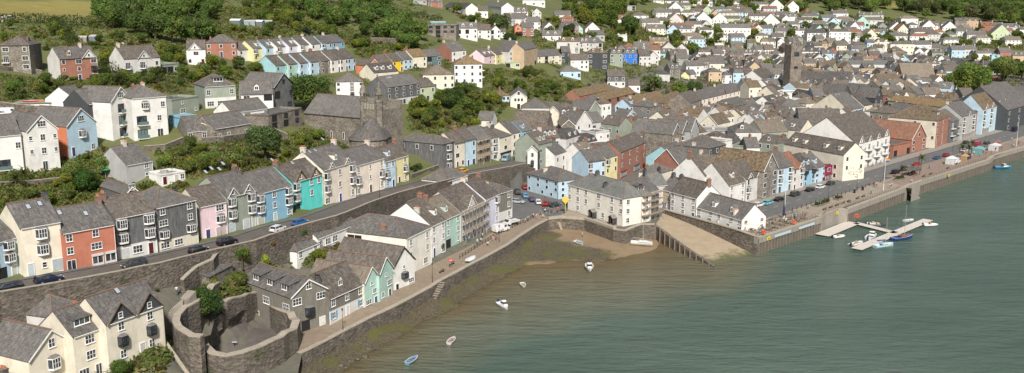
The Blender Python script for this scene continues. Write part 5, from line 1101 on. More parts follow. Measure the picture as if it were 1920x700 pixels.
t(1522, 222, 1561, 227, None, 'H', 11, 'c', 'gr', '.w.w.w.', h=5, hd=-8, label='cream building with three small windows and grey hipped roof'); t(1483, 228, 1509, 232, None, 'G', 12, 'lg', 'sl', '.../...', h=6.5, hd=-10, rw='g')
t(1500, 238, 1580, 241, None, 'G', 20, 'og', 'br', '......', h=6, hd=-8, ch=[], label='wide brown roofed block behind the mural building', lic=.1)
for i, (a, b_, c, d) in enumerate([(1577, 182, 1597, 180), (1600, 181, 1618, 179), (1622, 180, 1640, 178), (1641, 184, 1655, 182)]): t(a, b_, c, d, None, 'F', 14, 'dk', 'sl', 'w.w/...', h=8, ax='s', pitch=52, ch=[(0, 'b', .6)])
t(1634, 199, 1667, 200, None, 'P', 10, 'bw', 'tn', 'w.w.w', h=5, hd=-5); t(1771, 178, 1799, 175, None, 'P', 9, 'li', 'ft', 's.w', h=6, hd=5, label='small lilac flat roofed box house'); t(1744, 161, 1772, 161, None, 'H', 10, 'st', 'gr', 'w.w/S.S', h=6.5, hd=0, gb='w', label='stone house with white ground floor and roof cupola'); t(1699, 152, 1729, 150, None, 'M', 9, 'lb', 'gr', 'w.w.w/w.w.w', h=8, hd=10)
t(1693, 146, 1755, 147, None, 'G', 22, 'tan', 'tn', '.......', h=6, hd=-5, pitch=40, ch=[], lic=.1, label='very large tan chapel roof near the big green tree'); t(1527, 127, 1672, 136, None, 'P', 10, 'tan', 'tn', '..........', h=6, hd=-4, ch=[], label='long flat tan roof across the middle of the town')
t(1575, 118, 1668, 124, None, 'G', 16, 'lg', 'pg', '..........', h=6, hd=-4, pitch=18, ch=[], label='long pale grey roofed hall behind the tan roof'); t(1498, 97, 1547, 97, 104, 'G', 9, 'w', 'dk', 'w.w.w.w.w', hd=0, dorm=[.2, .5, .8]); t(1551, 98, 1572, 98, 104, 'F', 9, 'br', 'sl', 'w.w', hd=0)
for (a, b_, c, d, w, r, rf) in [(1405, 165, 1428, 163, 'c', 'li', 'G'), (1515, 165, 1535, 163, 'og', 'li', 'H'), (1543, 170, 1563, 167, 'a', 'li', 'H'), (1605, 140, 1625, 141, 'w', 'br', 'H'), (1632, 141, 1643, 140, 'w', 'sl', 'P'), (1648, 152, 1690, 150, 'tan', 'li', 'G'), (1560, 160, 1577, 158, 'w', 'gr', 'F'), (1470, 180, 1480, 180, 'st', 'sl', 'F'), (1525, 178, 1548, 180, 'lb', 'sl', 'G'), (1505, 180, 1522, 178, 'dk', 'dk', 'F'), (1700, 175, 1730, 176, 'og', 'br', 'G'), (1735, 178, 1768, 177, 'w', 'tn', 'G'), (1660, 172, 1695, 175, 'bw', 'sl', 'G'), (1805, 180, 1828, 178, 'og', 'br', 'G'), (1812, 195, 1835, 190, 'st', 'sl', 'H')]:
    t(a, b_, c, d, None, rf, 10, w, r, 'w.w/w.w', h=R.uniform(6, 8), hd=R.uniform(-12, 25))
t(1080, 233, 1110, 228, None, 'F', 10, 'w', 'sl', 'w.w/w.w', h=6.5); t(1110, 231, 1135, 228, None, 'G', 10, 'lg', 'gr', 'W.W/...', h=6.5); t(1174, 220, 1195, 218, None, 'F', 9, 'lb', 'sl', 'ww/..', h=5.5, ch=[(1, 'd')]); t(1195, 222, 1213, 218, None, 'G', 9, 'lb', 'sl', 'w.w/..', h=5.5)
t(1050, 218, 1074, 220, None, 'G', 10, 'w', 'dk', 'ww/..', h=6, hd=0, dorm=[.3, .7]); t(1076, 216, 1096, 219, None, 'F', 10, 'w', 'dk', 's/..', h=6.5, hd=0); t(1020, 262, 1050, 258, None, 'G', 10, 'lg', 'br', 'w.w/w.w', h=7, dorm=[.2, .5, .8]); t(1010, 272, 1035, 266, None, 'G', 10, 'og', 'br', 'w.w/w.w', h=7.5, dorm=[.3, .6])
t(1256, 131, 1276, 129.5, 148, 'G', 9, 'bw', 'sl', 'w.w/w.w/w.w', dorm=[.3, .7], hd=15); t(1228, 139, 1256, 140, None, 'H', 10, 'lg', 'dk', '....', h=4.5, hd=-5); t(1277, 140, 1292, 142, 148, 'F', 9, 'y', 'sl', '..', hd=-20, label='small pale yellow gable among trees above the town'); t(1292, 141, 1306, 139, 148, 'G', 8, 'lg', 'sl', 'w.w', hd=20)
t(1350, 120, 1370, 121, 134, 'F', 10, 'dk', 'sl', 'D.D', hd=0, ax='W', label='dark gable with glass front above the town'); t(1371, 124, 1393, 125, 138, 'G', 9, 'w', 'dk', 'w.w', hd=0, dorm=[.5]); t(1322, 137, 1355, 137, 146, 'H', 10, 'w', 'br', 's.s.w', hd=5); t(1290, 111, 1325, 112, 119, 'G', 8, 'w', 'sl', 'w.w.w', hd=0); t(1326, 113, 1360, 114, 120, 'G', 8, 'w', 'sl', '.w.w', hd=0)
Z = 'in the valley houses'
for (a, b_, c, d, B, rf, w, r, f) in [(1100, 100, 1141, 100, 131, 'H', 'dk', 'li', 'W.W/W.W/W.W'), (1144, 102, 1168, 101, 126, 'M', 'og', 'br', 'W.w/b.w/...'), (1168.5, 102, 1195, 101, 119, 'M', 'B', 'sl', 'w.w.w/f.f'), (1195.5, 102, 1211, 101, 116, 'M', 'lg', 'gr', 'ww/ww'), (1215, 106, 1235, 106, 121, 'F', 'lg', 'sl', 'w.w/w.w'), (1238, 101, 1262, 100, 110, 'G', 'a', 'br', 'W.W'), (1263, 102, 1289, 101, 113, 'G', 'b', 'sl', 'w.w/w.w'), (1086, 82, 1130, 80, 98, 'G', 'lg', 'sl', 'w.w.D/w.w.D'), (1104, 66, 1134, 66, 75, 'G', 'g', 'sl', 'W.W'), (1044, 78, 1087, 79, 98, 'H', 'lg', 'li', '..w.w/w..b'), (1087, 81, 1105, 80, 96, 'G', 'lg', 'sl', 'w.w/w.w'), (1070, 113, 1104, 113, 131, 'G', 'w', 'br', 's.ww/..ww'), (1051, 134, 1089, 134, 146, 'H', 'lb', 'gr', 'w..w.f'), (1053, 99, 1070, 98, 119, 'G', 'dk', 'sl', 'w.w/f.f'), (1008.5, 107, 1053, 103.5, 119, 'G', 'c', 'sl', 'w.D.w.w/w.D.w.w'), (983, 94, 1008, 89, 125, 'G', 'tan', 'sl', 'w.w/w.w/w.D'), (953, 97, 982.5, 95, 124, 'F', 'lg', 'sl', 'w.w/w.w/.f'), (930.5, 103, 952.5, 99.5, 119, 'G', 'y', 'br', 'w.w/w.w'), (908, 106.5, 930, 103.5, 120, 'G', 'p', 'sl', '.ww/.ww'),
        (857, 53, 895, 54, 74, 'G', 'w', 'gr', 'D.D.w/f.w.w'), (896, 57, 920, 57, 73, 'G', 'w', 'br', 'w.w/w.w'), (920.5, 56, 938, 56, 73, 'F', 'w', 'br', 'D.w/f.w'), (938.5, 60, 949, 61, 72, 'G', 'w', 'br', 'w/..'), (965, 51, 978, 51, 67, 'F', 'or', 'or', 'W/W'), (978.5, 52, 1001, 53, 69, 'G', 'br', 'sl', 'b.b/b.b'), (1017, 67, 1052, 68, 76, 'G', 'w', 'gr', 'w.w.w'), (948, 33, 988, 34, 43, 'G', 'lg', 'br', 'WW.WW'), (1040, 28, 1071, 29, 38, 'G', 'w', 'gr', 'wwww'), (907, 11, 940, 14, 21, 'G', 'w', 'gr', 'w.w.w'), (832, 14, 873, 16, 21, 'G', 'w', 'dk', 'w.w.w'), (880, 21, 915, 21, 32, 'G', 'w', 'br', 'D..w'), (802, 4, 830, 4, 14, 'G', 'br', 'sl', 'W.W/W.W'), (775, 1, 800, 1, 8, 'P', 'g', 'ft', 'W.W'), (965, 22, 990, 22, 28, 'G', 'w', 'gr', 'w.w.w'), (998, 23, 1015, 23, 35, 'F', 'lg', 'pg', 'w.w/W'), (980, 1, 1022, 2, 11, 'P', 'w', 'ft', 'W.W.W'), (1075, 11, 1108, 11, 19, 'H', 'w', 'tn', 'w.w.w'), (1072, 53, 1093, 54, 62, 'F', 'm', 'gr', 's.s'), (1097, 54, 1125, 55, 65, 'F', 'w', 'br', 'w.w'), (948, 118, 975, 117, 128, 'P', 'gn', 'ft', 'D.W'), (778, 48, 801, 49, 60, 'P', 'w', 'ft', 's.')]:
    house(a, b_, c, d, B, rf, 9 if rf != 'M' else 10, w, r, f, hd=None if abs(d-b_) > 1.9 else R.uniform(0, 12), zone='in the valley houses', dorm=[.3, .7] if (R.random() < .3 or rf == 'M') else [])
house(801, 48, 855, 47, 72, 'P', 12, 'st', 'ft', 'WDWW/WDWW/.D..', hd=-5, ch=[], wf='dark', label='large flat roofed stone and glass house on the hillside')
Z = 'on the far hillside'
FH = """1218,77,1255,78,86,G,tan,tn,w.w.w.w;1312,57,1338,56,74,H,w,sl,w.w/w.w;1340,66,1365,67,79,H,w,tn,wwww/w.w.w;1285,46,1315,46,62,G,w,sl,w.w.w/w.w.w;1230,39,1260,39,52,H,c,br,w.w.w/..w..;1203,39,1227,40,51,H,w,tn,w.w.w/w.w;
1184,30,1216,29,37,H,w,br,w.w.w/w.w;1226,19,1250,20,30,H,w,tn,w.w.w/D.D;1277,24,1303,24,37,H,w,gr,w.w.w/w.w.w;1138,36,1175,37,45,G,w,or,W.W.W;1169,11,1192,12,20,P,g,ft,D.D/D.D;1332,27,1352,27,39,F,tan,gr,w.w/w.w;1360,35,1388,35,44,G,gn,br,.w.w;1390,37,1410,37,45,H,w,gr,w.w;1322,95,1369,98,104,G,br,sl,w.w.w.w;
1225,1,1245,1,6,G,w,gr,w.w;1247,2,1272,2,7,G,w,br,w.w.w;1277,2,1306,3,9,G,w,gr,w.D.w;1308,3,1336,3,11,G,w,gr,b.b.b;1341,3,1370,4,12,G,lb,gr,b.b.b;1372,5,1402,6,15,G,c,gr,b.b.b/b.b.b;1408,8,1440,9,19,G,w,gr,w.w.w/w.w.w;1441,11,1470,12,21,F,w,gr,w.w/D.D;1475,12,1498,13,25,F,w,or,w.w/D.D;1467,31,1497,32,42,G,w,gr,w.w/w.W.w;
1503,36,1523,37,43,H,w,gr,w.w;1504,17,1516,17,22,H,br,or,w;1562,25,1591,26,37,G,w,gr,W.W/w.w;1611,28,1657,29,43,G,gn,sl,wwwwww/wwwwww;1530,43,1552,44,50,H,w,tn,w.w;1552,43,1574,44,52,F,lb,gr,w.w/w.w;1580,42,1601,42,52,G,m,gr,D.D/w.w;1604,42,1631,42,57,F,m,gr,D.D/w.w;1658,42,1683,42,46,P,dk,ft,w.w;
1690,35,1722,35,52,H,w,tn,w...w/w.b.w;1723,41,1735,41,50,P,w,ft,W;1646,50,1664,50,56,F,og,sl,D;1668,53,1695,53,60,F,w,sl,D.D;1639,61,1663,62,68,G,lb,gr,b.b.b;1665,63,1677,63,71,G,lb,sl,w.w;1680,66,1706,67,73,H,c,br,..w.w;1725,58,1752,58,65,G,dk,sl,D.w.w;1750,43,1765,43,51,H,og,br,w.w;
1765,45,1788,45,57,H,w,gr,w.w/w.w;1791,39,1813,39,58,G,bw,sl,w.w/b.b;1813,39,1835,39,58,G,tan,sl,w.w/b.b;1840,48,1864,48,62,G,br,or,b.b/D.D;1864,49,1881,49,62,G,w,br,W.w/W.w;1882,51,1912,51,66,G,lg,gr,b.b/W.W;1912,56,1932,56,71,G,w,sl,w.w/w.w;1514,62,1549,62,79,G,w,dk,wwwww/wwwww/wwwww;
1555,59,1596,60,82,H,w,br,w.w.w.w.w/w.w.w.w.w/w.w.w.w.w;1467,59,1492,58,66,G,st,gr,w.w.w;1492,59,1511,59,66,G,c,gr,w.w;1447,69,1470,70,78,G,w,sl,w.w;1411,49,1445,48,62,P,tan,ft,D.w.D/w.w.w;1417,67,1440,67,81,H,c,gr,w.w/..w;1600,84,1625,84,95,H,ol,sl,W.W;1626,81,1640,80,96,G,lb,sl,w.w/w.w;
1640,79,1668,78,97,H,c,sl,b.b.b/w.w.w;1670,83,1715,83,102,H,c,sl,wwwww/w.w.w;1715,84,1747,84,98,G,w,gr,w.w.w/w.w.w;1716,97,1732,97,105,F,w,sl,w.w;1733,98,1746,98,104,F,w,gr,w;1748,90,1766,90,98,G,og,sl,W;1748,99,1782,99,107,G,og,br,....;1785,94,1810,94,111,G,lb,gr,w.w.w/w.w.w;1810,93,1832,93,110,G,lg,gr,w.w/w.w;
1829,101,1860,101,114,M,w,gr,w.w.w/w.w.w;1860,103,1875,103,115,P,a,ft,W/W;1875,98,1898,98,114,G,br,gr,w.w/w.w;1899,105,1932,105,115,G,tan,sl,....;1708,115,1725,115,121,F,w,gr,w;1726,115,1744,115,121,F,w,gr,w;1680,114,1707,114,121,F,a,sl,.;1655,109,1680,109,118,G,lg,sl,..;1760,108,1771,110,125,F,w,gr,w/w;
1771,112,1782,111,118,G,lb,sl,w;1792,119,1811,119,127,F,dk,sl,w.w;1846,122,1885,123,140,G,w,dk,WWWW/WWWW;1350,53,1408,52,72,G,w,gr,wwwwwwww/wwwwwwww;1377,46,1395,45,50,G,w,sl,..;1255,33,1275,34,44,G,w,br,w.w;1262,24,1277,24,32,G,w,br,w.w;1305,30,1325,30,38,H,og,br,w.w;1160,66,1176,67,78,P,w,ft,..;1265,48,1284,49,57,H,w,tn,w.w;
1270,76,1290,77,83,G,w,tn,w.w;1282,90,1300,89,100,H,w,br,w.;1372,86,1392,86,90,P,w,ft,..;1340,82,1358,82,88,P,w,ft,..;1395,100,1420,100,108,G,lg,sl,w.w;1370,104,1395,103,112,G,og,br,w.w;1420,105,1445,105,116,G,lg,sl,w.w;1425,92,1450,92,100,G,w,br,w.w;1448,100,1466,101,112,H,c,gr,w.w;1400,117,1422,116,127,G,dk,sl,w.w;
1498,108,1520,107,114,G,w,tn,w.w.w;1522,108,1540,109,116,G,c,br,w.w;1543,110,1556,110,119,F,w,tn,w;1556,116,1575,117,124,H,tan,br,..;1500,118,1525,119,126,G,tan,tn,w.w;1586,119,1602,120,126,F,w,gr,.;1575,103,1590,103,110,G,tan,br,w;1592,104,1610,104,110,G,w,gr,w.w;1612,104,1628,104,110,G,tan,tn,w;1630,104,1652,103,110,G,br,br,w.w"""
for s in FH.replace('\n', '').split(';'):
    q = s.split(','); a = list(map(float, q[:5])); nr = len(q[8].split('/'))
    dm = [.2, .5, .8] if (R.random() < .28 and q[5] in 'GM' and a[2]-a[0] > 24) else []
    house(a[0], a[1], a[2], a[3], a[4], q[5], R.choice([8, 9, 10]) if q[5] != 'F' else 11, q[6], q[7], q[8], hd=R.uniform(-9, 9), zone='on the far hillside', dorm=dm, cg=[(.25, 4), (.75, 4)] if (q[8].count('b') >= 2 and not dm) else [], ch=[(0, 'w'), (1, 'w')] if R.random() < .5 else None, sk=[])
# ------------------------------------------------------------------ more of the town between the surveyed houses
def infill(poly, step, zone, hs, cols, rnd, keep=()):
    P = [at(u, v, z) for u, v, z in poly]; xs = [p.x for p in P]; ys = [p.y for p in P]; y = min(ys); n = 0
    while y < max(ys):
        x = min(xs)
        while x < max(xs):
            px, py = x+rnd.uniform(-2, 2), y+rnd.uniform(-2, 2); x += step
            if not inpoly([(px, py)], [(p.x, p.y) for p in P])[0]: continue
            if any((px-k[0])**2+(py-k[1])**2 < k[2]**2 for k in keep): continue
            hd = math.radians(rnd.choice([46, 46, -44] if hs[1] > 7 else [4, 8, -6, 50])+rnd.uniform(-4, 4)); W, dp = rnd.uniform(6, 11), rnd.uniform(8, 12)
            A = Vector((px-math.cos(hd)*W/2, py-math.sin(hd)*W/2, 0)); B_ = Vector((px+math.cos(hd)*W/2, py+math.sin(hd)*W/2, 0)); iv = Vector((-math.sin(hd), math.cos(hd), 0)); ok = True
            for i in (0, .25, .5, .75, 1):
                for j in (0, .5, 1):
                    q = A+(B_-A)*i+iv*dp*j
                    if in_foot(q.x, q.y, .4): ok = False; break
                if not ok: break
            if not ok: continue
            zb_ = T1(px, py); rf = rnd.choice('GGGFHHM'); h = rnd.uniform(*hs)
            house_at(A, B_, zb_+h, zb_, rf, dp, rnd.choice(cols), rnd.choice(['sl', 'sl', 'br', 'br', 'gr', 'li', 'dk', 'tn']), rnd.choice(['w.w/w.w', 'w.w.w/w.w.w', 'ww/w.w', 'b.w/w.d']), lic=rnd.choice([0, .05, .2, .35]),
                     sl=rnd.choice([None, 'w.w/...', '.w./.w.']), dorm=[.5] if rnd.random() < .3 else [], zone=zone, sk=[(.3, .8)] if rnd.random() < .3 and rf in 'GH' else []); n += 1
        y += step
    print('infill', zone, n)
rn = random.Random(11)
cp = at(1347, 216, 6)
infill([(1060, 300, 6), (1100, 250, 6), (1220, 236, 6), (1320, 236, 6), (1415, 212, 5), (1520, 170, 5), (1700, 168, 5), (1800, 195, 5), (1690, 232, 5), (1600, 250, 5), (1580, 262, 5), (1470, 300, 5), (1400, 305, 5), (1330, 335, 5), (1250, 352, 5), (1150, 335, 5), (1085, 335, 5)], 7.5, 'among the town roofs', (5.5, 8), ['w', 'w', 'lg', 'og', 'st', 'c', 'w', 'lb', 'bw', 'br', 'pe', 'dg'], rn, [(cp.x, cp.y, 20)])
infill([(1290, 170, 7), (1320, 120, 12), (1400, 110, 10), (1500, 108, 8), (1690, 112, 8), (1780, 130, 7), (1790, 168, 6), (1690, 168, 6), (1500, 170, 6), (1420, 200, 6), (1400, 210, 6), (1390, 165, 6)], 10, 'in the upper town', (5, 7), ['w', 'w', 'c', 'tan', 'lg', 'w', 'og', 'lb', 'bw'], rn, [(at(1825, 160, 6).x, at(1825, 160, 6).y, 25)])
# hillside cottages between the surveyed ones
def infill_px(poly, n, zone, rnd, cols, mg=3.0, wr=(7, 11)):
    us = [p[0] for p in poly]; vs = [p[1] for p in poly]; k = 0; tries = 0
    while k < n and tries < n*25:
        tries += 1; u, v = rnd.uniform(min(us), max(us)), rnd.uniform(min(vs), max(vs))
        if not inpoly([(u, v)], poly)[0]: continue
        p = hitf(u, v); hd = math.radians(rnd.choice([0, 8, -8, 15])); W, dp = rnd.uniform(*wr), rnd.uniform(8, 10); A = Vector((p.x-math.cos(hd)*W/2, p.y-math.sin(hd)*W/2, 0)); B_ = Vector((p.x+math.cos(hd)*W/2, p.y+math.sin(hd)*W/2, 0)); iv = Vector((-math.sin(hd), math.cos(hd), 0))
        if any(in_foot(*(A+(B_-A)*i+iv*dp*j)[:2], mg) for i in (0, .5, 1) for j in (0, .5, 1)): continue
        h = rnd.uniform(4.5, 6.5); house_at(A, B_, p.z+h, p.z, rnd.choice('GGHF'), dp, rnd.choice(cols), rnd.choice(['sl', 'gr', 'tn', 'br', 'gr', 'or']), rnd.choice(['w.w/w.w', 'w.w.w/w.d.w', 'b.b/w.w']) if W < 12 else 'w.w.w.w.w/w.w.w.w.w', zone=zone, dorm=[.5] if rnd.random() < .25 else []); k += 1
    print('infill px', zone, k)
infill_px([(1180, 20), (1420, 22), (1500, 30), (1900, 60), (1900, 90), (1700, 80), (1500, 80), (1330, 95), (1230, 70)], 90, 'among far gardens', rn, ['w', 'w', 'w', 'c', 'lb', 'lg', 'gn'], 1.0, (9, 22))
infill_px([(1000, 110), (1060, 95), (1200, 100), (1290, 105), (1330, 120), (1200, 130), (1100, 100)], 12, 'on the middle slope', rn, ['w', 'lg', 'og', 'st', 'w'], 1)
infill_px([(945, 40), (1080, 50), (1140, 75), (1060, 78), (960, 60)], 6, 'below the hilltop gardens', rn, ['w', 'lg', 'br'])
# ------------------------------------------------------------------ vegetation
def leafquads(V, Fc, Tn, c, nrm, s, r, tint):
    n = Vector(nrm)+Vector((r.gauss(0, .5), r.gauss(0, .5), r.gauss(0, .5))); n = n.normalized() if n.length > .01 else Vector((0, 0, 1)); u = n.orthogonal().normalized(); a = r.uniform(0, PI); u = u*math.cos(a)+n.cross(u)*math.sin(a); w = n.cross(u)
    i = len(V); su, sw = s*r.uniform(.7, 1.3), s*r.uniform(.5, 1.0); c = Vector(c)
    V += [tuple(c-u*su), tuple(c+w*sw*.7-n*s*.12), tuple(c+u*su), tuple(c-w*sw*.7-n*s*.12)]; Fc.append((i, i+1, i+2, i+3)); Tn += [tint]*4
def leafmesh(name, V, Fc, Tn):
    me = bpy.data.meshes.new(name); me.from_pydata(V, [], Fc); a = me.attributes.new('tint', 'FLOAT_COLOR', 'POINT'); a.data.foreach_set('color', np.array([(*t, 1) for t in Tn], np.float32).ravel()); me.materials.append(M['leaf']); me.update(); return me
def crown_mesh(seed, nl, leaves, s, flat=.8, spread=.55):
    r = random.Random(seed); V, Fc, Tn = [], [], []; lobes = []
    for i in range(nl):
        a = r.uniform(0, 2*PI); z = r.uniform(-.55, .75); q = math.sqrt(max(0, 1-z*z*.8))*spread*r.uniform(.5, 1.15); lobes.append((Vector((math.cos(a)*q, math.sin(a)*q, z*flat*.6)), r.uniform(.26, .48), r.uniform(.6, 1.35), r.uniform(.85, 1.15)))
    for i in range(leaves):
        c, rad, t, g = lobes[i % nl]; d = Vector((r.gauss(0, 1), r.gauss(0, 1), r.gauss(0, 1)+.25)).normalized(); p = c+d*rad*(r.uniform(.72, 1.08) if r.random() < .8 else r.uniform(.2, .9)); k = t*r.uniform(.75, 1.25)
        leafquads(V, Fc, Tn, p, d, s*r.uniform(.7, 1.3), r, (k*g, k, k*r.uniform(.7, 1.0)))
    return leafmesh('crown', V, Fc, Tn)
CROWN = [crown_mesh(i, 15+i, 2600, .085) for i in range(6)]; BIGC = [crown_mesh(40+i, 34, 9000, .055, .85, .62) for i in range(3)]; BUSH = [crown_mesh(20+i, 9, 900, .12, .75, .5) for i in range(6)]
def trunk_mesh(seed):
    r = random.Random(seed); m = MB(); p = Vector((0, 0, -.3)); q = Vector((r.uniform(-.05, .05), r.uniform(-.05, .05), .5)); m.tube(p, q, .09, 'bark', 7, .06)
    for i in range(6): a = r.uniform(0, 6.28); e = q+Vector((math.cos(a)*.45, math.sin(a)*.45, r.uniform(.3, .7))); m.tube(q-Vector((0, 0, r.uniform(0, .1))), e, .045, 'bark', 5, .012)
    return m.mesh('trunk')
TRUNK = [trunk_mesh(i) for i in range(4)]
GRN = [(.12, .175, .035), (.15, .20, .04), (.095, .15, .035), (.19, .22, .045), (.11, .15, .045), (.21, .24, .04), (.14, .17, .05)]
def tree(p, r_, label, group, col=None, big=False, rnd=R, name='tree', hs=1.0):
    """r_ crown radius in metres"""
    root = thing(name, label, 'tree', (p.x, p.y, p.z), rnd.uniform(0, 6.28), group); col = col or rnd.choice(GRN); k = rnd.uniform(.85, 1.15)
    hgt = r_*1.0*hs; t = link('trunk', rnd.choice(TRUNK), root); t.scale = (r_, r_, hgt/.75*.9)
    c = link('crown', rnd.choice(BIGC if big else CROWN), root, tuple(x*k*2.4 for x in col) if col not in GRN else tuple(x*k for x in col), (0, 0, hgt)); c.scale = (r_, r_, r_*rnd.uniform(.85, 1.15)*hs); return root
def bush(p, r_, label, group, col=None, rnd=R, cat='bush'):
    o = link('bush', rnd.choice(BUSH), None, col or tuple(x*rnd.uniform(.85, 1.25) for x in rnd.choice(GRN)), (p.x, p.y, p.z+r_*.35), rnd.uniform(0, 6.28)); o.scale = (r_, r_*rnd.uniform(.8, 1.1), r_*rnd.uniform(.7, 1.0)); return tag(o, label, cat, group)
def px_tree(u, v, rp, label, group=None, col=None, big=False, hs=1.0):
    """u, v: middle of the crown in the survey picture, rp its radius"""
    P = hit(u, v+rp*1.0); D = proj(P)[2]; r_ = rp*D/F; return tree(P, r_, label, group, col, big or rp > 22, hs=hs)
def px_bush(u, v, rp, label, group=None, col=None):
    P = hit(u, v+rp*.6); D = proj(P)[2]; return bush(P, rp*D/F*1.1, label, group, col)
for u, v, rp, lb, col in [(500, 262, 40, 'broad feathery grey-green tree on the garden slope', (.06, .085, .035)), (588, 172, 42, 'large dark green tree beside the church nave', (.045, .07, .02)), (28, 162, 20, 'round green tree at the left edge below the villa', (.05, .085, .02)), (74, 160, 15, 'small olive tinted round tree below the brick house', (.12, .12, .04)),
        (162, 338, 25, 'dense dark green tree right of the white gabled house garden', (.035, .07, .018)), (195, 308, 22, 'leafy tree below the sky blue house', (.06, .085, .025)), (135, 318, 20, 'pale green tree above the terrace wall', (.075, .10, .03)), (218, 345, 14, 'small green tree beside the green parasol', (.05, .08, .02)),
        (395, 300, 24, 'yellow green tree in the garden below the conservatory', (.09, .115, .03)), (440, 300, 22, 'olive green tree left of the feathery tree', (.075, .09, .03)), (310, 300, 14, 'bright green shrub tree near the grey house', (.09, .12, .03)), (607, 235, 13, 'palm like tree against the church wall', (.09, .10, .035)), (600, 250, 12, 'trimmed green tree near the church corner', (.06, .10, .02)),
        (845, 180, 26, 'dark tree between the two villas', (.035, .06, .018)), (870, 195, 20, 'bushy green tree below the white villa', (.055, .085, .02)), (955, 72, 18, 'tall dark conifer beside the white houses', (.025, .045, .018)), (938, 45, 22, 'large dark tree on the ridge above the conifer', (.035, .05, .02)), (1068, 55, 16, 'dark spreading tree beside the white dormer cottage', (.03, .04, .02)), (958, 95, 15, 'dark cone shaped tree above the pink and yellow houses', (.02, .04, .018)),
        (1825, 148, 40, 'very large bright green tree near the quayside warehouses', (.085, .115, .028)), (1790, 150, 24, 'green tree left of the very large bright tree', (.075, .105, .025)), (1880, 125, 28, 'pale green tree at the far right of the town', (.08, .105, .03)), (1915, 128, 20, 'dark green tree at the right edge of the town', (.05, .08, .02)), (1770, 130, 14, 'small green tree beside the chapel roof', (.07, .10, .02)), (1765, 128, 10, 'dark small tree by the chapel gable', (.04, .06, .02)),
        (1226, 155, 22, 'willow like grey-green tree above the stone mill', (.085, .11, .05)), (1275, 170, 20, 'broad green tree behind the stone mill', (.06, .09, .02)), (1300, 165, 18, 'dark green tree behind the peach terrace', (.035, .06, .02)), (1328, 63, 10, 'round dark tree among the white terraces', (.05, .07, .02)), (1300, 90, 15, 'round tree in front of the far brick terrace', (.06, .09, .02)), (1438, 122, 14, 'bright green tree left of the church tower', (.08, .10, .03)),
        (1180, 45, 22, 'dark tree above the orange roofed bungalow', (.04, .065, .02)), (1140, 20, 26, 'tall woodland tree beside the hilltop white house', (.06, .085, .02)), (390, 565, 34, 'dark evergreen thicket tree beside the round fort wall', (.03, .055, .016)), (455, 478, 20, 'green tree beside the stone shed below the road', (.06, .09, .02)), (495, 487, 12, 'bright lime green tree next to the square cottage', (.13, .17, .03)), (570, 437, 9, 'small green tree above the white bungalow', (.05, .09, .02)), (826, 462, 10, 'dark climbing tree growing against the white quay house', (.035, .07, .02)), (228, 690, 24, 'bushy green tree in front of the two gabled cream house', (.05, .085, .02)), (508, 455, 9, 'russet leaved little tree by the road wall', (.13, .08, .04))]:
    px_tree(u, v, rp, lb, None, col)
RV = random.Random(5)
def scatter(poly, n, fn, rnd=RV, margin=1.5, mind=0.0, road=True):
    us = [p[0] for p in poly]; vs = [p[1] for p in poly]; k = tries = 0; placed = []
    while k < n and tries < n*14:
        tries += 1; u, v = rnd.uniform(min(us), max(us)), rnd.uniform(min(vs), max(vs))
        if not inpoly([(u, v)], poly)[0]: continue
        p = hitf(u, v)
        if in_foot(p.x, p.y, margin): continue
        if road and (p.y < 345 and polydist(np.array([(p.x, p.y)]), ROADC)[0][0] < 6.2+margin): continue
        if mind and any((p.x-q[0])**2+(p.y-q[1])**2 < mind**2 for q in placed): continue
        placed.append((p.x, p.y)); fn(p); k += 1
WOODS = [([(190, 110), (330, 105), (450, 125), (500, 150), (330, 165), (200, 165)], 22, 'leafy tree between the hill houses', 'leafy trees between the hill houses', (2, 3.8), 4, GRN), ([(780, 210), (860, 190), (930, 160), (1000, 140), (1100, 180), (1000, 190), (900, 225), (800, 240)], 26, 'leafy tree in the green hollow', 'leafy trees in the green hollow', (2, 4), 4, GRN), ([(1200, 50), (1350, 40), (1500, 50), (1920, 70), (1920, 90), (1500, 85), (1350, 95), (1230, 100)], 60, 'leafy tree among the far white houses', 'leafy trees among the far white houses', (3.5, 6), 5, GRN),
         ([(175, 45), (215, 20), (330, -8), (420, -8), (400, 60), (395, 82), (320, 85), (250, 65)], 62, 'tree in the dense wood at the upper left', 'wood at the upper left', (3.5, 6.5), 4.2, [(.045, .072, .02), (.055, .085, .022), (.038, .06, .02)]),
         ([(540, 8), (600, -8), (740, -8), (790, 70), (775, 98), (720, 85), (650, 55), (580, 45)], 62, 'tree in the steep wood above the terraces', 'steep wood above the terraces', (3.5, 6.5), 4.5, [(.045, .075, .022), (.06, .09, .025), (.05, .08, .02)]),
         ([(430, 0), (540, -5), (560, 40), (640, 70), (690, 95), (720, 115), (650, 78), (560, 62), (470, 40)], 40, 'bushy tree on the garden slope above the terraces', 'garden slope trees', (2, 3.6), 4, GRN),
         ([(1500, 24), (1500, 2), (1560, -6), (1690, -6), (1700, 16), (1790, 16), (1800, -4), (1930, -6), (1930, 52), (1840, 42), (1740, 36), (1690, 30), (1620, 24), (1560, 22)], 120, 'tree in the woodland on the far hilltop', 'woodland on the far hilltop', (6, 11), 6, [(.06, .09, .025), (.075, .105, .028), (.05, .075, .022), (.045, .05, .025)]),
         ([(1050, 14), (1080, 0), (1180, -4), (1230, 0), (1220, 16), (1180, 24), (1140, 60), (1090, 48), (1060, 34)], 42, 'tree around the hilltop villas', 'trees around the hilltop villas', (4.5, 8), 6, GRN),
         ([(1230, 0), (1500, 2), (1500, 30), (1400, 26), (1270, 14)], 30, 'tree behind the far terraces', 'trees behind the far terraces', (4, 7), 6, GRN)]
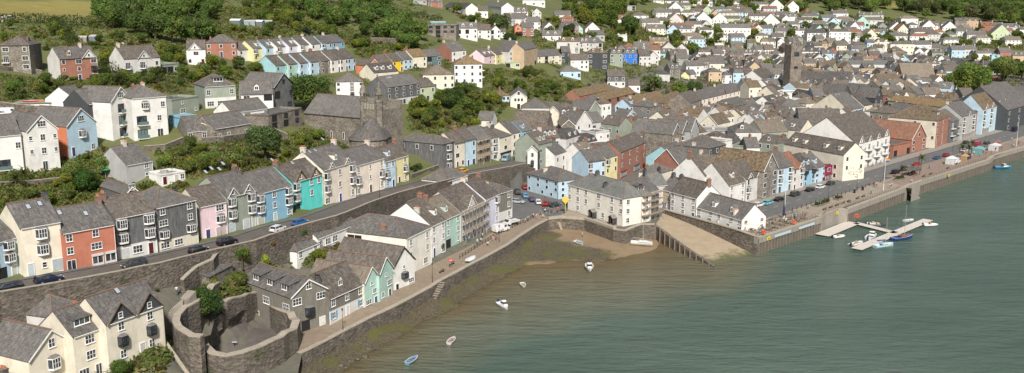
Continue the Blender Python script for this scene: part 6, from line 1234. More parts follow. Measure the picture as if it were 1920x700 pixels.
for poly, n, lb, gp, rg, md, cols in WOODS:
    scatter(poly, n, lambda p: tree(p, RV.uniform(*rg), lb, gp, RV.choice(cols), rnd=RV), margin=3, mind=md)
GARD = [('a', [(0, 335), (110, 300), (200, 270), (240, 345), (350, 345), (360, 385), (240, 395), (120, 385), (30, 430), (0, 430)], 85, 'the terrace gardens above the road'), ('b', [(290, 275), (420, 268), (520, 245), (600, 262), (700, 285), (650, 310), (560, 318), (440, 345), (300, 330)], 90, 'the sloping gardens by the church'),
        ('c', [(0, 138), (80, 150), (200, 150), (320, 140), (450, 130), (490, 150), (455, 165), (380, 150), (330, 175), (230, 165), (120, 185), (0, 190)], 60, 'the gardens between the hill houses'), ('d', [(0, 40), (190, 48), (330, 80), (440, 72), (400, 95), (300, 105), (190, 100), (90, 95), (60, 100), (0, 80)], 60, 'the hillside allotments'),
        ('e', [(385, 20), (540, 5), (700, 70), (780, 90), (830, 78), (770, 108), (690, 120), (640, 78), (560, 72), (450, 78), (390, 65)], 90, 'the steep garden slope'), ('f', [(760, 205), (790, 195), (850, 165), (930, 130), (1010, 130), (1060, 148), (1140, 170), (1100, 200), (1010, 188), (950, 200), (930, 235), (830, 255), (770, 245)], 130, 'the green hollow behind the terrace'),
        ('g', [(1190, 150), (1230, 150), (1300, 130), (1365, 140), (1330, 178), (1250, 188), (1205, 182)], 34, 'the slope above the mill'), ('h', [(830, 15), (950, 28), (1080, 38), (1140, 62), (1200, 95), (1120, 100), (1050, 72), (950, 75), (880, 45)], 80, 'the gardens below the ridge'), ('i', [(1130, 60), (1190, 20), (1500, 25), (1920, 52), (1920, 95), (1700, 82), (1500, 62), (1400, 90), (1300, 100), (1200, 112)], 260, 'the far hillside gardens'),
        ('j', [(1730, 100), (1930, 108), (1930, 165), (1890, 165), (1850, 130), (1780, 118)], 26, 'the park by the far houses'), ('m', [(225, 650), (300, 622), (318, 655), (305, 700), (200, 700)], 9, 'the bank beside the two gabled cream house'), ('n', [(335, 545), (430, 500), (480, 500), (470, 545), (420, 560), (380, 560)], 16, 'the rough ground above the fort'), ('k', [(0, 590), (60, 560), (140, 560), (110, 600), (40, 640), (0, 690)], 16, 'the bank under the road wall'), ('l', [(520, 500), (600, 500), (700, 460), (690, 440), (600, 475), (520, 490)], 14, 'the rough garden above the quay')]
for nm_, poly, n, txt in GARD:
    far_ = nm_ in 'hij'
    def fb(p):
        D = proj(p)[2]; 
        if RV.random() < .22: tree(p, RV.uniform(1.2, 2.3)*(2.0 if far_ else 1.3 if nm_ in 'cdef' else .9), f'small garden tree in {txt}', f'small trees in {txt}', rnd=RV)
        else: bush(p, RV.uniform(.8, 1.9)*(1.8 if far_ else 1.1 if nm_ in 'cdef' else .8), f'leafy shrub growing in {txt}', f'shrubs in {txt}', RV.choice(GRN+[(.15, .13, .03), (.10, .05, .03), (.13, .15, .03)]), RV)
    scatter(poly, n, fb, margin=1.0, mind=1.5)
for i in range(26):
    w_ = WALL[2+int(RV.random()*12)]; w2 = WALL[2+int(RV.random()*12)]; q = lerp_line(WALL[1:14], RV.random()*.999); nn = (WALL[5]-WALL[4]).normalized(); q = q+Vector((nn.y, -nn.x, 0))*RV.uniform(.6, 2.5); bush(Vector((q.x, q.y, T1f(q.x+.6, q.y-.6)+RV.uniform(0, 1))), RV.uniform(.5, 1.3), 'green scrub growing against the foot of the road wall', 'scrub at the foot of the road wall', None, RV)
# low undergrowth that nobody could count
def undergrowth(name, polys, dens_, s0, label):
    V, Fc, Tn = [], [], []; r = random.Random(9)
    for poly, n in polys:
        us = [p[0] for p in poly]; vs = [p[1] for p in poly]; k = tries = 0
        while k < n and tries < n*4:
            tries += 1; u, v = r.uniform(min(us), max(us)), r.uniform(min(vs), max(vs))
            if not inpoly([(u, v)], poly)[0]: continue
            p = hitf(u, v)
            if in_foot(p.x, p.y, .2) or (p.y < 345 and polydist(np.array([(p.x, p.y)]), ROADC)[0][0] < 6.4): continue
            k += 1; D = proj(p)[2]; R_ = r.uniform(.5, 1.5)*s0*max(1, D/400); base = r.choice([(.10, .15, .035), (.13, .18, .04), (.17, .19, .05), (.085, .13, .035), (.22, .22, .055), (.17, .13, .06), (.22, .19, .08)])
            for j in range(11):
                d = Vector((r.gauss(0, 1), r.gauss(0, 1), abs(r.gauss(0, .8)))).normalized(); q = Vector(p)+Vector((d.x*R_, d.y*R_, d.z*R_*.7)); t_ = r.uniform(.7, 1.3); leafquads(V, Fc, Tn, q, d, R_*.42, r, tuple(c*t_ for c in base))
    o = link(name, leafmesh(name, V, Fc, Tn), None, (1, 1, 1)); tag(o, label, 'undergrowth', None, 'stuff'); return o
undergrowth('undergrowth', [([(190, 95), (330, 110), (560, 135), (700, 150), (730, 200), (600, 165), (470, 205), (300, 205), (190, 150)], 900), ([(640, 70), (800, 90), (860, 130), (770, 135), (700, 110)], 500), ([(1000, 50), (1240, 90), (1230, 140), (1120, 160), (1000, 110)], 700), ([(560, 240), (720, 270), (780, 320), (700, 300), (600, 300), (540, 290)], 300)] + [(g[1], {'a': 900, 'b': 900, 'c': 900, 'd': 900, 'e': 1500, 'f': 1500, 'g': 350, 'h': 700, 'i': 3200, 'j': 200, 'k': 200, 'l': 200, 'm': 120, 'n': 220}[g[0]]) for g in GARD] + [([(170, 40), (420, -5), (400, 85), (250, 70)], 500), ([(380, 0), (800, 0), (800, 100), (640, 70), (400, 60)], 900), ([(0, 255), (60, 330), (120, 330), (200, 340), (240, 400), (0, 430)], 500), ([(0, 190), (130, 190), (130, 225), (0, 215)], 100)], 11, .9, 'low mixed shrubs and rough grass covering the hillside gardens')
def hedge(pts, hgt, w, label, col=(.055, .08, .022)):
    r = random.Random(len(label)); V, Fc, Tn = [], [], []; L = [hit(u, v) for u, v in pts]
    for a, b_ in zip(L[:-1], L[1:]):
        n = int((b_-a).length*26)
        for i in range(n):
            t_ = r.random(); p = a+(b_-a)*t_; z = T1f(p.x, p.y) if i % 4 == 0 or i == 0 else z; d = (b_-a).normalized(); nn = Vector((-d.y, d.x, 0)); an = r.uniform(0, PI); q = p+nn*math.cos(an)*w/2*r.uniform(.85, 1.1); q.z = z+hgt*(.15+.85*math.sin(an))*r.uniform(.8, 1.1); k = r.uniform(.7, 1.35); leafquads(V, Fc, Tn, q, nn*math.cos(an)+Vector((0, 0, math.sin(an))), .45, r, (k, k, k*.9))
    o = link('hedge', leafmesh('hedge', V, Fc, Tn), None, col); tag(o, label, 'hedge')
hedge([(-10, 44), (60, 42), (92, 46)], 4, 4, 'long clipped field hedge at the far upper left'); hedge([(98, 47), (150, 50), (208, 50)], 4.5, 4, 'clipped field hedge running right towards the wood'); hedge([(96, 46), (118, 62), (132, 80), (148, 96)], 4, 4, 'diagonal hedge running down between allotments and brick house', (.07, .10, .028)); hedge([(185, 118), (220, 150), (262, 180)], 2.4, 2.2, 'diagonal hedge dropping below the hill house to the white modern houses')
hedge([(776, 30), (800, 36), (830, 42)], 3, 3, 'dark hedge edging the dry field near the ridge'); hedge([(772, 322), (788, 316)], 1.6, 1.6, 'square green hedge behind railings by the upper road'); hedge([(1392, 434), (1408, 428)], 1.8, 2.2, 'green hedge at the end of the long low white house'); hedge([(380, 300), (440, 322), (480, 310)], 2.2, 2.5, 'russet and green hedge across the sloping garden', (.09, .085, .03))
# ------------------------------------------------------------------ the fort, the church and the tower
def zline(L): return [at(u, v, z) for u, v, z in L]
fw = dens(zline([(506, 566, 8.2), (530, 580, 8.4), (552, 588, 8.6), (562, 603, 8.6), (556, 616, 8.6), (530, 632, 8.6), (492, 648, 8.6), (455, 662, 8.6), (420, 668, 8.6), (392, 664, 8.6), (377, 652, 8.6), (374, 640, 8.8)]), 2.2, .22)
wall_line('fort_wall', fw, -2, 1.5, 'rubble', 'coping', 'curved rubble wall of the small round fort on the shore', cat='fort', side=-1, capw=.0, capt=.15)
wall_line('fort_wall', dens(zline([(484, 545, 7.5), (488, 556, 7.5), (497, 560, 8), (508, 566, 8.2)]), 2, .2), 0, 1.2, 'rubble', 'coping', 'short ruined inner wall between the fort and the slate house', cat='fort', side=-1, capw=0)
wall_line('fort_wall', dens(zline([(374, 634, 12.2), (352, 631, 12.4), (332, 622, 12.6), (323, 606, 12.8), (326, 592, 13), (340, 578, 13.2), (362, 566, 13.4), (385, 545, 13.6), (400, 530, 13.8)]), 1.8, .25), 0, 1.3, 'rubble', 'coping', 'round bastion wall with broken pale top beside the steps', cat='fort', side=-1, capw=0)
wall_line('fort_wall', dens(zline([(425, 566, 12), (450, 558, 11.5), (486, 548, 10)]), 2, .2), 2, 1.0, 'rubble', 'coping', 'straight rubble wall behind the fort courtyard', cat='wall', capw=0)
mb = MB(); L1 = zline([(376, 634, 11.5), (395, 628, 10.5), (402, 600, 10.5), (428, 580, 11.2), (484, 556, 8.0)]); L2 = zline([(380, 668, 4), (398, 655, 4), (425, 635, 4), (462, 617, 4), (492, 607, 4)])
A1, A2 = dens(L1, 2.0), dens(L2, 2.0); nK = 16; rr2 = random.Random(8); rows_ = []
for j in range(5):
    row = []
    for i in range(nK+1):
        a = lerp_line(L1, i/nK*.999); b_ = lerp_line(L2, i/nK*.999); p = a+(b_-a)*(j/4); 
        if 0 < j < 4: p = p+Vector((rr2.uniform(-.5, .5), rr2.uniform(-.5, .5), rr2.uniform(-.5, .5)))
        row.append(p)
    rows_.append(row)
for j in range(4):
    for i in range(nK): mb.face([rows_[j+1][i], rows_[j+1][i+1], rows_[j][i+1], rows_[j][i]], 'rubble')
struct(mb.build('rock_face'))
poly_sheet('fort_courtyard', [tuple(at(u, v, 4)[:2]) for u, v in [(395, 668), (470, 652), (545, 622), (558, 600), (520, 592), (492, 604), (462, 617), (425, 635), (398, 655)]], 'asphalt', .12, 2.5)
pb = MB(); pb.tube((0, 0, 0), (0, 0, 1.0), .06, 'dark', 6); pb.box(-.45, .45, -.05, .3, 1.0, 1.1, 'gloss'); o = pb.build('information_lectern', None, (.45, .55, .5)); p = at(440, 652, 4.1); o.location = p; tag(o, 'small pale information lectern in the fort courtyard', 'information sign')
def flight(pts, n, w, label, mat='coping'):
    mb = MB(); L = zline(pts)
    for i in range(n):
        a, b_ = lerp_line(L, i/n*.999), lerp_line(L, (i+1)/n*.999); d = Vector((b_.x-a.x, b_.y-a.y, 0)).normalized(); nn = Vector((-d.y, d.x, 0))*w/2; z = max(a.z, b_.z)
        q = [a-nn, b_-nn, b_+nn, a+nn]; t_ = [Vector((p.x, p.y, z)) for p in q]; mb.face(t_, mat)
        for k in range(4): u_, v_ = t_[k], t_[(k+1) % 4]; mb.face([Vector((u_.x, u_.y, z-1.6)), Vector((v_.x, v_.y, z-1.6)), v_, u_], 'concrete')
    tag(mb.build('stone_steps'), label, 'steps')
flight([(360, 545, 15.5), (345, 562, 14.5), (326, 578, 13), (312, 600, 11), (310, 625, 9), (322, 650, 7), (345, 675, 5), (370, 700, 4)], 46, 1.8, 'long winding stone steps beside the round bastion')
flight([(285, 672, 9.5), (290, 685, 8.5), (300, 700, 7.5)], 10, 1.6, 'short garden steps with white handrail beside the cream gabled house')
wall_line('garden_wall', dens(zline([(300, 615, 11), (302, 640, 10), (318, 660, 9), (335, 680, 8), (350, 705, 7)]), 2, .15), 2, .6, 'rubble', 'coping', 'rubble garden wall left of the winding steps', capw=0)
# stone shed below the road
wall_line('stone_wall', dens(zline([(412, 472, 18.2), (400, 487, 18), (372, 500, 17.5), (345, 525, 16.5)]), 2.5, .1), 8, .7, 'rubble', 'coping', 'sloping stone buttress wall dropping from the road beside the shed', capw=.05, side=-1)
A, Bp, zE, zB = survey(392, 520, 436, 497, None, None, 3.6)
house_at(A, Bp, zE, zB, 'L', 6, 'st', 'sl', '', ch=[], label='ruined stone shed with single sloping slate roof below the road', name='shed', cat='shed', zone='')
# ---- church
def church():
    A_, B_, zE, zB = survey(570, 212, 684, 222, None, None, 8.0)
    root, W, H, dp, sh = house_at(A_, B_, zE, zB, 'G', 13, 'st', 'gr', '..a.a.a.A.', pitch=40, ch=[], label='large stone church with slate nave roof, twin pinnacled tower and round apse', name='church', cat='church', zone='', sink=5, lic=0)
    mats = (.36, .32, .265)
    x1 = W/2
    m = MB(); m.box(x1+.05, x1+7.5, -2.2, 9, -5, 11, 'stone'); o = m.build('tower', root, mats)
    m = MB()
    m.box(x1+0, x1+7.6, -2.3, -.9, 11.01, 13.2, 'stone'); m.box(x1, x1+7.6, 7.8, 9.1, 11.01, 13.2, 'stone'); m.build('parapet', o, mats)
    for xx, yy in ((x1+.8, -1.4), (x1+6.8, -1.4)):
        t_ = MB(); t_.cyl(xx, yy, -5, 13.5, 1.15, 1.1, 'stone', 8); t_.cyl(xx, yy, 13.51, 14.2, 1.25, 1.25, 'stone', 8); 
        for a in range(8): an = a*PI/4; t_.box(xx+math.cos(an)*.85-.12, xx+math.cos(an)*.85+.12, yy+math.sin(an)*.85-.12, yy+math.sin(an)*.85+.12, 14.2, 15.8, 'stone')
        t_.cyl(xx, yy, 15.8, 19.6, 1.2, .06, 'stone', 8); t_.build('pinnacle_turret', o, mats)
    ar = MB()
    for i in range(7): a0 = PI*i/7; a1 = PI*(i+1)/7; cx = x1+3.8; ar.box(cx-3.1*math.cos(a0)-.35, cx-3.1*math.cos(a0)+.35, -2.7, -2.2, 5+3.0*math.sin(a0)-.3, 5+3.0*math.sin(a0)+.5, 'stone')
    ar.build('arch', o, mats)
    wl = MB()
    for i in range(4): wl.box(x1+1.9+i*1.05, x1+2.5+i*1.05, -2.36, -2.25, 11.3, 12.9, 'coping')
    wl.build('louvre', o)
    ap = MB(); n = 12; cx, cy, r_ = x1+6.0, -6.0, 5.6
    pts = [(cx+r_*math.cos(a), cy+r_*math.sin(a)) for a in [(-PI*1.02)+i*(PI*1.25)/n for i in range(n+1)]]+[(cx+2.5, 2), (cx-r_+.4, 2)]
    k = len(pts)
    for i in range(k): (xa, ya), (xb, yb) = pts[i], pts[(i+1) % k]; ap.face([(xa, ya, -7), (xb, yb, -7), (xb, yb, 3.2), (xa, ya, 3.2)], 'stone')
    a_ = ap.build('apse', root, mats)
    ar = MB(); top = Vector((cx-.5, -3.2, 9.3))
    for i in range(k):
        (xa, ya), (xb, yb) = pts[i], pts[(i+1) % k]; ga = Vector((cx, cy, 0)); ea = Vector((xa, ya, 0)); eb = Vector((xb, yb, 0)); ea = ga+(ea-ga)*1.06; eb = ga+(eb-ga)*1.06
        q = [(ea.x, ea.y, 3.1), (eb.x, eb.y, 3.1), tuple(top)]; ar.slab(q, .15, 'roof')
    ar.build('apse_roof', a_, (.11, .10, .09, 0))
    for i in range(2, n-1):
        a = (-PI*1.02)+(i+.5)*(PI*1.25)/n; o2 = link('window', win_frame(.7, 2.4, 1, 1, 'coping'), a_, None, (cx+(r_-.12)*math.cos(a), cy+(r_-.12)*math.sin(a), -.6), a+PI/2); link('pane', win_pane(.7, 2.4), o2)
church()
# ---- the tall church tower in the town
p = at(1483, 176, 6); o = TC = thing('church', 'town church with tall square dark stone tower rising above the roofs', 'church', (p.x, p.y, 5), math.radians(16))
D = proj(p)[2]; w = 28*D/F*.41; top = at(1483, 86, 0); hgt = 30
for z in np.arange(20, 60, .1):
    if proj((p.x, p.y, z))[1] <= 86: hgt = z-5; break
m = MB(); m.box(-w, w, -w, w, -2, hgt, 'stone'); m.build('tower', o, (.40, .34, .28))
m = MB()
for s_ in (-1, 1):
    for t_ in np.linspace(-w+.3, w-1.2, 5): m.box(t_, t_+.9, s_*w-.35 if s_ > 0 else -w-.06, w+.06 if s_ > 0 else -w+.35, hgt, hgt+1.1, 'stone'); m.box(s_*w-.35 if s_ > 0 else -w-.06, w+.06 if s_ > 0 else -w+.35, t_, t_+.9, hgt+.004, hgt+1.1, 'stone')
m.build('battlement', o, (.40, .34, .28))
m = MB(); m.box(-w*.45, w*.45, -w-.05, -w+.1, hgt-6.5, hgt-3.5, 'glass'); m.build('belfry_louvre', o); m = MB(); m.box(-w*.35, w*.35, -w-.05, -w+.1, hgt-14, hgt-12.6, 'rubber'); m.build('clock', o)
m = MB(); m.tube((0, 0, hgt), (0, 0, hgt+5), .06, 'frame', 4); m.box(-w*.6, w*.6, -w*.6, w*.6, hgt-.2, hgt+.3, 'lead'); m.build('flagpole', o, (.5, .5, .5))
for a_ in (house(1468, 149, 1590, 156, None, 'G', 9, 'st', 'pg', '', h=6, hd=-4, ch=[], pitch=28, label='x', name='aisle', cat='church'), house(1500, 146, 1600, 151, None, 'G', 12, 'st', 'dk', '', h=9, hd=-4, ch=[], label='x', name='nave', cat='church')):
    r_ = a_[0]; HOUSES.pop(); mw = Matrix.LocRotScale(TC.location, TC.rotation_euler, (1, 1, 1)).inverted() @ Matrix.LocRotScale(r_.location, r_.rotation_euler, (1, 1, 1)); r_.parent = TC; r_.location = mw.translation; r_.rotation_euler = mw.to_euler(); del r_['category']
# ---- scaffolding beside the slipway
def scaffold(u0, v0, u1, v1, B, lv, label, out=1.6, h=None):
    A_, B_, zE, zB = survey(u0, v0, u1, v1, B, None, h); W = (B_-A_).length; dr = (B_-A_).normalized(); root = thing('scaffolding', label, 'scaffolding', ((A_.x+B_.x)/2, (A_.y+B_.y)/2, zB), math.atan2(dr.y, dr.x)); H = zE-zB
    m = MB(); n = max(2, int(W/2.2))
    for i in range(n+1):
        x = -W/2+W*i/n
        for y in (-.35, -out): m.tube((x, y, -3), (x, y, H+.8), .05, 'steel', 5)
        for j in range(1, lv+1): m.tube((x, -.3, H*j/lv), (x, -out-.1, H*j/lv), .04, 'steel', 4)
    for j in range(1, lv+1):
        for y in (-.35, -out): m.tube((-W/2, y, H*j/lv), (W/2, y, H*j/lv), .045, 'steel', 4)
        m.tube((-W/2, -out, H*j/lv+1), (W/2, -out, H*j/lv+1), .04, 'steel', 4)
    for i in range(n): a = -W/2+W*i/n; m.tube((a, -out-.02, 0), (a+W/n, -out-.02, H/2), .035, 'steel', 4)
    m.build('poles', root)
    m = MB()
    for j in range(1, lv+1): m.box(-W/2, W/2, -out+.1, -.4, H*j/lv+.05, H*j/lv+.11, 'plank')
    m.build('boards', root); return root
M['steel'] = m_simple('galvanised_steel', (.30, .30, .29), .45); M['plank'] = m_simple('scaffold_boards', (.36, .25, .15), .85)
scaffold(1202, 367, 1238, 357, 412, 4, 'grey scaffolding around the building at the top of the slipway'); scaffold(864, 399, 911, 377, 444, 3, 'light scaffolding in front of the lichened gable on the quay', 1.3); scaffold(893, 264, 920, 257, 308, 3, 'scaffolding on the tan house of the upper road', 1.2)
# conservatory
A_, B_, zE, zB = survey(402, 240, 462, 226, 262, None)
def conservatory(u0, v0, u1, v1, B, label, dep=4.5, h=None):
    A_, B_, zE, zB = survey(u0, v0, u1, v1, B, None, h); W = (B_-A_).length; dr = (B_-A_).normalized(); root = thing('conservatory', label, 'conservatory', ((A_.x+B_.x)/2, (A_.y+B_.y)/2, zB), math.atan2(dr.y, dr.x)); H = max(2.4, zE-zB)
    m = MB(); n = int(W/1.1)
    for i in range(n+1): x = -W/2+W*i/n; m.box(x-.06, x+.06, -.06, .06, 0, H, 'frame'); m.tube((x, 0, H), (x, dep, H+1.2), .05, 'frame', 4)
    m.box(-W/2, W/2, -.05, .05, 0, .5, 'frame'); m.box(-W/2-.1, W/2+.1, -.1, .1, H-.05, H+.1, 'frame'); m.build('frame', root)
    m = MB(); m.box(-W/2, W/2, -.01, .02, .5, H-.05, 'gglass'); m.build('pane', root); m = MB(); m.slab([(-W/2, 0, H+.08), (W/2, 0, H+.08), (W/2, dep, H+1.25), (-W/2, dep, H+1.25)], .05, 'frame'); m.build('roof', root); m = MB(); m.box(-W/2, W/2, .1, dep, -1, .4, 'stone'); m.build('base', root, (.3, .28, .25))
conservatory(404, 241, 462, 228, 258, 'white conservatory on the front of the stone bungalow')
# ------------------------------------------------------------------ vehicles
def loft(mb, secs, mat, cap=True):
    """secs: list of rings (equal length lists of points)"""
    k = mb.mi(mat); n = len(secs[0]); b0 = len(mb.v)
    for s_ in secs: mb.v += [tuple(p) for p in s_]
    for i in range(len(secs)-1):
        for j in range(n): a = b0+i*n+j; c = b0+i*n+(j+1) % n; mb.f.append((a, c, c+n, a+n)); mb.m.append(k)
    if cap:
        mb.f.append(tuple(b0+j for j in range(n))[::-1]); mb.m.append(k); mb.f.append(tuple(b0+(len(secs)-1)*n+j for j in range(n))); mb.m.append(k)
def smooth(me):
    for p in me.polygons: p.use_smooth = True
    return me
def make_car(kind):
    """front towards +x, wheels on z=0"""
    body, gl = MB(), MB()
    if kind == 'car': L, W_, prof = 4.3, .88, [(-2.15, .45, .75), (-2.05, .32, .92), (-1.3, .28, .98), (0, .28, .96), (1.0, .28, .92), (1.8, .3, .80), (2.12, .38, .62)]; cab = [(-1.95, -1.55), (1.15, .35)]; rz = 1.45
    elif kind == 'estate': L, W_, prof = 4.8, .9, [(-2.4, .45, .8), (-2.3, .32, .95), (-1.4, .28, 1.0), (0, .28, .98), (1.1, .28, .95), (2.0, .3, .84), (2.38, .4, .66)]; cab = [(-2.25, -2.0), (1.3, .5)]; rz = 1.5
    elif kind == 'suv': L, W_, prof = 4.5, .92, [(-2.25, .5, .95), (-2.15, .38, 1.08), (-1.3, .35, 1.1), (0, .35, 1.1), (1.0, .35, 1.06), (1.9, .38, .98), (2.22, .48, .75)]; cab = [(-2.1, -1.85), (1.15, .6)]; rz = 1.75
    else: L, W_, prof = 5.4, 1.0, [(-2.7, .5, 1.3), (-2.65, .36, 2.2), (-1.3, .32, 2.25), (.6, .32, 2.25), (1.35, .32, 2.1), (1.9, .34, 1.25), (2.6, .4, 1.05), (2.7, .48, .8)]; cab = [(-2.4, -2.4), (1.9, 1.3)]; rz = 2.1
    secs = []
    for x, z0, z1 in prof:
        w = W_*(.9 if abs(x) > L/2-.2 else 1); zz = z1 if kind != 'van' or x > 1.5 else z1
        secs.append([(x, -w, z0), (x, -w*1.0, (z0+zz)/2), (x, -w*.93, zz-.04), (x, -w*.7, zz), (x, w*.7, zz), (x, w*.93, zz-.04), (x, w, (z0+zz)/2), (x, w, z0)])
    loft(body, secs, 'gloss')
    if kind != 'van':
        zb_ = prof[3][2]-.05; (xb0, xb1), (xf0, xf1) = cab; w0, w1 = W_*.9, W_*.74
        lo = [(xb0, -w0, zb_), (xf0, -w0, zb_-.03), (xf0, w0, zb_-.03), (xb0, w0, zb_)]; hi = [(xb1, -w1, rz-.06), (xf1, -w1, rz-.06), (xf1, w1, rz-.06), (xb1, w1, rz-.06)]
        loft(gl, [lo, hi], 'glass'); body.box(xb1-.05, xf1+.05, -w1-.03, w1+.03, rz-.07, rz, 'gloss')
        for s_ in (-1, 1):
            for (x0_, x1_) in ((xb0, xb1), (xf0, xf1), ((xb0+xf0)/2-.1, (xb1+xf1)/2-.1)): body.tube((x0_, s_*(w0+.005), zb_), (x1_, s_*(w1+.01), rz-.05), .045, 'gloss', 4)
    else:
        gl.box(1.42, 1.5, -.8, .8, 1.3, 2.0, 'glass'); 
        for s_ in (-1, 1): gl.box(.5, 1.3, s_*1.0-.02, s_*1.0+.02, 1.3, 1.95, 'glass')
        loft(gl, [[(1.93, -.82, 1.28), (1.93, .82, 1.28), (1.4, .8, 2.08), (1.4, -.8, 2.08)], [(1.98, -.82, 1.3), (1.98, .82, 1.3), (1.45, .8, 2.12), (1.45, -.8, 2.12)]], 'glass')
    root = thing('parked_car', 'x', 'car' if kind != 'van' else 'van', (0, 0, 0)); root.name = 'parked_van' if kind == 'van' else 'parked_car'
    body.build('body', root, (.5, .5, .5)); gl.build('windows', root)
    wm = MB(); wm.tube((0, -.11, 0), (0, .11, 0), .33, 'rubber', 12); wm.tube((0, -.125, 0), (0, .125, 0), .18, 'steel', 8); wme = wm.mesh('wheel')
    for x in (-L*.3, L*.31):
        for s_ in (-1, 1): link('wheel', wme, root, None, (x, s_*(W_-.08), .33))
    hl = MB(); hl.box(-.06, .04, -.16, .16, -.07, .07, 'frame'); hm = hl.mesh('headlight'); tl = MB(); tl.box(-.05, .05, -.12, .12, -.09, .09, 'redlamp'); tm = tl.mesh('tail_light')
    for s_ in (-1, 1): link('headlight', hm, root, None, (prof[-1][0]-.05, s_*.6, .68 if kind != 'van' else .95)); link('tail_light', tm, root, None, (prof[0][0]+.02, s_*.65, .78))
    if kind == 'van': bm_ = MB(); 
    remember(root); return root
m, n, b = newmat('red_lamp'); b.inputs['Base Color'].default_value = (.35, .02, .02, 1); M['redlamp'] = m
PROTO = {k: make_car(k) for k in ('car', 'estate', 'suv', 'van')}; first_used = {}
def put_vehicle(kind, p, rz, col, label, z=None):
    if kind not in first_used: r = PROTO[kind]; first_used[kind] = 1; r.location = p; r.rotation_euler = (0, 0, rz); r['label'] = label; [setattr(c, 'color', (*col, 1)) for c in r.children if c.name.startswith('body')]
    else: r = dup(PROTO[kind], p, rz, label, None, None, col)
    return r
def road_z(x, y): return float(polydist(np.array([(x, y)]), ROADC)[1][0])+.03
def road_h(x, y):
    X = [(p.x, p.y) for p in ROADC]; best = min(range(len(X)-1), key=lambda i: polydist(np.array([(x, y)]), ROADC[i:i+2])[0][0]); d = ROADC[best+1]-ROADC[best]; return math.atan2(d.y, d.x)
NAVY, BLK, DG, WH, SIL, BLU, RED = (.012, .016, .04), (.012, .012, .014), (.04, .045, .045), (.65, .65, .65), (.35, .36, .37), (.02, .12, .32), (.35, .02, .015)
for u, v, kd, c, lb in [(92, 528, 'estate', NAVY, 'navy blue estate car parked below the cream house'), (16, 545, 'estate', BLK, 'black car at the far left edge of the upper road'), (252, 499, 'estate', DG, 'dark grey-green estate car parked on the upper road'), (372, 472, 'car', BLK, 'small black car beside the road wall, near the two dark slate houses'), (426, 457, 'suv', BLK, 'black car parked by the lamp post below the pink house'),
        (521, 432, 'car', WH, 'white hatchback parked on the upper road'), (562, 420, 'car', BLU, 'bright blue hatchback parked on the upper road'), (868, 322, 'car', (.6, .28, .02), 'orange yellow car parked on the upper road')]:
    D0 = hit(u, v+2); off = 2.6; put_vehicle(kd, (D0.x, D0.y, road_z(D0.x, D0.y)), road_h(D0.x, D0.y)+(PI if u in (252, 16) else 0), c, lb)
p = hit(949, 302); put_vehicle('van', (p.x, p.y, road_z(p.x, p.y)), road_h(p.x, p.y)+PI, (.22, .33, .38), 'silver and blue camper van on the upper road')
for u, v, a, kd, c, lb in [(970, 364, 100, 'suv', DG, 'dark green car, leftmost of the row facing the pale blue inn'), (984, 370, 100, 'car', (.10, .30, .48), 'light blue car in the cobbled car park row'), (997, 377, 100, 'car', (.05, .03, .12), 'dark purple car in the cobbled car park row'), (1009, 382, 95, 'car', WH, 'white car between the purple and red cars'), (1023, 385, 80, 'suv', RED, 'bright red car in the cobbled car park row'), (1040, 387, 40, 'car', DG, 'grey car, rightmost of the row facing the pale blue inn'),
        (971, 381, -20, 'car', SIL, 'silver car parked opposite the cobbled car park row'), (984, 354, 100, 'car', RED, 'red car half hidden behind the light blue car'), (939, 434, 45, 'van', WH, 'white van parked on the cobbles')]:
    D0 = hit(u, v+1); put_vehicle(kd, (D0.x, D0.y, T1(D0.x, D0.y)+.14), math.radians(a), c, lb)
HE = math.atan2(ED.y, ED.x)
for u, v, z_, dh, kd, c, lb in [(1422, 387, .03, 0, 'car', WH, 'white car beside the grey paired bay house'), (1440, 383, .03, 0, 'car', (.12, .42, .48), 'turquoise car on the embankment road'), (1461, 376, .03, 0, 'car', BLK, 'black car in front of the stone gabled house'), (1491, 367, .03, 0, 'suv', DG, 'dark grey car in front of the light blue embankment house'), (1519, 358, .03, 0, 'car', BLK, 'black car in front of the dark fronted blue house'), (1538, 353, .03, 0, 'car', WH, 'white car in front of the pale blue embankment house'), (1558, 346, .03, 0, 'car', DG, 'dark car in front of the crimson shopfront'),
        (1679, 326, .03, 0, 'suv', BLK, 'left of two black cars waiting on the embankment road'), (1696, 320, .03, 0, 'suv', (.02, .02, .03), 'right of two black cars waiting on the embankment road'), (1719, 310, .03, 0, 'car', RED, 'red car beside the palm planter'), (1774, 293, .03, 0, 'car', (.30, .02, .05), 'crimson car behind the timber shelter'), (1757, 298, .03, 0, 'car', (.03, .10, .22), 'dark blue car behind the timber shelter'), (1808, 284, .03, 0, 'car', WH, 'white car near the white kiosk tent'),
        (1820, 278, .03, 0, 'car', SIL, 'silver blue car near the white kiosk tent'), (1832, 274, .03, 0, 'van', (.30, .02, .06), 'crimson van beyond the kiosk tent'), (1811, 269, .03, 0, 'car', DG, 'dark grey car in front of the dark balcony house'), (1792, 307, .2, 0, 'van', WH, 'white van parked on the brick paving'), (1812, 299, .2, 0, 'van', BLK, 'black van parked on the brick paving'), (1850, 270, .03, 0, 'car', DG, 'dark car near the right edge of the embankment road'), (1903, 246, .03, 0, 'van', NAVY, 'navy van at the right edge of the embankment')]:
    D0 = at(u, v, 4.6); put_vehicle(kd, (D0.x, D0.y, 4.45+z_), HE+dh, c, lb)
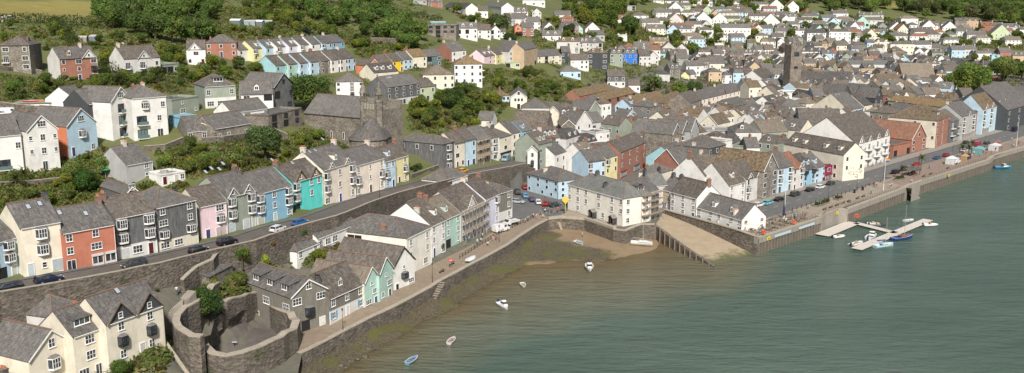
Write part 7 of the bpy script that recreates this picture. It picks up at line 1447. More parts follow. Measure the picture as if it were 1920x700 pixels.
for i, (u, v, c, lb) in enumerate([(1347, 227, WH, 'white car nearest the cream gable in the town car park'), (1345, 218, BLU, 'blue car in the middle of the town car park'), (1333, 221, BLK, 'black car at the left of the town car park'), (1349, 211, WH, 'white car at the back of the town car park'), (1322, 222, DG, 'dark grey car at the left end of the town car park'), (1340, 229, WH, 'second white car in front of the town car park')]):
    D0 = at(u, v, 5.2); put_vehicle('car', (D0.x, D0.y, T1(D0.x, D0.y)+.12), .3, c, lb)
for u, v, lb in [(20, 214, 'white van parked above the stone wall at the far left'), (2, 215, 'second white van at the far left edge')]:
    D0 = hit(u, v+3); put_vehicle('van' if u > 5 else 'car', (D0.x, D0.y, T1(D0.x, D0.y)+.1), .1, WH, lb)
p = hit(1865, 152); put_vehicle('van', (p.x, p.y, T1(p.x, p.y)+.1), .1, RED, 'red and white lorry behind the large bright tree')
# flatbed pickup
p = hit(957, 423); pk = thing('pickup_truck', 'white flatbed pickup truck parked on the cobbles', 'pickup truck', (p.x, p.y, T1(p.x, p.y)+.14), math.radians(46+180))
mb = MB(); loft(mb, [[(x, -w, z0), (x, -w*.95, z1), (x, w*.95, z1), (x, w, z0)] for x, z0, z1, w in ((.5, .4, 1.9, .9), (1.2, .4, 1.95, .92), (1.75, .4, 1.2, .92), (2.6, .45, 1.0, .85))], 'gloss'); mb.build('body', pk, (.62, .62, .6))
mb = MB(); mb.box(-2.9, .45, -1.0, 1.0, .75, .9, 'steel'); mb.box(-2.9, .45, -1.0, -.94, .9, 1.3, 'gloss'); mb.box(-2.9, .45, .94, 1.0, .9, 1.3, 'gloss'); mb.box(-2.9, -2.84, -.93, .93, .9, 1.3, 'gloss'); mb.build('flatbed', pk, (.6, .6, .58))
mb = MB(); loft(mb, [[(1.24, -.8, 1.86), (1.24, .8, 1.86), (1.74, .8, 1.22), (1.74, -.8, 1.22)], [(1.29, -.8, 1.88), (1.29, .8, 1.88), (1.79, .8, 1.24), (1.79, -.8, 1.24)]], 'glass'); mb.build('windscreen', pk)
wm = MB(); wm.tube((0, -.12, 0), (0, .12, 0), .36, 'rubber', 12); wme = wm.mesh('wheel')
for x in (-1.8, 1.7):
    for s_ in (-1, 1): link('wheel', wme, pk, None, (x, s_*.85, .36))
# ------------------------------------------------------------------ boats
def hull(L, W_, h, open_=True, mat='gloss', inner='paint', transom=.8):
    mb = MB(); secs = []; ins = []; n = 9
    for i in range(n):
        t_ = i/(n-1); x = -L/2+L*t_; w = W_/2*(transom+(1-transom)*math.sin(min(1, t_*2.2)*PI/2))*(math.cos(max(0, (t_-.45)/.55)*PI/2)**.75 if t_ > .45 else 1); w = max(w, .03); zt = h*(1+.35*max(0, t_-.4)); kz = -.25*h*(1 if t_ < .8 else 1-(t_-.8)*5)
        secs.append([(x, -w, zt), (x, -w*.92, zt*.45), (x, -w*.45, kz), (x, w*.45, kz), (x, w*.92, zt*.45), (x, w, zt)]); ins.append([(x*.95, -w*.86, zt+.002), (x*.93, -w*.7, h*.35), (x*.93, w*.7, h*.35), (x*.95, w*.86, zt+.002)])
    k = mb.mi(mat)
    def skin(S, flip, mt):
        k = mb.mi(mt); b0 = len(mb.v); m_ = len(S[0])
        for s_ in S: mb.v += s_
        for i in range(len(S)-1):
            for j in range(m_-1): a = b0+i*m_+j; q = (a, a+1, a+m_+1, a+m_); mb.f.append(q if not flip else q[::-1]); mb.m.append(k)
    skin(secs, True, mat); mb.face(secs[0], mat)
    if open_:
        skin(ins, False, inner); mb.face(ins[0][::-1], inner)
        for i in range(n-1):
            for s_ in (0, -1): mb.face([secs[i][s_], secs[i+1][s_], ins[i+1][s_], ins[i][s_]], 'frame')
        mb.face([secs[0][0], ins[0][0], ins[0][-1], secs[0][-1]], 'frame')
    else:
        for i in range(n-1): mb.face([secs[i][0], secs[i+1][0], secs[i+1][-1], secs[i][-1]], 'frame')
    return mb
def boat(u, v, z, rz, L, W_, kind, col, label, hcol=None, mast=0, cover=None, tilt=0):
    p = at(u, v, z); root = thing({'row': 'rowing_boat', 'motor': 'motor_boat', 'sail': 'sailing_boat', 'rib': 'inflatable_boat'}[kind], label, {'row': 'rowing boat', 'motor': 'motor boat', 'sail': 'sailing boat', 'rib': 'inflatable boat'}[kind], (p.x, p.y, z-.08), math.radians(rz)); root.rotation_euler = (math.radians(tilt), 0, math.radians(rz))
    h = L*.13
    if kind == 'rib':
        mb = MB(); pts = [(-L/2, -W_*.38), (L*.2, -W_*.38), (L*.42, -W_*.18), (L/2, 0), (L*.42, W_*.18), (L*.2, W_*.38), (-L/2, W_*.38)]
        for a, b_ in zip(pts[:-1], pts[1:]): mb.tube((*a, .35), (*b_, .35), .26, 'gloss', 8)
        mb.build('tube', root, col); mb = MB(); mb.box(-L*.48, L*.3, -W_*.33, W_*.33, .08, .2, 'paint'); mb.build('deck', root, (.4, .38, .33)); mb = MB(); mb.box(-.2, .5, -.35, .35, .2, .95, 'paint'); mb.build('console', root, hcol or (.5, .4, .25)); mb = MB(); mb.box(-L/2-.35, -L/2+.05, -.2, .2, .1, .95, 'gloss'); mb.build('outboard_motor', root, (.03, .03, .03)); return root
    hull(L, W_, h, True).build('hull', root, col)
    mb = MB()
    for x in (-L*.3, -.02*L, L*.2): mb.box(x-.14, x+.14, -W_*.36, W_*.36, h*.72, h*.8, 'wood')
    if kind == 'row': mb.build('thwart', root)
    if kind == 'motor': mb = MB(); loft(mb, [[(-L*.02, -W_*.33, h*.9), (L*.34, -W_*.2, h*1.05), (L*.34, W_*.2, h*1.05), (-L*.02, W_*.33, h*.9)], [(0, -W_*.3, h+1.0), (L*.16, -W_*.24, h+1.0), (L*.16, W_*.24, h+1.0), (0, W_*.3, h+1.0)]], 'frame'); mb.build('cabin', root); g = MB(); loft(g, [[(-L*.025, -W_*.34, h+.45), (L*.29, -W_*.24, h+.45), (L*.29, W_*.24, h+.45), (-L*.025, W_*.34, h+.45)], [(-L*.012, -W_*.31, h+.85), (L*.215, -W_*.25, h+.85), (L*.215, W_*.25, h+.85), (-L*.012, W_*.31, h+.85)]], 'glass'); g.build('windows', root); mb = MB(); mb.box(-L/2-.3, -L/2+.1, -.2, .2, .1, h+.5, 'gloss'); mb.build('outboard_motor', root, (.03, .05, .12))
    if kind == 'sail':
        mb = MB(); loft(mb, [[(-L*.12, -W_*.28, h*.98), (L*.3, -W_*.14, h*1.1), (L*.3, W_*.14, h*1.1), (-L*.12, W_*.28, h*.98)], [(-L*.1, -W_*.24, h+.42), (L*.24, -W_*.1, h+.4), (L*.24, W_*.1, h+.4), (-L*.1, W_*.24, h+.42)]], 'gloss'); mb.build('cabin', root, hcol or (.6, .6, .58))
    if mast:
        mb = MB(); mb.tube((L*.08, 0, h*.5), (L*.08, 0, mast), .075, 'mast', 6, .05); mb.tube((L*.08, 0, h+1.0), (-L*.38, 0, h+1.1), .06, 'mast', 6)
        for q in ((L*.48, 0, h*1.2), (-L*.48, 0, h), (L*.05, W_*.45, h), (L*.05, -W_*.45, h)): mb.tube((L*.08, 0, mast-.2), q, .014, 'steel', 3)
        mb.build('mast', root)
    if cover: mb = MB(); mb.tube((L*.05, 0, h+1.18), (-L*.37, 0, h+1.25), .16, 'gloss', 8); mb.build('sail_cover', root, cover)
    return root
M['mast'] = m_simple('mast_spar', (.42, .38, .32), .4)
boat(773, 677, .1, 65, 3.9, 1.5, 'row', (.12, .28, .42), 'small blue and white rowing boat nearest the bottom of the picture'); boat(847, 640, .1, 75, 3.6, 1.4, 'row', (.55, .45, .42), 'small pale pink rowing boat in the shallows'); boat(943, 575, .1, -62, 4.6, 1.8, 'motor', (.60, .62, .65), 'white cabin boat with blue trim moored in the cove'); boat(981, 536, .1, -80, 3.4, 1.4, 'row', (.62, .60, .52), 'small cream dinghy moored off the weedy beach')
boat(1105, 504, .1, -92, 5.6, 2.2, 'motor', (.62, .62, .62), 'largest white motor boat lying at the edge of the beach'); boat(1086, 457, .85, -60, 4.2, 1.6, 'row', (.42, .48, .50), 'pale grey dinghy aground on the sand', tilt=10); boat(1203, 458, .75, -12, 6.0, 2.1, 'sail', (.62, .60, .55), 'white yacht aground on the sand below the scaffolding', mast=7, tilt=9)
boat(1572, 445, .05, 25, 4.3, 1.9, 'rib', (.62, .62, .62), 'white dinghy at the left end of the pontoon'); boat(1634, 446, .05, 52, 6.4, 2.4, 'motor', (.62, .62, .62), 'white motor boat with wheelhouse on the pontoon'); boat(1606, 458, .05, 40, 5.6, 2.1, 'rib', (.55, .55, .54), 'grey inflatable boat with tan seats on the pontoon'); boat(1657, 463, .05, 22, 6.6, 2.4, 'sail', (.45, .58, .64), 'pale blue sailing boat with blue sail cover', mast=8.5, cover=(.02, .06, .3), hcol=(.4, .55, .6))
boat(1692, 449, .05, 25, 7.8, 2.5, 'sail', (.02, .06, .20), 'navy blue sailing boat with brown deck and tan mast', mast=10, hcol=(.22, .10, .06)); boat(1744, 423, .05, 8, 4.6, 2.0, 'rib', (.6, .6, .6), 'pale inflatable boat at the outer tip of the pontoon'); boat(1704, 415, .05, 25, 4.0, 1.7, 'row', (.6, .6, .6), 'small white boat moored behind the pontoon tip'); boat(1645, 423, .05, -8, 4.6, 1.8, 'rib', (.05, .05, .06), 'black inflatable boat inside the pontoon loop'); boat(1636, 421, .05, -8, 3.6, 1.6, 'rib', (.4, .4, .42), 'light grey inflatable boat beside the black one')
boat(1880, 316, .05, 5, 7.0, 2.4, 'motor', (.03, .17, .32), 'bright blue fishing boat below the far embankment wall')
p = hit(884, 492); o = hull(4.2, 1.6, .5).build('upturned_boat', None, (.62, .62, .62)); o.location = (p.x, p.y, 5.0); o.rotation_euler = (PI, 0, math.radians(62)); tag(o, 'white boat lying upside down on the quay edge', 'rowing boat')
# pontoon
def pontoon(pts, w, label):
    L = [at(u, v, .45) for u, v in pts]; root = thing('pontoon', label, 'pontoon', (0, 0, 0))
    for i, (a, b_) in enumerate(zip(L[:-1], L[1:])):
        d = (b_-a).normalized(); nn = Vector((-d.y, d.x, 0))*w/2; mb = MB(); dz = .004*i; a2, b2 = a, b_
        q = [a2-nn, b2-nn, b2+nn, a2+nn]; mb.slab([Vector((p.x, p.y, .5+dz)) for p in q], .12, 'deck'); mb.build('deck', root)
        mb = MB(); k = int((b2-a2).length/3)
        for j in range(k): c = a2+d*(j*3+.4); q = [c-nn*.9, c+d*2.2-nn*.9, c+d*2.2+nn*.9, c+nn*.9]; mb.slab([Vector((p.x, p.y, .36)) for p in q], .6, 'rubber')
        mb.build('float', root)
    return root
M['deck'] = m_surf('pontoon_decking', (.50, .45, .39), (.58, .53, .46), (.4, .36, .3), .8)
pontoon([(1541, 441), (1600, 417)], 4.2, 'left deck of the floating pontoon by the embankment wall'); pontoon([(1604, 418), (1680, 437)], 2.6, 'narrow linking deck of the floating pontoon'); pontoon([(1606, 467), (1740, 412)], 3.0, 'long outer deck of the floating pontoon with moored boats')
for u, v, lb in [(1609, 405, 'round red-orange lifebuoy on a post at the pontoon corner'), (1408, 437, 'red-orange lifebuoy on the railing below the cafe terrace'), (1476, 424, 'red-orange lifebuoy on the railing near the cafe end')]:
    if u == 1609: p = at(1606, 418, .5); z0 = .5; hh = 2.2
    else: p = emp(3.5 if u == 1408 else 20, .35, 0); z0 = 4.6; hh = 1.1
    root = thing('lifebuoy', lb, 'lifebuoy', (p.x, p.y, z0)); mb = MB(); mb.tube((0, 0, 0), (0, 0, hh), .06, 'dark', 5); mb.build('post', root)
    me = bpy.data.meshes.new('ring'); bm = bmesh.new(); 
    for i in range(14):
        a0, a1 = 2*PI*i/14, 2*PI*(i+1)/14
        for j in range(6):
            b0, b1 = 2*PI*j/6, 2*PI*(j+1)/6; P_ = lambda a, b_: (math.cos(a)*(.45+.14*math.cos(b_)), .14*math.sin(b_)-.1, hh+math.sin(a)*(.45+.14*math.cos(b_))); bm.faces.new([bm.verts.new(P_(a0, b0)), bm.verts.new(P_(a1, b0)), bm.verts.new(P_(a1, b1)), bm.verts.new(P_(a0, b1))])
    bm.to_mesh(me); bm.free(); me.materials.append(M['gloss']); link('ring', me, root, (.75, .08, .02))
# ------------------------------------------------------------------ people
def person(p, where, sit=None, rnd=R, idx=None):
    ch_ = [q for q in PM if q[2] == bool(sit)]; me, cn, _ = ch_[idx % len(ch_)] if idx is not None else rnd.choice(ch_); o = link('person', me, None, None, (p.x, p.y, p.z), rnd.uniform(0, 6.28)); s_ = rnd.uniform(.95, 1.06); o.scale = (s_, s_, s_); tag(o, f'person in {cn} top {"sitting" if sit else "standing"} {where}', 'person', f'people {where}'); return o
p = hit(332, 556); p.z = T1(p.x, p.y)+.3; person(p, 'on the winding steps above the bastion', idx=3)
for i, (u, v) in enumerate([(1000, 408), (1006, 412), (1013, 405), (1018, 410), (1024, 404), (1030, 409), (1040, 402), (1046, 400), (1034, 401), (1060, 402), (990, 416), (985, 420), (1022, 399), (1028, 398)]): p = hit(u, v); p.z = T1(p.x, p.y)+.13; person(p, 'near the yellow diamond post', i % 3 == 0, idx=i)
for i, (u, v) in enumerate([(905, 446), (912, 441), (890, 466), (895, 461), (902, 455), (880, 455), (872, 462), (930, 452), (915, 462), (925, 455)]): p = hit(u, v); p.z = T1(p.x, p.y)+.14; person(p, 'outside the scaffolded quay house', i % 2 == 0, idx=i)
p = at(1092, 446, .8); person(p, 'on the sandy beach', idx=3)
for i in range(26):
    t_, s_ = R.uniform(1, 34), R.uniform(2, 9); p = emp(t_, s_, .18); person(p, 'among the cafe tables', i % 3 != 0, idx=i)
for i in range(30): p = emp(R.uniform(38, 190), R.uniform(1.5, 9), .2); person(p, 'on the embankment promenade', i % 4 == 0, idx=i)
for i in range(18): p = emp(R.uniform(160, 230), R.uniform(1.5, 9), .2); person(p, 'by the far promenade kiosks', False, idx=i)
# ------------------------------------------------------------------ street furniture
def lamp(p, h, label, old=False):
    root = thing('street_lamp', label, 'street lamp', tuple(p)); mb = MB(); mb.tube((0, 0, 0), (0, 0, h*.25), .09, 'dark', 6, .06); mb.tube((0, 0, h*.25), (0, 0, h), .05, 'dark', 6, .035); mb.build('post', root)
    if old: mb = MB(); mb.cyl(0, 0, h, h+.45, .1, .2, 'gglass', 6); mb.cyl(0, 0, h+.45, h+.65, .24, .03, 'dark', 6); mb.build('lantern', root)
    else: mb = MB(); mb.tube((0, 0, h), (.7, 0, h+.25), .035, 'dark', 4); mb.box(.45, 1.05, -.12, .12, h+.18, h+.3, 'steel'); mb.build('lamp_head', root)
    return root
for u, v, lb, old in [(643, 621, 'black lantern lamp post on the quay below the slate hung house', True), (811, 531, 'black lamp post on the quay near the landing slip', True), (936, 455, 'slim lamp post on the quay beside the white van', True), (1021, 399, 'lamp post at the edge of the cobbled car park', True)]: p = hit(u, v); p.z = T1(p.x, p.y)+.1; lamp(p, 4.0, lb, old)
p = hit(417, 470); lamp((p.x, p.y, road_z(p.x, p.y)), 5, 'grey lamp post by the road wall below the pink house'); p = hit(712, 372); lamp((p.x, p.y, road_z(p.x, p.y)), 6, 'slim lamp post by the road wall below the peach houses')
for t_, lb in [(12, 'promenade lamp beside the blue parasol'), (30, 'promenade lamp at the cafe end'), (58, 'promenade lamp beside the long planter'), (78, 'promenade lamp near the rainbow flag'), (98, 'promenade lamp above the stone steps'), (128, 'promenade lamp near the timber shelter'), (160, 'promenade lamp near the white kiosk'), (195, 'promenade lamp at the far right')]: lamp(emp(t_, 9.4, .2), 6.0, 'tall black '+lb)
def flagpole(p, h, label, flag=None, cols=None):
    root = thing('flagpole', label, 'flagpole', tuple(p)); mb = MB(); mb.tube((0, 0, 0), (0, 0, h), .09, 'frame', 6, .04); mb.build('pole', root)
    if cols:
        n = len(cols)
        for i, c in enumerate(cols):
            mb = MB(); z1 = h-.1-i*.22; mb.box(.05, 1.3, -.02+.01*i, .02+.01*i, z1-.22, z1, 'paint'); mb.build('flag_stripe', root, c)
flagpole(emp(26.8, 7.2, .2), 12.5, 'tall white flagpole above the cafe terrace'); flagpole(emp(84, 3.0, .2), 11, 'white pole flying a rainbow flag on the promenade', True, [(.6, .02, .02), (.7, .25, .01), (.7, .55, .02), (.03, .3, .06), (.02, .06, .4), (.2, .02, .3)])
p = at(1838, 175, 5); flagpole((p.x, p.y, 5), 22, 'very tall white pole behind the pale timbered block'); p = at(1867, 150, 5); flagpole((p.x, p.y, 5), 20, 'second tall white pole beside the grey warehouse roof'); flagpole(emp(214, 3, .2), 12, 'white flagpole on the far promenade'); 
def parasol(p, h, label):
    root = thing('parasol', label, 'parasol', tuple(p)); mb = MB(); mb.tube((0, 0, 0), (0, 0, h), .05, 'frame', 6); mb.cyl(0, 0, 0, .12, .4, .4, 'lead', 10); mb.build('pole', root); mb = MB()
    mb.cyl(0, 0, .9, 1.6, .42, .38, 'paint', 10, False); mb.cyl(0, 0, 1.6, h, .38, .08, 'paint', 10); mb.build('folded_canopy', root, (.015, .025, .09))
parasol(emp(9.6, 6.6, .18), 4.6, 'closed navy parasol nearest the green hedge'); parasol(emp(25.4, 6.6, .18), 4.6, 'closed navy parasol in front of the grey fenced cafe area')
def picnic(p, rz, label):
    root = thing('picnic_table', label, 'table', tuple(p), rz, 'cafe tables on the terrace'); mb = MB(); mb.box(-.9, .9, -.38, .38, .7, .76, 'wood'); mb.build('table_top', root)
    for s_ in (-1, 1): mb = MB(); mb.box(-.9, .9, s_*.75-.14, s_*.75+.14, .42, .47, 'wood'); mb.build('bench', root); mb = MB(); mb.tube((s_*.65, -.7, 0), (s_*.65, .1, .7), .05, 'wood', 4); mb.tube((s_*.65, .7, 0), (s_*.65, -.1, .7), .05, 'wood', 4); mb.build('leg', root)
    remember(root); return root
pt0 = None
for i in range(22):
    t_, s_ = 1.5+(i % 8)*3.9+R.uniform(-.5, .5), 2.4+(i//8)*2.4+R.uniform(-.3, .3)
    if t_ > 33: continue
    if pt0 is None: pt0 = picnic(emp(t_, s_, .18), R.uniform(0, 3), 'brown wooden cafe table with attached benches on the terrace')
    else: dup(pt0, emp(t_, s_, .18), R.uniform(0, 3))
def bench(p, rz, label):
    root = thing('bench', label, 'bench', tuple(p), rz, 'benches on the promenade'); mb = MB(); mb.box(-.9, .9, -.25, .25, .42, .47, 'wood'); mb.build('seat', root); mb = MB(); mb.box(-.9, .9, .24, .29, .5, .9, 'wood'); mb.build('backrest', root)
    for s_ in (-1, 1): mb = MB(); mb.box(s_*.75-.04, s_*.75+.04, -.22, .22, 0, .42, 'dark'); mb.build('leg', root)
    remember(root); return root
bn = bench(emp(44, 3.4, .18), HE+PI, 'brown wooden bench on the promenade facing the river')
for t_ in (48, 52, 56, 60, 66, 70, 118, 124, 140): dup(bn, emp(t_, 3.4, .2), HE+PI)
# quay bench and black railing with seats
for (u, v) in ((828, 512), (847, 498)): p = hit(u, v); dup(bn, (p.x, p.y, T1(p.x, p.y)+.14), math.radians(62+180), 'grey bench on the cobbled quay')
def railing(pts, label, h=1.1, gap=1.6, rails=2, mat='dark'):
    mb = MB(); L = dens(pts, gap)
    for a, b_ in zip(L[:-1], L[1:]):
        mb.tube(a, a+Vector((0, 0, h)), .035, mat, 4)
        for k in range(rails): z = h*(1-k/rails); mb.tube(a+Vector((0, 0, z)), b_+Vector((0, 0, z)), .022, mat, 4)
    o = mb.build('railing'); tag(o, label, 'railing'); return o
railing([emp(0, .5, .2), emp(34, .3, .2)], 'thin railing along the edge of the cafe terrace'); railing([emp(52, .5, .2), emp(92, .5, .2)], 'thin railing along the promenade above the moored boats'); railing([EMB[i]+Vector((.2, .5, .2)) for i in (1, 2, 3, 4)], 'railing round the recess above the pontoon'); railing([emp(110, .7, .2), emp(172, .3, .2)], 'long railing right of the stone steps', gap=2.4)
# stone bench blocks / black post and chain along the quay
L = offset([hit(u, v) for u, v in [(862, 486), (905, 459), (945, 436), (1005, 408)]], 0)
mb = MB()
for a, b_ in zip(L[:-1], L[1:]):
    k = int((b_-a).length/1.6)
    for j in range(k): c = a+(b_-a)*j/k; z = T1(c.x, c.y)+.1; e = a+(b_-a)*(j+1)/k; mb.tube((c.x, c.y, z), (c.x, c.y, z+1.0), .07, 'dark', 5); mb.tube((c.x, c.y, z+.95), (e.x, e.y, z+.95), .05, 'dark', 4); mb.tube((c.x, c.y, z+.5), (e.x, e.y, z+.5), .03, 'dark', 4)
tag(mb.build('railing'), 'black post and rail fence along the cobbled quay', 'railing')
# yellow diamond post
p = hit(1060, 402); root = thing('diamond_beacon', 'yellow diamond shaped navigation board on a yellow post', 'beacon', (p.x, p.y, T1(p.x, p.y)+.1), math.radians(10)); mb = MB(); mb.tube((0, 0, 0), (0, 0, 3.2), .12, 'gloss', 6); mb.build('post', root, (.55, .38, .05)); mb = MB(); q = [(0, -.1, 3.0), (1.15, -.1, 4.35), (0, -.1, 5.7), (-1.15, -.1, 4.35)]; mb.slab(q, .08, 'gloss'); mb.face([(x, y-.005, z) for x, y, z in q], 'gloss'); mb.face([(x, y+.1, z) for x, y, z in q[::-1]], 'gloss'); mb.build('board', root, (.62, .45, .08))
# yellow notices and white banners on the embankment wall
for i, (t_, lb) in enumerate([(5.5, 'yellow notice at the left end of the embankment wall'), (47, 'yellow notice in the recess beside the pontoon'), (63, 'yellow notice above the moored boats'), (53, 'yellow notice above the pontoon corner'), (132, 'yellow notice right of the stone steps'), (172, 'yellow notice near the blue boat')]):
    p = emp(t_, -.1 if i not in (1,) else 1.0-.15, 0); o = thing('notice_board', lb, 'sign', (p.x, p.y, 3.6), HE); mb = MB(); mb.box(-.75, .75, -.12, 0, -.4, .5, 'gloss'); mb.build('panel', o, (.75, .6, .02)); mb = MB(); mb.box(-.5, .5, -.13, -.115, .15, .25, 'dark'); mb.box(-.5, .5, -.13, -.115, -.05, .05, 'dark'); mb.box(-.5, .3, -.13, -.115, -.25, -.15, 'dark'); mb.build('lettering', o)
for t_, lb in [(12.5, 'long white banner at the left of the embankment wall'), (25.5, 'long white banner further right on the embankment wall')]:
    p = emp(t_, -.1-.7*t_/34, 0); o = thing('banner', lb, 'banner', (p.x, p.y, 3.7), HE-.02); mb = MB(); mb.box(-4.3, 4.3, -.14, -.06, -.35, .35, 'gloss'); mb.build('cloth', o, (.45, .55, .62))
# planters with shrubs, timber shelter, kiosks, bins
def planter(t_, s_, L_, label, palm=False):
    p = emp(t_, s_, .18); root = thing('planter', label, 'planter', tuple(p), HE); mb = MB(); mb.box(-L_/2, L_/2, -1.0, 1.0, 0, .5, 'stone'); mb.box(-L_/2+.15, L_/2-.15, -.85, .85, .5, .52, 'bark'); mb.build('kerb', root, (.35, .32, .27))
    for i in range(int(L_/1.1)): q = emp(t_-L_/2+.8+i*1.1, s_+R.uniform(-.3, .3), .6); bush(Vector((q.x, q.y, q.z)), R.uniform(.7, 1.1), 'green shrub in the promenade planter', 'shrubs in the promenade planters', R.choice([(.05, .09, .02), (.10, .13, .03)]))
planter(50, 7.6, 8, 'long stone planter with shrubs on the promenade'); planter(61, 7.4, 3.5, 'small round shrub planter on the promenade'); planter(107, 7.5, 6, 'planter with palms beside the red car'); 
def palm_mesh(seed):
    r = random.Random(seed); V, Fc, Tn = [], [], []
    for i in range(46):
        a = r.uniform(0, 6.28); el = r.uniform(-.5, 1.3); L_ = r.uniform(.8, 1.1); d = Vector((math.cos(a)*math.cos(el), math.sin(a)*math.cos(el), math.sin(el))); side = Vector((-math.sin(a), math.cos(a), 0)); t_ = r.uniform(.7, 1.3); pp = Vector((0, 0, 0))
        for j in range(4):
            w0, w1 = .05*(1-j/4)+.02, .05*(1-(j+1)/4)+.01; d2 = (d+Vector((0, 0, -.28*j))).normalized(); nx = pp+d2*L_/4; k = len(V); V += [tuple(pp-side*w0), tuple(pp+side*w0), tuple(nx+side*w1), tuple(nx-side*w1)]; Fc.append((k, k+1, k+2, k+3)); Tn += [(t_, t_, t_)]*4; pp = nx
    return leafmesh('crown', V, Fc, Tn)
PALM = [palm_mesh(i) for i in range(3)]
def palm(p, r_, h, label):
    root = thing('palm_tree', label, 'palm tree', tuple(p)); mb = MB(); mb.tube((0, 0, 0), (.1, 0, h), .16, 'bark', 7, .11); mb.build('trunk', root); c = link('crown', R.choice(PALM), root, (.09, .11, .03), (.1, 0, h)); c.scale = (r_, r_, r_)
palm(emp(109, 7.6, .6), 2.0, 3.4, 'palm in the planter beside the red car'); palm(emp(128, 8.6, .2), 2.4, 5.0, 'tall palm above the timber shelter'); palm(emp(163, 7.0, .2), 2.6, 5, 'palm nearest the white kiosk tent'); palm(emp(168, 6.2, .2), 2.6, 4.6, 'palm just right of the white kiosk tent'); palm(emp(176, 8.0, .2), 2.4, 5, 'palm at the far end of the promenade')
p = hit(30, 352); palm(p, 3.2, 2.2, 'bushy palm in the garden at the far left'); p = hit(45, 340); palm(p, 2.6, 2, 'second palm in the garden below the white gabled house')
p = emp(118, 7.4, .2); root = thing('shelter', 'timber shelter with dark pitched roof on the promenade', 'shelter', tuple(p), HE); mb = MB()
for x in (-2.6, 0, 2.6):
    for y in (-1.4, 1.4): mb.box(x-.08, x+.08, y-.08, y+.08, 0, 2.4, 'timber')
mb.build('post', root); mb = MB(); mb.slab([(-3.2, -2, 2.35), (3.2, -2, 2.35), (2.2, 0, 3.4), (-2.2, 0, 3.4)], .1, 'roof'); mb.slab([(3.2, 2, 2.35), (-3.2, 2, 2.35), (-2.2, 0, 3.4), (2.2, 0, 3.4)], .1, 'roof'); mb.slab([(3.2, -2, 2.35), (3.2, 2, 2.35), (2.2, 0, 3.4)], .1, 'roof'); mb.slab([(-3.2, 2, 2.35), (-3.2, -2, 2.35), (-2.2, 0, 3.4)], .1, 'roof'); mb.build('roof', root, (.10, .085, .075, 0)); mb = MB(); mb.box(-2.4, 2.4, -.2, .2, .42, .48, 'wood'); mb.box(-2.4, 2.4, -.05, .05, .48, 1.6, 'timber'); mb.build('bench', root)
def tent(t_, s_, w, col, label, name='market_tent'):
    p = emp(t_, s_, .2); root = thing(name, label, 'tent', tuple(p), HE); mb = MB()
    for x in (-w/2, w/2):
        for y in (-w/2, w/2): mb.tube((x, y, 0), (x, y, 2.2), .04, 'steel', 4)
    mb.build('post', root); mb = MB(); a = .1
    for q in ([(-w/2-a, -w/2-a, 2.2), (w/2+a, -w/2-a, 2.2), (0, 0, 3.3)], [(w/2+a, -w/2-a, 2.2), (w/2+a, w/2+a, 2.2), (0, 0, 3.3)], [(w/2+a, w/2+a, 2.2), (-w/2-a, w/2+a, 2.2), (0, 0, 3.3)], [(-w/2-a, w/2+a, 2.2), (-w/2-a, -w/2-a, 2.2), (0, 0, 3.3)]): mb.slab(q, .04, 'paint')
    mb.build('canopy', root, col); mb = MB(); mb.box(-w/2, w/2, w/2-.03, w/2+.03, 0, 2.2, 'paint'); mb.box(-w/2-.03, -w/2+.03, -w/2, w/2-.04, 0, 2.2, 'paint'); mb.build('side_panel', root, col)
tent(151, 6.2, 3.4, (.6, .62, .62), 'pale striped kiosk tent on the promenade'); tent(160, 4.6, 2.4, (.40, .27, .14), 'orange stall beside the pale kiosk tent'); tent(183, 7.4, 4, (.16, .34, .34), 'turquoise stall on the far promenade'); tent(196, 5.6, 4, (.55, .56, .56), 'white stall behind the turquoise one'); tent(206, 8, 2.6, (.26, .12, .11), 'dull red stall at the far right')
for t_, lb in [(80, 'black litter bin near the rainbow flag'), (74, 'black litter bin beside the benches'), (6, 'black litter bin by the hedge')]: p = emp(t_, 8.2, .18); mb = MB(); mb.cyl(0, 0, 0, 1.1, .34, .36, 'dark', 10); mb.cyl(0, 0, 1.1, 1.25, .4, .2, 'dark', 10); o = mb.build('litter_bin'); o.location = p; tag(o, lb, 'litter bin')
bl = MB(); bl.cyl(0, 0, 0, .95, .1, .09, 'dark', 8); bl.cyl(0, 0, .95, 1.08, .12, .05, 'dark', 8); blm = bl.mesh('bollard')
for i in range(22): p = emp(36+i*2.9, 9.7, .18); tag(link('bollard', blm, None, None, tuple(p)), 'black bollard along the promenade kerb', 'bollard', 'bollards along the promenade kerb')
# grey screened cafe area
railing([emp(20, 7.8, .2), emp(33, 7.8, .2), emp(34, 3.8, .2), emp(24, 4.4, .2)], 'grey wind screens round the cafe tables', 1.0, 1.2, 3)
# road sign, porches of the cream terrace, green parasol, blue shed
p = hit(845, 506); root = thing('road_sign', 'round red and white no entry sign on the quay', 'road sign', (p.x, p.y, T1(p.x, p.y)+.1), math.radians(20)); mb = MB(); mb.tube((0, 0, 0), (0, 0, 2.6), .04, 'steel', 5); mb.build('post', root); mb = MB(); mb.tube((0, -.05, 2.3), (0, -.09, 2.3), .42, 'gloss', 14); mb.build('disc', root, (.6, .02, .02)); mb = MB(); mb.box(-.28, .28, -.105, -.092, 2.23, 2.37, 'frame'); mb.build('bar', root)
p = hit(198, 333); root = thing('parasol', 'open green parasol in the terrace garden', 'parasol', (p.x, p.y, p.z)); mb = MB(); mb.tube((0, 0, 0), (0, 0, 2.4), .04, 'frame', 5); mb.build('pole', root); mb = MB(); mb.cyl(0, 0, 2.0, 2.5, 1.6, .05, 'paint', 8); mb.build('canopy', root, (.03, .22, .07))
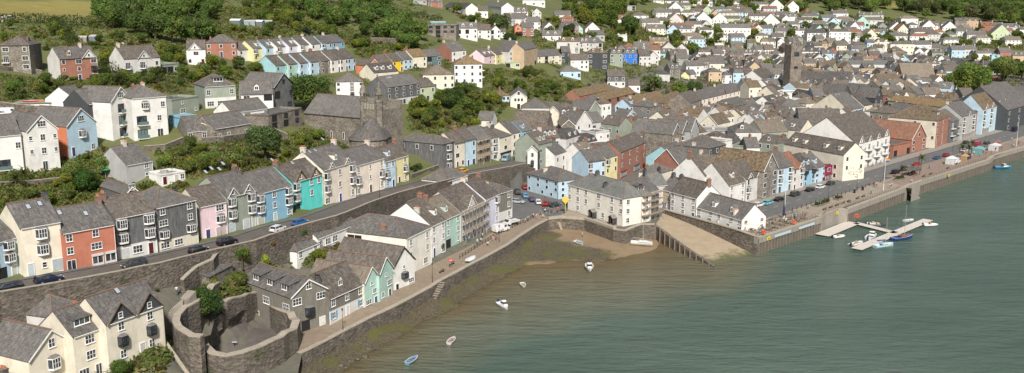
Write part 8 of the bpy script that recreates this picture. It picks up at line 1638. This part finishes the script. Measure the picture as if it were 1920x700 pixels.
def porch(u, v, label):
    A_, B_, zE, zB = survey(1065, 345, 1169, 373, 409); d = (Vector((B_.x, B_.y, 0))-Vector((A_.x, A_.y, 0))); L_ = d.length; d.normalize(); nn = Vector((d.y, -d.x, 0)); t_ = (u-1065)/104; c = Vector((A_.x, A_.y, 0))+d*L_*t_+nn*.9; root = thing('porch', label, 'porch', (c.x, c.y, zB), math.atan2(d.y, d.x)); mb = MB()
    for x in (-.9, 0, .9): mb.box(x-.05, x+.05, -.8, -.7, 0, 2.1, 'timber')
    for x in (-.95, .95): mb.box(x-.05, x+.05, -.7, .75, 0, 2.1, 'glass')
    mb.build('frame', root); mb = MB(); mb.slab([(-1.15, -1, 2.0), (0, -1, 2.9), (0, .8, 2.9), (-1.15, .8, 2.0)], .06, 'lead'); mb.slab([(1.15, -1, 2.0), (1.15, .8, 2.0), (0, .8, 2.9), (0, -1, 2.9)], .06, 'lead'); mb.build('roof', root, (.2, .19, .17))
q = [h for h in HOUSES if h[1] and 'mural' in h[1] and 'long cream' in h[1]][0][0]; ww_ = max(abs(v.co.x) for v in [c for c in bpy.data.objects if c.parent == q and c.name.startswith('wall')][0].data.vertices); mb = MB()
for i in range(22):
    y, z, a = 2.5+R.uniform(0, 6.5), R.uniform(.8, 4.2), R.uniform(-1.2, 1.2); mb.tube((ww_+.01, y, z), (ww_+.01, y+math.cos(a)*.7, z+math.sin(a)*.7), .07, 'dark', 4)
mb.build('mural', q)
porch(1118, 405, 'left glazed timber porch on the cream harbour building'); porch(1155, 415, 'right glazed timber porch on the cream harbour building')
# sheds and greenhouses on the hill
def shed(u, v, w, d_, h, col, label, glass=False, name='garden_shed'):
    p = hit(u, v); root = thing(name, label, 'greenhouse' if glass else 'shed', (p.x, p.y, p.z), R.uniform(-.3, .3)); mb = MB(); mb.box(-w/2, w/2, 0, d_, -.5, h, 'gglass' if glass else 'paint'); mb.build('wall', root, col); mb = MB(); mb.slab([(-w/2-.1, -.1, h), (w/2+.1, -.1, h), (w/2+.1, d_/2, h+.7), (-w/2-.1, d_/2, h+.7)], .06, 'frame' if glass else 'lead'); mb.slab([(w/2+.1, d_+.1, h), (-w/2-.1, d_+.1, h), (-w/2-.1, d_/2, h+.7), (w/2+.1, d_/2, h+.7)], .06, 'frame' if glass else 'lead'); mb.build('roof', root, (.4, .4, .4)); mb = MB(); mb.box(-.4, .4, -.04, 0, 0, 1.9, 'wood'); mb.build('door', root)
for u, v, w, col, lb, g in [(468, 50, 5, (.25, .33, .36), 'grey-blue shed on the hillside allotments', False), (482, 50, 5, (.3, .4, .42), 'pale greenhouse beside the grey-blue shed', True), (502, 50, 4, (.15, .3, .4), 'small blue shed among the allotments', False), (440, 48, 5, (.4, .4, .38), 'low glass cold frame building on the allotments', True), (155, 82, 3, (.3, .25, .2), 'wooden shed below the diagonal hedge', False), (174, 80, 3, (.12, .2, .26), 'small dark shed beside the wooden one', False), (570, 62, 4, (.03, .06, .2), 'dark blue tarpaulin covered shed', False), (822, 50, 9, (.08, .25, .27), 'teal garden building above the flat roofed house', False), (10, 42, 4, (.4, .36, .3), 'tan summer house at the upper left edge', False), (1755, 80, 6, (.5, .5, .5), 'low white garden building on the far hillside', False), (1705, 8, 22, (.3, .3, .31), 'grey pavilion on the far hilltop field', False)]: shed(u, v, w, 3.5, 2.3 if u != 1705 else 7, col, lb, g)
def garage(u, v, label):
    p = hit(u, v); root = thing('garage', label, 'garage', (p.x, p.y, p.z), .12); mb = MB(); mb.box(-5, 5, 0, 5, -.5, 2.6, 'render'); mb.build('wall', root, (.5, .48, .45)); mb = MB(); mb.box(-5.2, 5.2, -.3, 5.2, 2.6, 2.85, 'concrete'); mb.build('roof', root); mb = MB(); mb.box(-4.5, -.5, -.05, 0, 0, 2.2, 'rubber'); mb.build('doorway', root); mb = MB(); mb.box(.5, 4.5, -.06, 0, 0, 2.2, 'frame'); mb.build('garage_door', root)
garage(62, 211, 'double garage with flat concrete roof above the white house')
for k, c, lb in ((0, (.5, .06, .03), 'red kayak lying on the garage roof'), (1, (.6, .25, .03), 'orange kayak lying on the garage roof')): p = hit(62, 211); mb = hull(4.0, .75, .3, False); o = mb.build('kayak', None, c); o.location = (p.x-1+k*1.2, p.y+1.2+k*1.0, p.z+2.95); o.rotation_euler = (0, 0, .15); tag(o, lb, 'kayak')
# garden walls on the slopes
def gwall(pts, h, label, mat='rubble', th=.5):
    L = dens([hit(u, v)+Vector((0, 0, h)) for u, v in pts], 3, .05); wall_line('garden_wall', L, [p.z-h-2 for p in L], th, mat, 'coping', label, capw=.0, capt=.1)
gwall([(0, 352), (60, 348), (110, 343), (146, 336)], 1.2, 'stone garden wall below the white gabled house'); gwall([(0, 215), (60, 222), (135, 226)], 3.5, 'dark stone retaining wall behind the white houses at left'); gwall([(640, 120), (700, 130), (690, 118)], 1.0, 'low wall at the end of the lower blue terrace'); gwall([(695, 82), (740, 84), (765, 86)], 3.0, 'long stone wall on the slope above the bright yellow house'); gwall([(470, 225), (500, 245), (540, 262)], 1.6, 'garden wall dropping beside the brown terrace block'); gwall([(0, 132), (60, 137), (80, 141)], 1.5, 'terrace wall in front of the stone villa'); gwall([(270, 285), (310, 282), (345, 268)], 1.5, 'brick terrace wall in the gardens right of the tall white house'); gwall([(380, 272), (420, 270), (470, 262)], 2.0, 'stone wall under the white conservatory'); gwall([(560, 285), (600, 290), (640, 285)], 1.0, 'low garden wall beside the church'); gwall([(772, 335), (800, 325), (826, 316)], 1.3, 'low stone wall with piers along the upper road', 'rubble', .4)
# ------------------------------------------------------------------ past three hundred of a kind the smallest are kept as one mass each
VAR = {}
def baked(mat, col):
    key = (mat.name, tuple(round(c, 2) for c in col))
    if key in VAR: return VAR[key]
    m = mat.copy(); n = m.node_tree; hit_ = False
    for nd in list(n.nodes):
        if nd.type == 'OBJECT_INFO':
            rgb = n.nodes.new('ShaderNodeRGB'); rgb.outputs[0].default_value = (*key[1][:3], 1); vl = n.nodes.new('ShaderNodeValue'); vl.outputs[0].default_value = key[1][3]
            for l in list(n.links):
                if l.from_node == nd and l.from_socket.name == 'Color': n.links.new(rgb.outputs[0], l.to_socket); hit_ = True
                elif l.from_node == nd and l.from_socket.name == 'Alpha': n.links.new(vl.outputs[0], l.to_socket)
    if not hit_: bpy.data.materials.remove(m); m = mat
    VAR[key] = m; return m
def world_of(o):
    m = Matrix.LocRotScale(o.location, o.rotation_euler, o.scale); return world_of(o.parent) @ m if o.parent else m
CH = defaultdict(list)
for o in bpy.data.objects:
    if o.parent: CH[o.parent].append(o)
def tree_of(o): return [o]+[x for c in CH[o] for x in tree_of(c)]
def merge(roots, name, label, cat):
    groups = defaultdict(list)
    V, Fs, MI, mats, base = [], [], [], [], 0; UV = []
    for r_ in roots:
        for o in tree_of(r_):
            if o.type != 'MESH': continue
            me = o.data; W_ = np.array(world_of(o)); n = len(me.vertices); co = np.empty(n*3); me.vertices.foreach_get('co', co); co = co.reshape(-1, 3) @ W_[:3, :3].T + W_[:3, 3]; V.append(co)
            sl = [mats.index(b_) if b_ in mats else (mats.append(b_) or len(mats)-1) for b_ in [baked(m_, o.color) for m_ in me.materials]]
            lv = np.empty(len(me.loops), int); me.loops.foreach_get('vertex_index', lv)
            for p in me.polygons: Fs.append([base+int(x) for x in lv[p.loop_start:p.loop_start+p.loop_total]]); MI.append(sl[p.material_index] if sl else 0)
            L = me.uv_layers.active
            if L: u = np.empty(len(me.loops)*2); L.data.foreach_get('uv', u); UV.append(u)
            else: UV.append(np.zeros(len(me.loops)*2))
            base += n
    me = bpy.data.meshes.new(name); me.from_pydata(np.concatenate(V).tolist(), [], Fs)
    for m_ in mats: me.materials.append(m_)
    me.polygons.foreach_set('material_index', MI); L = me.uv_layers.new(name='UVMap'); L.data.foreach_set('uv', np.concatenate(UV)); me.update()
    bpy.data.batch_remove([x for r_ in roots for x in tree_of(r_)]); return tag(link(name, me), label, cat, None, 'stuff')
def merge_leaves(roots, name, label, cat, keep=.5):
    V, Tn, trunks = [], [], []
    for r_ in roots:
        for o in tree_of(r_):
            if o.type != 'MESH' or M['leaf'] not in list(o.data.materials): continue
            me = o.data; n = len(me.vertices); k = int(n/4*keep)*4; W_ = np.array(world_of(o)); co = np.empty(n*3); me.vertices.foreach_get('co', co); co = co.reshape(-1, 3)[:k]; ce = co.reshape(-1, 4, 3).mean(1, keepdims=True); co = ((co.reshape(-1, 4, 3)-ce)*1.3+ce).reshape(-1, 3)
            V.append(co @ W_[:3, :3].T + W_[:3, 3]); t_ = np.empty(n*4); me.attributes['tint'].data.foreach_get('color', t_); t_ = t_.reshape(-1, 4)[:k].copy(); t_[:, :3] *= np.array(o.color[:3]); Tn.append(t_)
    V = np.concatenate(V); Tn = np.concatenate(Tn); n = len(V); me = bpy.data.meshes.new(name); me.from_pydata(V.tolist(), [], np.arange(n).reshape(-1, 4).tolist()); a = me.attributes.new('tint', 'FLOAT_COLOR', 'POINT'); a.data.foreach_set('color', Tn.astype(np.float32).ravel()); me.materials.append(M['leaf']); me.update()
    bpy.data.batch_remove([x for r_ in roots for x in tree_of(r_)]); return tag(link(name, me, None, (1, 1, 1)), label, cat, None, 'stuff')
hs_ = [h for h in HOUSES if h[0].get('category') == 'house']; hs_.sort(key=lambda h: -h[5]); small = hs_[298:]
print('houses', len(hs_), 'merged', len(small))
HOUSES[:] = [h for h in HOUSES if h not in small]
if small: merge([h[0] for h in small], 'far_houses', 'mass of small distant houses filling the town and the far hillside', 'houses')
def psize(o, r_): D = proj(o.location)[2]; return r_/D
tr = [o for o in bpy.data.objects if not o.parent and o.get('category') == 'tree']; tr.sort(key=lambda o: -psize(o, max(c.scale[0] for c in CH[o]))-(1 if not o.get('group') else 0))
bs = [o for o in bpy.data.objects if not o.parent and o.get('category') == 'bush']; bs.sort(key=lambda o: -psize(o, o.scale[0])-(1 if 'planter' in o['label'] else 0))
print('trees', len(tr), 'bushes', len(bs))
if len(tr) > 300: merge_leaves(tr[298:], 'distant_trees', 'mass of small distant trees on the hills', 'trees', .45)
if len(bs) > 300: merge_leaves(bs[298:], 'distant_bushes', 'mass of small bushes spread over the gardens and hillsides', 'bushes', .5)
# ------------------------------------------------------------------ labels for the houses that have none yet
def ordinal(k): return {1: 'first', 2: 'second', 3: 'third', 4: 'fourth', 5: 'fifth', 6: 'sixth', 7: 'seventh', 8: 'eighth', 9: 'ninth'}.get(k, str(k)+'th')

gr_ = defaultdict(list); used = {h[1] for h in HOUSES if h[1]}
for hrec in HOUSES:
    if hrec[1]: hrec[0]['label'] = hrec[1]
    else: gr_[(hrec[2], hrec[3])].append(hrec)
for (desc, zone), L in gr_.items():
    L.sort(key=lambda r: r[4])
    for i, rec in enumerate(L):
        rec[0]['label'] = f'{desc} {zone}' if len(L) == 1 else (f'leftmost {desc} {zone}' if i == 0 else f'rightmost {desc} {zone}' if i == len(L)-1 else f'{desc} {zone}, {ordinal(i+1)} from left')
